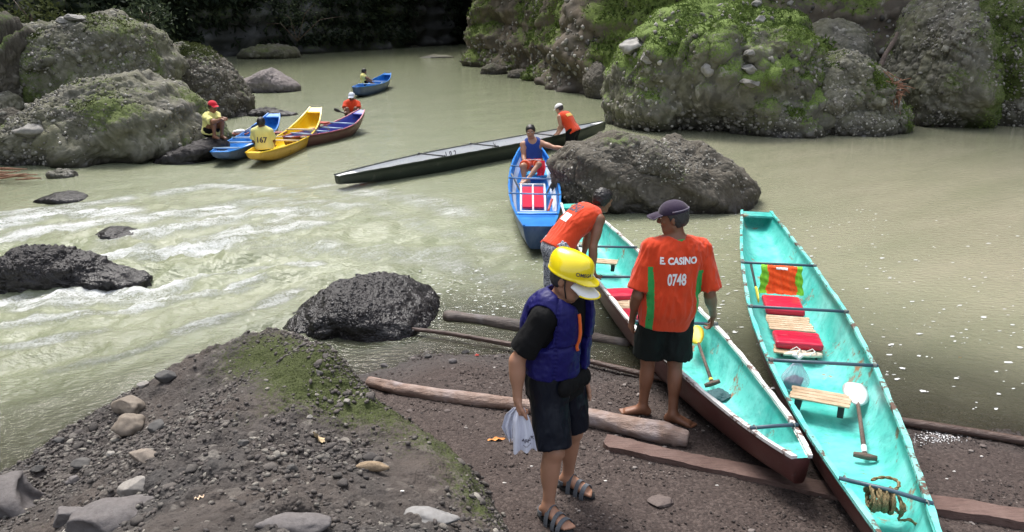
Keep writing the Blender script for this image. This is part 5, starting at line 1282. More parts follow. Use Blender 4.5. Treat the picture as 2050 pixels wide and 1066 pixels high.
BOUL_A = m_stone('embedded_pebbles', [(.05, .046, .040), (.13, .12, .10), (.21, .20, .175), (.16, .15, .13), (.25, .24, .21), (.33, .315, .28), (.52, .50, .45)], attr=True, fine=20)
DARKP_A = m_stone('dark_embedded_pebbles', [(.018, .016, .017), (.03, .028, .03), (.05, .047, .05), (.035, .03, .032)], attr=True, rough=.45)
def scatter(name, pos, nor, size, mat, parent, seed=1, sink=.25, sub=1, flat=.62, alignz=.4):
    rg = np.random.default_rng(seed); n = len(pos); vars_ = [stone_geo(seed*7+k, sub) for k in range(6)]; VV = []; FF = []; AA = []; off = 0
    for k in range(6):
        idx = np.arange(k, n, 6)
        if not len(idx): continue
        V, F = vars_[k]; m = len(V)
        N = nor[idx]*(1-alignz)+np.array([0, 0, 1])*alignz; N /= np.linalg.norm(N, axis=1, keepdims=True)+1e-9
        a = rg.normal(size=(len(idx), 3)); X = np.cross(a, N); X /= np.linalg.norm(X, axis=1, keepdims=True)+1e-9; Y_ = np.cross(N, X)
        s = size[idx]; sx = s*(.8+.5*rg.random(len(idx))); sy = s*(.6+.35*rg.random(len(idx))); sz = s*flat*(.6+.6*rg.random(len(idx)))
        W = pos[idx][:, None, :]+X[:, None, :]*(V[None, :, 0:1]*sx[:, None, None])+Y_[:, None, :]*(V[None, :, 1:2]*sy[:, None, None])+N[:, None, :]*((V[None, :, 2:3]+1-2*sink)*sz[:, None, None])
        VV.append(W.reshape(-1, 3)); FF.append((F[None]+(np.arange(len(idx))*m)[:, None, None]).reshape(-1, 3)+off); AA.append(np.repeat(rg.random(len(idx)), m)); off += m*len(idx)
    o = mobj(name, np.concatenate(VV), np.concatenate(FF), mat, parent, smooth=True, attrs={'pid': np.concatenate(AA)}); o['kind'] = 'stuff'; return o
def inview(P, mg=60, ymin=0):
    v = P-np.array([0, 0, CAMZ]); dz = v[:, 1]*CT-v[:, 2]*ST; up = v[:, 1]*ST+v[:, 2]*CT; px = 1025+FPX*v[:, 0]/dz; py = 533-FPX*up/dz
    return (dz > .3) & (px > -mg) & (px < 2050+mg) & (py > -mg) & (py < 1066+mg)
# ledge: large stones as parts, the small ones as one mass
Nl = vnormals(LV, LF); cand = np.where(inview(LV, 80) & (LV[:, 2] > -.05) & (LV[:, 1] > 1.2))[0]
Pc = LV[cand]; dens = np.clip(.45+1.1*vnoise(Pc*1.9, 60)+.35*vnoise(Pc*5, 61), .03, 1)
dens *= np.where(Pc[:, 0] < -1.2, 1.15, .85)
dens *= (1-.85*np.exp(-((Pc[:, 0]-G(420, 1010, 1.05)[0])**2+(Pc[:, 1]-G(420, 1010, 1.05)[1])**2)/.10))
pick = RNG.choice(len(cand), 11500, p=dens/dens.sum()); Pp = Pc[pick]+np.c_[RNG.normal(0, .006, (len(pick), 2)), np.zeros(len(pick))]
sz = .006+.017*RNG.random(len(pick))**2.6
scatter('ledge_pebbles', Pp, Nl[cand][pick], sz, LEDST_A, ledge, 3, sink=.30, sub=1)
pick = RNG.choice(len(cand), 290, replace=False, p=dens/dens.sum()); meshes = []
for k in range(8):
    V, F = stone_geo(90+k, 2, .6); meshes.append(mesh_data('stone', V, F, LEDST, True))
for i, q in enumerate(pick):
    o = bpy.data.objects.new('stone', meshes[i % 8]); COL.objects.link(o); s = .015+.024*RNG.random()**2.4; n = nrm(Nl[cand][q]+[0, 0, .5])
    o.parent = ledge; o.location = Vector(list(Pc[q]-world_loc(ledge)+n*s*.12)); o.scale = (s*(1+.4*RNG.random()), s*(.7+.3*RNG.random()), s*.62)
    o.rotation_euler = Matrix(frame(n, RNG.normal(size=3)).tolist()).to_euler()
# named loose stones on the ledge
def stone_px(px, py, w_, hgt, d_, mat, label, seed, name='stone', rot=0., cat='stone', tilt=(0, 0), sub=4, ang=.6, sink=.3, lift=0.):
    p, n = hit(px, py); V, F = stone_geo(seed, sub, ang); V = V*np.array([w_, d_, hgt])/2
    V = V+vnormals(V, F)*(.02*min(w_, hgt)*fbm(V*40/max(w_, .05)*.2, 4, seed))[:, None]
    R = np.array(Matrix.Rotation(rot, 3, 'Z') @ Matrix.Rotation(tilt[0], 3, 'X') @ Matrix.Rotation(tilt[1], 3, 'Y')); V = V @ R.T+p+[0, 0, hgt*(.5-sink)+lift]
    o = mobj(name, V, F, mat, None, origin=p); tag(o, label, cat); return o
TAN = m_stone('tan_stone', [(.20, .165, .13), (.24, .20, .165)], fine=30); PAL = m_stone('pale_grey_stone', [(.27, .25, .225), (.32, .30, .27)], fine=30); SLAB = m_stone('lilac_grey_slab', [(.12, .108, .106), (.145, .132, .130)], fine=38, bump=.9); DGR = m_stone('dark_grey_stone', [(.07, .068, .066), (.09, .085, .08)], fine=30)
for a in [
 (258, 822, .27, .14, .16, TAN, 'smooth tan egg-shaped stone resting on the ledge edge above the pitted one', 401, -.3), (262, 868, .24, .18, .17, TAN, 'pitted tan stone under the smooth egg-shaped one on the ledge', 402, .1),
 (318, 862, .12, .10, .10, DGR, 'dark round stone touching the pitted tan stone', 403, .4), (292, 922, .18, .09, .12, TAN, 'flat-topped tan stone below the pitted one', 404, -.2),
 (333, 762, .16, .11, .12, DGR, 'grey angular stone on the upper ledge edge near the water', 405, .2), (288, 775, .09, .07, .07, PAL, 'small pale stone beside the grey angular one at the ledge edge', 406, 0),
 (163, 933, .13, .07, .09, DGR, 'grey flat stone low on the wet slope at left', 407, .3), (75, 945, .09, .06, .07, DGR, 'small dark block low on the wet slope at far left', 408, .3), (120, 886, .09, .05, .06, DGR, 'small rounded stone at the water edge of the left slope', 409, .1),
 (275, 985, .17, .10, .10, PAL, 'pale broken stone above the lilac slab', 410, .4), (222, 913, .06, .05, .05, PAL, 'tiny pale stone left of the flat-topped tan one', 411, .1),
 (140, 1045, .20, .13, .15, SLAB, 'upright grey-violet stone at the bottom left', 412, .5), (150, 968, .10, .06, .07, SLAB, 'grey-violet stone above the upright one at the bottom left', 413, .5),
 (640, 750, .055, .04, .04, DGR, 'little dark stone among the moss on the ledge top', 414, .5), (488, 892, .06, .05, .05, DGR, 'small dark cube-like stone in the middle of the ledge', 415, .2),
 (585, 943, .06, .045, .045, DGR, 'dark pebble beside the woody brown chunk', 416, .2), (620, 838, .04, .03, .03, PAL, 'white pebble right above the dry leaf', 417, .2), (695, 806, .05, .035, .035, PAL, 'white pebble in the moss near the log end', 418, .2),
 (1320, 1009, .16, .05, .11, m_stone('brown_stone', [(.13, .10, .09), (.15, .115, .10)]), 'flat brown stone half sunk in the gravel near the sandals', 419, .1), (858, 716, .07, .045, .05, DGR, 'wet flat stone in the gravel at the edge of the pool', 420, .4), (905, 727, .085, .05, .06, SLAB, 'wet grey stone at the pool edge nearest the man in the hard hat', 421, .2), (770, 735, .08, .05, .055, SLAB, 'wet grey stone beside the log tip in the pool', 422, .2), (932, 708, .09, .05, .04, DGR, 'elongated dark stone at the end of the pool', 423, .6)]:
    stone_px(*a[:8], rot=a[8], sink=.22)
stone_px(240, 1040, .50, .16, .30, SLAB, 'large flat lilac-grey slab set in the ledge at bottom left', 430, rot=.35, sink=.42, ang=1.); stone_px(30, 1015, .55, .3, .4, SLAB, 'big worn slab at the bottom left corner by the water', 431, rot=-.2, sink=.36, ang=1.)
stone_px(862, 1040, .30, .09, .15, m_stone('smooth_light_grey_stone', [(.23, .225, .22), (.25, .245, .24)], fine=22, bump=.5), 'smooth light grey slab sunk in the ledge at bottom centre', 432, rot=-.35, sink=.42, ang=1.); stone_px(590, 1050, .34, .08, .14, SLAB, 'long grey slab sunk in the ledge at the bottom', 433, rot=.1, sink=.42, ang=1.)
stone_px(735, 720, .01, .01, .01, DGR, 'x', 1) if False else None
# tan crust on the ledge around the bottom slab, woody chunk, dry leaf
CRUST = m_rock('tan_crust', (.10, .07, .05), (.17, .125, .09), (.30, .24, .18), fine=50, tint=(.16, .11, .08))
WOODC = m_simple('rotten_wood', (.26, .19, .12), .9, .5, 60, .9)
b_ = stone_px(745, 938, .17, .055, .05, WOODC, 'rotten light brown wood chunk lying on the ledge', 440, name='wood_chunk', rot=-.1, cat='wood chunk', ang=.3)
def leaf(px, py, L, W_, mat, label, rot, cup=.02, name='dry_leaf', cat='leaf'):
    p, n = hit(px, py); fr_ = frame(n, A3(math.cos(rot), math.sin(rot), 0)); V = []
    for i in range(11):
        t = i/10; wd = W_*math.sin(math.pi*min(1, t*.97+.03))**.7*(1+.25*math.sin(t*19))
        for j in (-1, -.4, .4, 1): V.append(p+fr_[:, 0]*(t-.5)*L+fr_[:, 1]*j*wd/2+fr_[:, 2]*(.006+cup*j*j*math.sin(3*t)+.006*math.sin(t*14+j)))
    V = np.array(V); F = [tuple(f) for f in grid_faces(11, 4)]; n_ = len(V); F += [tuple(q+n_ for q in f[::-1]) for f in grid_faces(11, 4)]
    o = mobj(name, np.vstack([V, V-fr_[:, 2]*.0015]), F, mat, None, origin=p); tag(o, label, cat)
leaf(635, 880, .115, .075, m_simple('dry_leaf_tan', (.48, .37, .22), .8, .4, 30, .4), 'curled dry tan leaf on the dark ledge', -.9)
leaf(994, 882, .13, .035, m_simple('orange_peel', (.62, .25, .06), .7, .3, 30, .3), 'orange strip of peel on the gravel beside the white bag', .15, .01, 'peel', 'peel')
leaf(1922, 717, .05, .03, m_simple('yellow_leaf', (.75, .36, .02), .7), 'orange-yellow leaf floating on the calm water at right', .3, .004, 'floating_leaf')
leaf(955, 713, .04, .03, m_simple('red_scrap', (.55, .07, .05), .6), 'small red scrap among the wet gravel by the pool', .3, .01, 'scrap', 'scrap')
leaf(400, 998, .045, .04, m_simple('pale_bit', (.62, .45, .32), .8), 'small pale orange disc on the ledge crust', .3, .0, 'scrap', 'scrap')
# beach pebbles
n = 13500; rg = np.random.default_rng(5); xx = rg.uniform(-1.3, 4.6, n*3); yy = rg.uniform(2.9, 6.7, n*3); zz_ = ground_z(xx, yy, False)
m = (zz_ > -.05) & inview(np.c_[xx, yy, zz_], 30); dn = np.clip(.55+.9*fbm(np.c_[xx, yy, 0*xx]*2.2, 2, 71), .06, 1); m &= rg.random(len(xx)) < dn; ii = np.where(m)[0][:n]
Pb = np.c_[xx[ii], yy[ii], zz_[ii]]; scatter('beach_pebbles', Pb, np.tile(A3(0, 0, 1), (len(ii), 1)), .0045+.009*rg.random(len(ii))**3, BEACH_A, ground, 9, sink=.15, sub=1)
m2 = [q for q in ii if zz_[q] > .0][:260]; bm_ = [mesh_data('stone', *stone_geo(140+k, 2, .6), BEACH_A and m_stone('beach_stone', [(.04, .028, .025), (.08, .058, .05), (.10, .08, .07), (.15, .12, .11), (.30, .27, .25)]), True) for k in range(6)]
for i, q in enumerate(m2):
    o = bpy.data.objects.new('stone', bm_[i % 6]); COL.objects.link(o); s = .012+.014*rg.random()**3; o.parent = ground; o.location = (xx[q], yy[q], zz_[q]+s*.2); o.scale = (s*1.2, s*.9, s*.6); o.rotation_euler = (0, 0, rg.random()*6)
wp = [(1523, 0), (1100, 968), (1010, 968), (1212, 964), (805, 985), (1435, 973), (1064, 935), (1300, 770), (1895, 960), (1910, 945), (1965, 915), (1048, 756), (990, 737)]
WB = m_simple('white_shell_bit', (.72, .69, .64), .6)
for px, py in wp[1:]:
    p, n_ = hit(px, py); V, F = stone_geo(int(px), 2); o = mobj('shell_bit', V*A3(.013, .006, .005)+p+[0, 0, .004], F, WB, ground)
# patch of white scum at the waterline on the right
sc = np.array([G(1880+rg.normal()*26, 877+rg.normal()*9+.0, .03) for _ in range(260)]); sc[:, 2] = ground_z(sc[:, 0], sc[:, 1])+.006
o = scatter('white_scum', sc, np.tile(A3(0, 0, 1), (len(sc), 1)), .003+.005*rg.random(len(sc)), WPL, None, 4, flat=.3); tag(o, kind='stuff')

def log(name, pts, r, mat, label, cat='log', seed=1, knots=(), n=44, seg=22, rough_=.14, parent=None, ends=.3):
    pts = np.array(pts, float); tq = np.linspace(0, len(pts)-1, n); idx = np.arange(len(pts)); C = np.stack([np.interp(tq, idx, pts[:, k]) for k in range(3)], -1)
    for _ in range(3): C[1:-1] = (C[:-2]+2*C[1:-1]+C[2:])/4
    rr = np.interp(tq, np.linspace(0, len(pts)-1, len(r)), r); V = []
    T = np.gradient(C, axis=0); T /= np.linalg.norm(T, axis=1, keepdims=True)
    for i in range(n):
        R = frame(T[i], A3(0, 0, 1)); e = min(i, n-1-i); sh = 1 if e > 0 else .86
        for j in range(seg):
            a = 2*math.pi*j/seg; V.append(C[i]+(R[:, 0]*math.cos(a)+R[:, 1]*math.sin(a))*rr[i]*sh)
    V = np.array(V); Cn = np.repeat(C, seg, 0); rad = V-Cn; rl = np.linalg.norm(rad, axis=1, keepdims=True); ang = np.tile(np.arange(seg), n)/seg*2*math.pi
    qn = np.c_[np.repeat(np.arange(n), seg)*.12, np.cos(ang)*1.5, np.sin(ang)*1.5]
    dsp = rough_*fbm(qn, 3, seed)+.35*rough_*fbm(qn*np.array([1, 6, 6]), 2, seed+5)
    for kt, ka, kh in knots: dsp += kh*np.exp(-((np.repeat(np.arange(n), seg)/(n-1)-kt)/.014)**2-((np.angle(np.exp(1j*(ang-ka))))/.5)**2)
    V = Cn+rad*(1+dsp[:, None]); F = [(i*seg+j, (i*seg+(j+1) % seg), (i+1)*seg+(j+1) % seg, (i+1)*seg+j) for i in range(n-1) for j in range(seg)]
    for i0, sg in ((0, -1), (n-1, 1)):
        V = np.vstack([V, C[i0]-sg*T[i0]*rr[i0]*ends*.3]); k = len(V)-1; F += [(i0*seg+j, i0*seg+(j+1) % seg, k) if sg > 0 else (i0*seg+(j+1) % seg, i0*seg+j, k) for j in range(seg)]
    o = mobj(name, V, F, mat, parent); 
    if parent is None: tag(o, label, cat)
    return o
def m_wood(name, a, b, wet=.0, ring=40, rough=.7, patch=None):
    t = NT(name); n = t.noise(5, 6, .65); n2 = t.noise(ring, 5, .7, src=t.map(scale=(.15, 1, 1)))
    c = t.mix(t.ramp(n, [(.35, 0.), (.68, 1.)]), a, b); c = t.mix(t.ramp(n2, [(.45, 0.), (.8, .6)]), c, tuple(np.array(a)*.5))
    if patch: c = t.mix(t.ramp(t.noise(3.1, 3), [(.55, 0.), (.68, .8)]), c, patch)
    t.base(c); t.rough(rough); t.bump(t.math('ADD', n, t.math('MULTIPLY', n2, 1.6)), .9, .012); return t.m
LOGP = m_wood('pale_driftwood', (.20, .12, .085), (.34, .26, .225), patch=(.36, .31, .31), rough=.6); LOGD = m_wood('dark_wet_pole', (.06, .032, .024), (.11, .07, .055), rough=.32); LOGS = m_wood('sunken_bark', (.055, .042, .036), (.12, .09, .075), rough=.5, patch=(.17, .15, .15)); BOARD = m_wood('brown_board', (.11, .062, .050), (.165, .105, .088), rough=.75)
gl_ = lambda px, py, r: (lambda q: q+A3(0, 0, 0))(G(px, py, max(ground_at(*G(px, py, .1)[:2]), -.02)+r))
log('drift_log', [gl_(738, 764, .05), gl_(800, 779, .05), gl_(880, 792, .05), gl_(1000, 806, .055), gl_(1110, 822, .06), gl_(1240, 850, .07), gl_(1330, 868, .078), gl_(1378, 880, .07)], [.045, .052, .05, .052, .056, .066, .078, .080, .060], LOGP, 'long pale driftwood log lying on the gravel behind the legs of the hard-hat man', seed=3, knots=[(.10, 1.2, .9), (.6, .4, .25), (.93, 2.5, .35)], n=90, seg=28)
log('pole', [gl_(797, 656, .07), G(900, 668, .07), G(1040, 693, .06), gl_(1180, 724, .04), gl_(1275, 746, .035), gl_(1400, 775, .035)], [.020, .022, .025, .026, .027, .027], LOGD, 'thin wet brown pole running from the black rock to behind the standing men', 'pole', seed=5)
log('sunken_log', [G(890, 632, .03), G(960, 640, .03), G(1080, 660, .03), G(1180, 675, .02), G(1262, 690, .0)], [.060, .060, .058, .052, .048], LOGS, 'thick waterlogged log lying half under water right of the black rock', seed=8, knots=[(.05, 1.5, .5)], rough_=.16)
log('pipe', [gl_(1760, 838, .03), gl_(1850, 851, .03), gl_(1950, 866, .03), gl_(2060, 885, .03), gl_(2160, 902, .03)], [.034, .034, .033, .033, .033], LOGD, 'dark wet pipe along the waterline at the right edge', 'pipe', seed=9, rough_=.03)
def plank(pts2, w_, th, label, seed, zof):
    a, b = [np.array(p, float) for p in pts2]; d = nrm(b-a); l = nrm(np.cross(ZUP, d)); n = 60; V = []
    for i in range(n):
        t = i/(n-1); c_ = a+(b-a)*t; wl = w_/2*(1+.06*math.sin(t*7+seed)+.05*math.sin(t*31+seed)); wr = w_/2*(1+.05*math.sin(t*9+2*seed)+.05*math.sin(t*23)); 
        if t < .03: wl *= .45+t*18; 
        for s1, s2 in ((-wl, 0), (-wl, 1), (wr*0, 1.02), (wr, 1), (wr, 0)): V.append(c_+l*s1+A3(0, 0, th*s2+.004*math.sin(t*13+s1*9)))
    V = np.array(V); F = [(i*5+j, i*5+(j+1) % 5, (i+1)*5+(j+1) % 5, (i+1)*5+j) for i in range(n-1) for j in range(5)]+[(0, 1, 2, 3, 4), tuple((n-1)*5+j for j in range(4, -1, -1))]
    V += .003*np.stack([fbm(V*20, 2, seed+k) for k in range(3)], -1); o = mobj('plank', V, F, BOARD, smooth=False); tag(o, label, 'plank')
    return o
pa, pb = G(1210, 893, .16), G(1700, 1000, .16); plank([pa, pb], .145, .05, 'brown weathered plank running under the bows of both teal canoes', 1, 0)
pa, pb = G(1640, 990, .15), G(2140, 1060, .17); plank([pa, pb], .15, .06, 'reddish brown plank at bottom right beyond the rope canoe', 2, 0)

# ------------------------------------------------------------------ things in the canoes
REDV = m_simple('red_vinyl', (.52, .012, .045), .28, .2, 9, .25, bd=.01); BAMB = m_wood('split_bamboo', (.42, .28, .16), (.66, .50, .36), rough=.6); DWOOD = m_simple('dark_wet_wood', (.02, .018, .018), .7)
def boatz(bt, p, zbf): root, P, hb, d = bt; t = np.clip(((p-P(0, 0, 0)) @ d['ux'])/d['L'], 0, 1); return max(float(zbf(t))+.03, .05)
def infl(bt, zbf, px, py, lift): 
    z = .1
    for _ in range(5): q = G(px, py, z); z = boatz(bt, q, zbf)+lift
    return G(px, py, z)
def cushion(bt, zbf, px, py, L, W_, H, label, lift=.10, tilt=0., bow=0.):
    c = infl(bt, zbf, px, py, lift); ux, uy = bt[3]['ux'], bt[3]['uy']; sd = Sdf(.009)
    up = nrm(ZUP+ux*tilt); fx = nrm(ux-up*np.dot(ux, up))
    R = np.array([fx, uy, up]).T
    def f_(P):
        q = (P-c) @ R; d = np.abs(q)-np.array([L/2, W_/2, H/2])+.022; return np.linalg.norm(np.maximum(d, 0), axis=-1)+np.minimum(d.max(-1), 0)-.022
    ext = L/2+W_/2; sd.fn(f_, c-ext, c+ext, 0); V, F = sd.mesh(); q = (V-c) @ R
    V = V+up*(.012*np.cos(q[:, 0:1]/L*3)*np.cos(q[:, 1:2]/W_*3))*(q[:, 2:3] > 0)+vnormals(V, F)*(.004*fbm(q*A3(30, 9, 9), 3, 2))[:, None]
    o = mobj('cushion', V, F, REDV); tag(o, label, 'cushion'); return o, c, R
def slats(bt, zbf, p1, p2, W_, n, label, name='slat_mat', mat=None, lift=.08, th=.016, legs=0, cat='mat', legh=.09):
    """slats laid side by side from p1 to p2"""
    a = infl(bt, zbf, *p1, lift); b = infl(bt, zbf, *p2, lift); ux, uy = bt[3]['ux'], bt[3]['uy']; d = nrm(b-a); l = nrm(uy-d*np.dot(uy, d)); up = np.cross(d, l); up = up if up[2] > 0 else -up
    root = empty(name, (a+b)/2-[0, 0, lift]); tag(root, label, cat); st_ = np.linalg.norm(b-a)/n
    for i in range(n):
        c = a+d*st_*(i+.5)+l*RNG.normal()*.006; m_ = MB(); m_.box(c, (st_*.86, W_*(.97+.05*RNG.random()), th), np.array([d, l, up]).T, bev=.003); m_.build('slat', mat or BAMB, root)
    for s1 in (-1, 1):
        if legs:
            m_ = MB(); c = (a+b)/2+l*s1*W_*.36-up*(legh/2+th/2); m_.box(c, (st_*n*.9, .045, legh), np.array([d, l, up]).T, bev=.004); m_.build('leg', DWOOD, root)
        else:
            m_ = MB(); m_.box((a+b)/2+l*s1*W_*.35-up*(th+.004), (st_*n*1.02, .02, .016), np.array([d, l, up]).T); m_.build('rail', DWOOD, root)
    return root
def paddle(name, pts, mats, label, blade=(.30, .17), bn=None, tee=.13, r=.013, band=None, cat='paddle'):
    """pts: blade tip, handle end; bn = blade normal"""
    a, b = np.array(pts[0], float), np.array(pts[1], float); d = nrm(b-a); bn = nrm((bn if bn is not None else ZUP)); l = nrm(np.cross(bn, d)); bn = np.cross(d, l); L = np.linalg.norm(b-a)
    root = empty(name, (a+b)/2); tag(root, label, cat); V = []; n = 14
    for i in range(n):
        t = i/(n-1); w_ = blade[1]/2*(math.sin(math.pi*(.06+.90*t)**.75)**.55 if t < 1 else .15); w_ = max(w_, r); c = a+d*blade[0]*t
        for q, h_ in ((-1, 0), (-.5, 1), (0, 1.3), (.5, 1), (1, 0), (.5, -1), (0, -1.3), (-.5, -1)): V.append(c+l*q*w_+bn*h_*(.005+.006*t))
    F = [(i*8+j, i*8+(j+1) % 8, (i+1)*8+(j+1) % 8, (i+1)*8+j) for i in range(n-1) for j in range(8)]+[tuple(range(8))[::-1], tuple((n-1)*8+j for j in range(8))]
    mobj('blade', V, F, mats[0], root)
    m_ = MB(); m_.tube([a+d*blade[0]*.93, (a+b)/2+d*.05, b-d*.004], [r, r, r*1.15], 10); m_.build('shaft', mats[1], root, True)
    if tee: m_ = MB(); m_.tube([b-l*tee/2, b-l*tee*.2, b+l*tee*.2, b+l*tee/2], [r*1.2, r*1.5, r*1.5, r*1.2], 10); m_.build('handle', mats[1], root, True)
    if band: m_ = MB(); m_.tube([b-d*band[1], b-d*band[2]], r*1.25, 10); m_.build('painted_band', band[0], root, True)
    return root
SHAFT = m_wood('brown_shaft', (.10, .06, .045), (.17, .11, .085), rough=.5); YBL = m_paint('yellow_blade', (.78, .55, .02), amt=.2)
WBL = m_paint('white_blade', (.72, .72, .72), pale=(.78, .78, .78), worn=(.4, .38, .35), amt=-.2)
# right canoe
cushion(BR, zbR, 1567, 612, .43, .38, .07, 'red vinyl seat cushion under the orange shirt in the right canoe', lift=.12)
cushion(BR, zbR, 1596, 682, .30, .42, .07, 'red vinyl cushion between bamboo slats and flip-flops in the right canoe', lift=.12)
slats(BR, zbR, (1586, 663), (1576, 634), .42, 7, 'split-bamboo slats between the two red cushions in the right canoe', lift=.10)
slats(BR, zbR, (1600, 712), (1596, 694), .42, 2, 'bamboo slat edge under the lower red cushion beside the flip-flops', lift=.07)
slats(BR, zbR, (1640, 807), (1646, 783), .42, 4, 'low wooden bench with dark legs standing in the right canoe', name='bench', mat=BAMB, lift=.17, legs=1, cat='bench', th=.014)
slats(BL, zbL, (1205, 528), (1207, 519), .36, 3, 'small wooden bench in the far half of the left teal canoe', name='bench', mat=BAMB, lift=.17, legs=1, cat='bench', th=.016)
cushion(BL, zbL, 1248, 590, .26, .40, .07, 'red cushion in the left teal canoe nearest the bending man', lift=.12)
slats(BL, zbL, (1262, 630), (1256, 600), .40, 6, 'pale wooden slats between the red cushions in the left teal canoe', lift=.10)
cushion(BL, zbL, 1272, 632, .26, .38, .07, 'red cushion in the left teal canoe half hidden by the man numbered 0748', lift=.12)
# backrest with the shirt
ux, uy = BR[3]['ux'], BR[3]['uy']; c = infl(BR, zbR, 1562, 585, .12); t_ = MB(); upb = nrm(ZUP*1+ux*.45); m_ = MB()
bkr = empty('backrest', c-[0, 0, .1]); tag(bkr, 'slanted board backrest hidden under the orange shirt in the right canoe', 'backrest'); m_.box(c+upb*.13, (.015, .32, .30), np.array([nrm(np.cross(uy, upb)), uy, upb]).T, bev=.004); m_.build('back_board', BAMB, bkr)
def drape(c, wu, hu, right, up, out, mats, label, seed, fmf):
    V = []; nx, ny = 40, 34
    for s1 in (0, 1):
        for i in range(nx):
            for j in range(ny):
                u = i/(nx-1)-.5; v = j/(ny-1); wv = .010*math.sin(u*26+v*3+seed)*(1-v*.6)+.006*math.sin(u*61+v*7)+.004*math.sin(v*23+u*11)
                p = c+right*u*wu*(1+.10*(1-v)+.03*math.sin(v*15))+up*v*hu+out*(.02+wv-.09*max(0, v-.94)*10*.5+.004*s1+.05*(max(0, .15-v)*2.5))
                V.append(p)
    n_ = nx*ny; Fg = grid_faces(nx, ny); C = ((Fg[:, 0]//ny)/(nx-1)-.5, (Fg[:, 0] % ny)/(ny-1)); fm = [fmf(a, b) for a, b in zip(*C)]*2
    o = mobj('draped_shirt', V, [tuple(f[::-1]) for f in Fg]+[tuple(q+n_ for q in f) for f in Fg], mats, None, fm=fm); tag(o, label, 'shirt'); return o
LIME = m_cloth('lime_jersey_panel', (.18, .50, .03)); OR2 = m_cloth('bright_orange_jersey', (.78, .085, .012))
dro = drape(c+A3(0, 0, -.005)-ux*.02, .42, .30, -uy, upb, -ux, [OR2, LIME], 'orange shirt with lime green sides draped over the backrest in the right canoe', 2, lambda u, v: 1 if abs(u) > .33+.03*math.sin(v*9) else 0)
V_ = np.array([v.co[:] for v in dro.data.vertices])+world_loc(dro); bs = bvh_of(V_, [p.vertices[:] for p in dro.data.polygons]); quad_decal('print', c+upb*.27, -uy, upb, -ux, .12, .022, WHITET, bs, dro, lift=.005)
paddle('paddle', [infl(BR, zbR, 1519, 603, .16), infl(BR, zbR, 1503, 528, .26)], [YBL, DWOOD], 'yellow-bladed paddle propped between the orange shirt and the canoe side', blade=(.30, .10), tee=0, bn=uy)
paddle('paddle', [infl(BR, zbR, 1712, 768, .20), infl(BR, zbR, 1732, 914, .05)], [WBL, SHAFT], 'paddle with broad white blade and brown T handle in the right canoe', blade=(.34, .20), bn=nrm(A3(-.15, -.5, 1)), band=(WPL, .12, .04), r=.015, tee=.145)
paddle('paddle', [infl(BL, zbL, 1387, 655, .28), infl(BL, zbL, 1426, 768, .06)], [YBL, SHAFT], 'paddle with yellow blade and brown T handle in the left teal canoe', blade=(.27, .16), bn=nrm(A3(-.5, -.6, 1)), band=(YBL, .06, .035), r=.014, tee=.13)
# flip-flops
for k, (px, py, rt) in enumerate(((1591, 709, .25), (1621, 713, .05))):
    p = infl(BR, zbR, px, py, .075); root = empty('flip_flop', p); tag(root, ['left of the two cream flip-flops by the lower red cushion', 'right of the two cream flip-flops by the lower red cushion'][k], 'flip-flop', 'pair of cream flip-flops in the right canoe'); V = []
    for s1 in (0, 1):
        for i in range(24):
            q = 2*math.pi*i/24; x_ = math.cos(q)*.115; y_ = math.sin(q)*(.040+.012*math.cos(q)); V.append(p+A3(x_*math.cos(rt)-y_*math.sin(rt), x_*math.sin(rt)+y_*math.cos(rt), .018*s1))
    mobj('sole', V, [tuple(range(24))[::-1], tuple(range(24, 48))]+[(i, (i+1) % 24, 24+(i+1) % 24, 24+i) for i in range(24)], m_simple('cream_foam', (.62, .52, .42), .7), root)
    m_ = MB(); a_ = A3(math.cos(rt), math.sin(rt), 0); l_ = A3(-math.sin(rt), math.cos(rt), 0); m_.tube([p+l_*.042+A3(0, 0, .02)-a_*.02, p+l_*.025+a_*.03+A3(0, 0, .055), p+a_*.065+A3(0, 0, .02), p-l_*.025+a_*.03+A3(0, 0, .055), p-l_*.042+A3(0, 0, .02)-a_*.02], .005, 6); m_.build('thong', m_simple('white_thong', (.7, .68, .66), .5), root, True)
# plastic bag
p = infl(BR, zbR, 1592, 760, .12); t = NT('clear_plastic'); t.b.inputs['Base Color'].default_value = (.50, .50, .62, 1); t.b.inputs['Roughness'].default_value = .12; t.b.inputs['Alpha'].default_value = .42
t.bump(t.noise(25, 3, .6, src=t.map(scale=(1, 1, .25))), .9, .02); PLAS = t.m
bagr = empty('plastic_bag', p-[0, 0, .09]); tag(bagr, 'knotted clear plastic bag with dark contents hanging in the right canoe', 'plastic bag')
V, F = ico(5); th_ = np.arctan2(V[:, 1], V[:, 0]); top = np.clip(V[:, 2], 0, 1); W = V*A3(.115, .105, .105); W *= (1+.06*np.cos(th_*13)*top+.03*fbm(V*3, 3, 4))[:, None]; W[:, :2] *= (1-.55*top**2)[:, None]; W[:, 2] += .07*top**3
mobj('bag_skin', W+p, F, PLAS, bagr); V, F = stone_geo(77, 4); mobj('bag_contents', V*A3(.085, .075, .060)+p-[0, 0, .035], F, m_simple('dark_contents', (.035, .03, .05), .7, .6, 30, .5), bagr)
m_ = MB(); m_.tube([p+A3(0, 0, .15), p+A3(0, 0, .19), p+A3(-.035, .0, .225)], [.014, .008, .022], 8); m_.tube([p+A3(0, 0, .17), p+A3(.035, .01, .22)], [.008, .020], 8); m_.build('bag_knot', WPL, bagr, True)
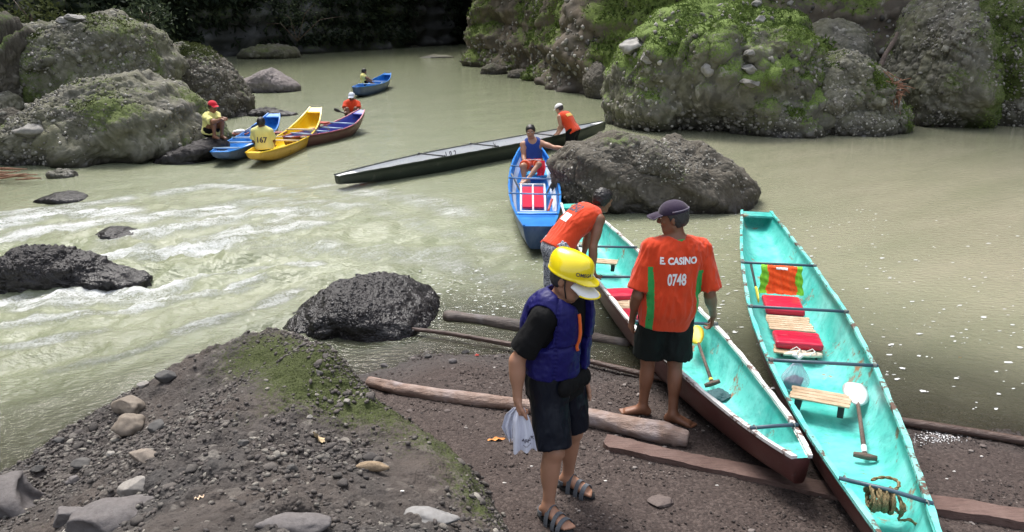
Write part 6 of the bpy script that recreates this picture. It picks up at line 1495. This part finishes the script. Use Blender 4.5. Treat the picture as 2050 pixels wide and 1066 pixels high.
# thin dark batten along the left side of the right canoe
hbR = BR[2]; a = BR[1](.215, float(hbR(.215))*.84, float(zbR(.215))+.19); b = BR[1](.10, float(hbR(.10))*.84, float(zbR(.10))+.14); m_ = MB(); d = nrm(b-a); m_.box((a+b)/2, (np.linalg.norm(b-a), .022, .012), np.array([d, nrm(np.cross(ZUP, d)), nrm(np.cross(d, np.cross(ZUP, d)))]).T, bev=.002); o = m_.build('batten', m_simple('dark_batten', (.05, .055, .06), .7)); tag(o, 'thin dark batten lying along the left inner side of the right canoe', 'batten')
# rope coil on the near bar
ROPE = NT('manila_rope'); n_ = ROPE.noise(60, 4); ROPE.base(ROPE.mix(n_, (.16, .115, .05), (.36, .28, .14))); ROPE.rough(.95); wv_ = ROPE.n('ShaderNodeTexWave'); ROPE.l(ROPE.map(rot=(.6, .3, .8)), wv_.inputs['Vector']); wv_.inputs['Scale'].default_value = 42; ROPE.bump(wv_.outputs[0], .9, .006); ROPE = ROPE.m
def twist(P, r, m_, strands=2):
    P = np.array(P); n = len(P); T = np.gradient(P, axis=0)
    for s_ in range(strands):
        q = []; L = 0
        for i in range(n):
            if i: L += np.linalg.norm(P[i]-P[i-1])
            R = frame(T[i], A3(.3, .2, 1)); a_ = L*150*(.011/r)*.5+s_*2*math.pi/strands; q.append(P[i]+(R[:, 0]*math.cos(a_)+R[:, 1]*math.sin(a_))*r*.42)
        m_.tube(q, r*.62, 6)
root, P_, hb_, d_ = BR; zt = zbR
bc = infl(BR, zbR, 1768, 1004, .16); m_ = MB(); path = []
side = -uy; nt_ = 12
for k in range(nt_*22):
    q = k/22*2*math.pi; s_ = k/(nt_*22); path.append(bc+side*(-.085+.15*s_+.014*math.sin(q*.37))+ux*(math.cos(q)*(.062+.016*math.sin(k*.13)))+ZUP*(math.sin(q)*(.055+.012*math.cos(k*.09))+.01))
twist(path, .0115, m_)
path = [bc+side*(.02+.075*math.sin(q))+ux*(.03+.085*(1-math.cos(q)))*.8+ZUP*(.05+.02*math.sin(q)) for q in np.linspace(-.6, 3.9, 40)]; twist(path, .010, m_)
path = [bc+side*(.085+.02*math.sin(q*2))-ux*(.0+.035*q)+ZUP*(.02-.035*q) for q in np.linspace(0, 2.2, 26)]+[bc+side*(.10+.05*q)-ux*(.075+.01*q)+ZUP*(-.055+.01*math.sin(q*4)) for q in np.linspace(0, 1.8, 16)]; twist(path, .010, m_)
o = m_.build('rope_coil', ROPE, None, True); tag(o, 'coil of tan rope wound round the near bar of the right canoe', 'rope'); o['kind'] = 'stuff'; del o['kind']
m_ = MB(); q0 = BL[1](.975, 0, .53); twist([q0+BL[3]['uy']*.05*math.sin(k*.9)-BL[3]['ux']*.012*k+A3(0, 0, .012-.006*k) for k in range(26)], .011, m_); o = m_.build('rope', m_simple('yellow_rope', (.42, .33, .06), .9), None, True); tag(o, 'short yellow rope on the far tip of the left teal canoe', 'rope')
# dark wet rag
p = infl(BL, zbL, 1436, 790, .03); V, F = stone_geo(31, 4); o = mobj('rag', V*A3(.12, .10, .022)+vnormals(V, F)*(.012*fbm(V*4, 3, 3))[:, None]+p, F, m_simple('wet_grey_rag', (.03, .085, .095), .8, .4, 40, .6)); tag(o, 'dark wet rag on the floor of the left teal canoe', 'rag')
p = infl(BL, zbL, 1292, 655, .05); V, F = stone_geo(33, 4); o = mobj('plastic_bag', V*A3(.05, .05, .09)+vnormals(V, F)*(.012*fbm(V*4, 3, 3))[:, None]+p+[0, 0, .07], F, m_simple('white_film', (.6, .65, .62), .3)); tag(o, 'white plastic bag beside the left hip of the man numbered 0748', 'plastic bag')
# middle canoe: red seat in a white frame, oars
zC = sheer(.10, -.06, .2, 3); uxc, uyc = BC[3]['ux'], BC[3]['uy']
def fl(px, py, l): return infl(BC, zC, px, py, l)
sf = empty('slatted_seat', fl(1067, 398, .1)); tag(sf, 'white framed slatted seat with red panels in the mid-river blue canoe', 'seat')
corners = [fl(1043, 370, .22), fl(1090, 370, .22), fl(1092, 424, .14), fl(1043, 424, .14)]; WFR = m_simple('white_frame_paint', (.66, .68, .70), .5)
for i in range(4): m_ = MB(); m_.tube([corners[i], corners[(i+1) % 4]], .019, 6); m_.build('rail', WFR, sf, True)
m_ = MB(); m_.tube([(corners[0]+corners[1])/2, (corners[2]+corners[3])/2], .017, 6); m_.build('rail', WFR, sf, True)
for s_ in (0, 1):
    a, b, c2, d2 = corners[0], corners[1], corners[2], corners[3]; L1 = a+(b-a)*(.06+.48*s_); L2 = a+(b-a)*(.46+.48*s_); M1 = d2+(c2-d2)*(.06+.48*s_); M2 = d2+(c2-d2)*(.46+.48*s_)
    K = [L1*.95+M1*.05, L2*.95+M2*.05, L2*.18+M2*.82, L1*.18+M1*.82]; g4 = [k-A3(0, 0, .012) for k in K]+[k-A3(0, 0, .04) for k in K]
    mobj('red_panel', g4, [(0, 1, 2, 3), (7, 6, 5, 4), (0, 4, 5, 1), (1, 5, 6, 2), (2, 6, 7, 3), (3, 7, 4, 0)], REDV, sf, smooth=False)
GREYW = m_simple('grey_wood', (.13, .14, .15), .7)
paddle('paddle', [fl(1090, 398, .08), fl(1112, 352, .34)], [GREYW, GREYW], 'grey paddle leaning on the right side of the mid-river blue canoe', blade=(.5, .11), tee=0, bn=uyc)
paddle('paddle', [fl(1044, 388, .08), fl(1024, 348, .34)], [GREYW, GREYW], 'grey paddle leaning on the left side of the mid-river blue canoe', blade=(.5, .11), tee=0, bn=uyc)
paddle('paddle', [fl(1091, 442, .07), fl(1105, 400, .24)], [m_simple('dark_red_wood', (.28, .05, .03), .5), m_simple('red_wood', (.45, .06, .04), .5)], 'red wooden paddle near the bow of the mid-river blue canoe', blade=(.35, .08), tee=0, bn=uyc, r=.02)
c = fl(1072, 348, .12); m_ = MB(); m_.box(c, (.5, .45, .05), np.array([uxc, uyc, ZUP]).T, bev=.01); o = m_.build('seat_board', m_simple('light_blue_board', (.05, .32, .62), .35)); tag(o, 'light blue seat board under the man in the tank top', 'seat')
# small seats in the left group
def seat_small(bt, zf, px, py, mat, label, s=.34, h=.16):
    p = infl(bt, zf, px, py, h); a, b = bt[3]['ux'], bt[3]['uy']; R = np.array([a, b, ZUP]).T; r_ = empty('bench', p-[0, 0, h]); tag(r_, label, 'bench')
    m_ = MB(); m_.box(p, (s*.7, s, .035), R, bev=.008); m_.build('seat', mat, r_)
    for q in (-1, 1): m_ = MB(); m_.box(p+b*q*s*.36-ZUP*h*.5, (s*.6, .03, h), R, bev=.004); m_.build('leg', mat, r_)
    return r_, p
BROWNR_ = m_simple('red_brown_wood', (.24, .06, .045), .6)
r_, p = seat_small(BB, zbb, 480, 268, BROWNR_, 'red-brown seat with white things on it in the blue canoe at left', .42, .22); V, F = stone_geo(55, 3); o = mobj('white_bundle', V*A3(.17, .12, .05)+p+[0, 0, .06], F, WPL); tag(o, 'white bundle lying on the red-brown seat in the left blue canoe', 'bundle')
seat_small(BY, sheer(.2, -.06, .46, 3), 559, 266, BROWNR_, 'small red-brown bench in the yellow canoe in front of shirt 167', .34, .25)
seat_small(BP, sheer(.1, -.06, .40, 3), 644, 246, m_simple('red_bench_paint', (.38, .05, .03), .5), 'red bench in the middle of the maroon canoe', .40, .22)
paddle('paddle', [Q(669, 219, 22.0), Q(694, 229, 21.8)], [DWOOD, DWOOD], 'dark paddle held by the man in the maroon canoe', blade=(.25, .10), tee=0, bn=A3(0, 1, 0), r=.018)
a = infl(BB, zbb, 492, 262, .3); b = infl(BB, zbb, 518, 248, .3); paddle('paddle', [b, a], [DWOOD, WPL], 'paddle with dark blade lying across the blue canoe at left', blade=(.4, .16), tee=0, r=.025)
# number painted inside the long black canoe
root, P_, hb_, d_ = BK; tt_ = .50; cN = Q(903, 310, float(P_(.43, 0, 0)[1])+.25); inner = [o for o in root.children if o.name.startswith('hull')][0]
Vh = np.array([v.co[:] for v in inner.data.vertices])+world_loc(inner); bhk = bvh_of(Vh, [p.vertices[:] for p in inner.data.polygons])
def on_hull(px, py):
    d = Vector(ray(px, py)).normalized(); lo_, no, _, dd = bhk.ray_cast(Vector((0, 0, CAMZ)), d); return np.array(lo_[:]) if lo_ is not None else None
for k, ch in enumerate('102'):
    c_ = on_hull(893+k*9, 310-k*1.6)
    if c_ is None: continue
    up_ = nrm(ZUP*.8+A3(-.5, .6, 0)*.6); rt_ = nrm(d_['ux'] if d_['ux'][0] > 0 else -d_['ux']); decal('painted_number', ch, c_, rt_, nrm(ZUP), nrm(np.cross(rt_, ZUP)), .15, DKT, bhk, root, bold=.004, lift=.006)

# ------------------------------------------------------------------ foam flecks on the calm water
def flecks(n, pxr, pyr, s0, s1, seed, dens=None):
    rg = np.random.default_rng(seed); V = []; F = []; k = 0
    while k < n:
        px, py = rg.uniform(*pxr), rg.uniform(*pyr)
        if dens is not None and rg.random() > dens(px, py): continue
        c = G(px, py, .0)
        if ground_at(c[0], c[1]) > -.02: k += 1; continue
        s = (s0+(s1-s0)*rg.random()**3); m = 9; a0 = rg.random()*6; el = 1.3+rg.random(); base = len(V)
        dp_ = .009
        for i in range(m):
            q = 2*math.pi*i/m; r = s*(.6+.6*rg.random()); x_ = math.cos(q)*r*el; y_ = math.sin(q)*r; V.append(c+A3(x_*math.cos(a0*.1)-y_*math.sin(a0*.1), x_*math.sin(a0*.1)+y_*math.cos(a0*.1), dp_))
        V.append(c+A3(0, 0, dp_+s*.12)); F += [(base+i, base+(i+1) % m, base+m) for i in range(m)]; k += 1
    return np.array(V), np.array(F)
vs = []; fs = []; off = 0
for a in [(420, (1150, 1480), (420, 640), .004, .016, 1), (520, (860, 1110), (400, 640), .003, .015, 2), (200, (1420, 2050), (440, 700), .004, .020, 3), (70, (1500, 2050), (620, 830), .006, .024, 4), (90, (1480, 1780), (420, 560), .003, .016, 5), (120, (620, 1000), (520, 600), .003, .012, 6), (700, (250, 900), (370, 560), .002, .010, 7)]:
    V, F = flecks(*a[:5], seed=a[5]); vs.append(V); fs.append(F+off); off += len(V)
t = NT('foam'); t.base((.52, .53, .53)); t.rough(.6); o = mobj('foam_flecks', np.concatenate(vs), np.concatenate(fs), t.m, None); tag(o, kind='stuff')

# ------------------------------------------------------------------ plants, embedded pebbles on the boulders, driftwood
def m_leaf(name, a, b, c_):
    t = NT(name); c = t.ramp(t.attr('pid'), [(0, a), (.5, b), (1, c_)]); t.base(c); t.rough(.75); t.b.inputs['Specular IOR Level'].default_value = .25
    tr = t.n('ShaderNodeBsdfTranslucent'); t.l(c, tr.inputs[0]); mx = t.n('ShaderNodeMixShader'); mx.inputs[0].default_value = .25; t.l(t.b.outputs[0], mx.inputs[1]); t.l(tr.outputs[0], mx.inputs[2]); t.l(mx.outputs[0], t.out.inputs[0]); return t.m
LF1 = m_leaf('fern_green', (.055, .090, .020), (.125, .185, .042), (.25, .31, .085)); LF2 = m_leaf('dull_moss_green', (.035, .045, .016), (.075, .092, .028), (.13, .15, .055)); LF3 = m_leaf('dark_jungle_green', (.018, .028, .018), (.038, .055, .030), (.10, .13, .065))
def leaves(name, src, n, s0, s1, mat, parent, seed, thr=.35, up=.3, front=True, zmin=.05, lift=.02, asp=.45, dens=None):
    V, N, F, m = src; rg = np.random.default_rng(seed); w_ = np.clip(m-thr, 0, 1)*(V[:, 2] > zmin)
    if dens is not None: w_ = w_*dens(V, N)
    if front: w_ = w_*(N[:, 1] < .45)
    w_ = w_*np.clip(vnoise(V*1.8, seed+2)+.55, 0, 1)*inview(V, 150)
    if w_.sum() <= 0: return None
    i = rg.choice(len(V), n, p=w_/w_.sum()); p = V[i]+rg.normal(0, .02, (n, 3))*s1*6+N[i]*lift*rg.random((n, 1))
    d = N[i]*(.4+.7*rg.random((n, 1)))+rg.normal(0, .75, (n, 3))+np.array([0, 0, up]); d /= np.linalg.norm(d, axis=1, keepdims=True)
    l = np.cross(d, rg.normal(size=(n, 3))); l /= np.linalg.norm(l, axis=1, keepdims=True); nn = np.cross(l, d); s = (s0+(s1-s0)*rg.random((n, 1))**1.6)
    W = np.stack([p, p+d*s*.5+l*s*asp*.5+nn*s*.05, p+d*s-nn*s*.15, p+d*s*.5-l*s*asp*.5+nn*s*.05], 1).reshape(-1, 3); Fq = np.arange(4*n).reshape(-1, 4)
    o = mobj(name, W, Fq, mat, parent, smooth=False, attrs={'pid': np.repeat(np.clip(rg.random(n)*.7+.3*vnoise(p*1.2, 5), 0, 1), 4)}); o['kind'] = 'stuff'; return o
leaves('ferns', B['c1'][1], 36000, .025, .075, LF1, B['c1'][0], 1, thr=.20, up=.5)
leaves('ferns', B['c2'][1], 6500, .03, .085, LF1, B['c2'][0], 2, thr=.30)
leaves('ferns', B['c4'][1], 3500, .03, .085, LF1, B['c4'][0], 3, thr=.25)
leaves('moss_tufts', B['d1'][1], 4500, .03, .08, LF1, B['d1'][0], 4, thr=.40); leaves('moss_tufts', B['d2'][1], 4500, .03, .08, LF1, B['d2'][0], 5, thr=.42)
leaves('moss_tufts', B['l1'][1], 3500, .03, .08, LF2, B['l1'][0], 6, thr=.35); leaves('moss_tufts', B['l2'][1], 4500, .02, .06, LF2, B['l2'][0], 7, thr=.38); leaves('moss_tufts', B['l3'][1], 4500, .03, .09, LF2, B['l3'][0], 8, thr=.28)
leaves('hanging_plants', CR[1], 17000, .05, .20, LF1, CR[0], 9, thr=.42, up=-.3); leaves('hanging_plants', CR[1], 7000, .06, .22, LF2, CR[0], 12, thr=.2, up=-.3)
leaves('jungle_foliage', CL[1], 26000, .25, .9, LF3, CL[0], 10, thr=.05, up=-.4, zmin=1.)
src = (LV, Nl, LF, np.clip(moss[used_l], 0, 1)); leaves('moss_tufts', src, 9000, .004, .012, LF2, ledge, 11, thr=.42, front=False, zmin=.2, lift=.004)
def embed(key, n, s0, s1, mat, seed, zmin=.02):
    o, (V, N, F, m) = B[key]; rg = np.random.default_rng(seed); w_ = (V[:, 2] > zmin)*(N[:, 1] < .35)*np.clip(.5+1.2*vnoise(V*1.1, seed), .05, 1)*(1-.8*np.clip(m, 0, 1))*inview(V, 80); i = rg.choice(len(V), n, p=w_/w_.sum())
    scatter('embedded_pebbles', V[i], N[i], s0+(s1-s0)*rg.random(n)**2.5, mat, o, seed, sink=.42, alignz=0., flat=.7)
for key, n, s0, s1, mt in (('e', 1000, .010, .030, BOUL_A), ('l2', 2000, .014, .055, BOUL_A), ('l1', 1600, .02, .075, BOUL_A), ('l3', 900, .02, .06, BOUL_A), ('c1', 900, .02, .10, BOUL_A), ('c2', 1600, .015, .06, BOUL_A), ('c3', 400, .015, .05, BOUL_A), ('c4', 300, .015, .05, BOUL_A), ('c5', 500, .02, .06, BOUL_A), ('d1', 1200, .02, .07, BOUL_A), ('d2', 1700, .02, .08, BOUL_A), ('f', 900, .006, .022, DARKP_A), ('g', 700, .006, .02, DARKP_A)): embed(key, n, s0, s1, mt, hash(key[0])*0+ord(key[0])*3+len(key)+n)
def embed_cliff(n, s0, s1, seed):
    V, N, F, m = CR[1]; rg = np.random.default_rng(seed); w_ = (V[:, 2] > .1)*np.clip(.4+1.3*vnoise(V*.6, seed), .02, 1)*(1-.8*m)*inview(V, 60); i = rg.choice(len(V), n, p=w_/w_.sum())
    scatter('embedded_pebbles', V[i], N[i], s0+(s1-s0)*rg.random(n)**2.5, BOUL_A, CR[0], seed, sink=.42, alignz=0., flat=.7)
embed_cliff(3200, .04, .17, 3)
# blocks of rock sitting on the ferny boulder
for k, (px, py, Yk, w_, h_, lb) in enumerate([(1275, 98, 22.6, 1.0, .55, 'pale angular block on the left shoulder of the fern-covered boulder'), (1515, 12, 23.0, .35, .22, 'white stone on the crown of the fern-covered boulder'), (1522, 45, 22.4, .35, .28, 'grey block near the crown of the fern-covered boulder'), (1497, 142, 21.4, .5, .3, 'grey stone in the middle of the ferns'), (1500, 170, 21.2, .6, .25, 'broken grey ledge stones below the middle of the ferns'), (1418, 145, 21.3, .4, .4, 'upright grey stone among the ferns'), (150, 38, 23.3, .5, .22, 'pale flat stone on top of the tall left boulder'), (128, 44, 23.2, .4, .2, 'second pale stone on top of the tall left boulder'), (62, 268, 17.6, .75, .35, 'light grey stone jutting from the left end of the layered boulder'), (1500, 110, 22, .3, .2, 'small grey stone high among the ferns'), (1895, 172, 21.8, .55, .25, 'oval stone jutting from the massive right boulder'), (1295, 120, 22.2, .5, .3, 'smaller pale block under the angular one on the fern-covered boulder')]):
    c_ = Q(px, py, Yk); V, F = stone_geo(200+k, 4, .8); V = V*A3(w_, w_*.8, h_)/2; V += vnormals(V, F)*(.03*w_*fbm(V*6/w_, 4, k))[:, None]; d = ray(px, py)
    best = None
    for key in ('c1', 'c2', 'l1', 'l2', 'd2'):
        if key not in LEAFSRC: LEAFSRC[key] = bvh_of(B[key][1][0], B[key][1][2])
        lo_, no, _, dd = LEAFSRC[key].ray_cast(Vector((0, 0, CAMZ)), Vector(d).normalized())
        if lo_ is not None and (best is None or dd < best[0]): best = (dd, np.array(lo_[:]))
    if best is not None: c_ = best[1]
    tag(mobj('stone', V+c_+[0, .0, h_*.15], F, m_stone('outcrop_stone', [(.24, .23, .21), (.34, .33, .31)], fine=8) if k == 0 else bpy.data.materials['outcrop_stone']), lb, 'stone')
# driftwood bundle between the boulders
nb = empty('driftwood_bundle', Q(1790, 180, 21.2)-[0, 0, .3]); tag(nb, 'tangle of reddish driftwood sticks jammed between the right boulders', 'driftwood'); STK = m_wood('reddish_sticks', (.16, .06, .035), (.42, .24, .15), rough=.8); rg = np.random.default_rng(4)
for k in range(70):
    c_ = Q(1790+rg.normal()*11, 178+rg.normal()*9, 21.2+rg.normal()*.15); a = rg.normal()*.45; L = .25+.35*rg.random()
    if k > 52: a = 1.25+rg.normal()*.25; c_ = c_-[0, 0, .28]
    v = A3(math.cos(a), rg.normal()*.3, -math.sin(a))*L/2*(1 if rg.random() > .2 else 1.4); m_ = MB(); m_.tube([c_-v, c_+A3(0, 0, .02*rg.normal()), c_+v], [.012, .014, .009], 5); m_.build('stick', STK, nb, True)
log('branch', [Q(1763, 135, 22.5), Q(1772, 110, 22.6), Q(1790, 82, 22.8), Q(1797, 66, 22.9)], [.06, .065, .06, .05], m_wood('brown_branch', (.07, .05, .04), (.15, .11, .09)), 'leaning bare branch above the driftwood tangle', 'branch', seed=12)
hp_ = empty('driftwood_heap', G(10, 350, 0)); tag(hp_, 'heap of pale driftwood sticks at the water edge, far left', 'driftwood')
for k in range(12):
    c_ = G(10+rg.normal()*18, 350+rg.normal()*5, .06+.03*k*.3); a = rg.normal()*.4; v = A3(math.cos(a), .3*math.sin(a), rg.normal()*.08)*(.3+.4*rg.random()); m_ = MB(); m_.tube([c_-v, c_, c_+v], [.012, .022, .01], 6); m_.build('stick', STK, hp_, True)
# shrubs above the left boulders, creepers at the far left
def shrub(px, py, Yk, rad, n, label, seed, mat):
    c_ = Q(px, py, Yk); rg = np.random.default_rng(seed); root = empty('shrub', c_-[0, 0, rad]); tag(root, label, 'shrub')
    for k in range(5):
        e = c_+rg.normal(0, .5, 3)*rad; m_ = MB(); m_.tube([c_-[0, 0, rad], (c_+e)/2-[0, 0, rad*.2], e], [.03, .02, .008], 6); m_.build('stem', SHAFT, root, True)
    p = c_+rg.normal(0, .45, (n, 3))*rad*A3(1.3, 1, .7); p += .2*np.stack([vnoise(p*3, 2), vnoise(p*3, 3), vnoise(p*3, 4)], -1); d = rg.normal(size=(n, 3))+A3(0, 0, -.3); d /= np.linalg.norm(d, axis=1, keepdims=True); l = np.cross(d, rg.normal(size=(n, 3))); l /= np.linalg.norm(l, axis=1, keepdims=True); s = .08+.14*rg.random((n, 1))
    W = np.stack([p, p+d*s*.5+l*s*.22, p+d*s, p+d*s*.5-l*s*.22], 1).reshape(-1, 3); o = mobj('foliage', W, np.arange(4*n).reshape(-1, 4), mat, root, smooth=False, attrs={'pid': np.repeat(rg.random(n), 4)}); o['kind'] = 'stuff'
shrub(290, 28, 26.5, .75, 700, 'dark leafy shrub rising behind the tall left boulder', 1, LF3); shrub(60, 25, 25, .7, 500, 'pale green creeper at the top left corner', 2, LF2); shrub(590, 22, 60, 2.2, 900, 'dark leafy tree hanging from the far cliff above the small boulder', 3, LF3)
shrub(1640, 95, 25.0, .35, 500, 'tuft of long grass on the brown boulder behind the ferns', 5, LF1)
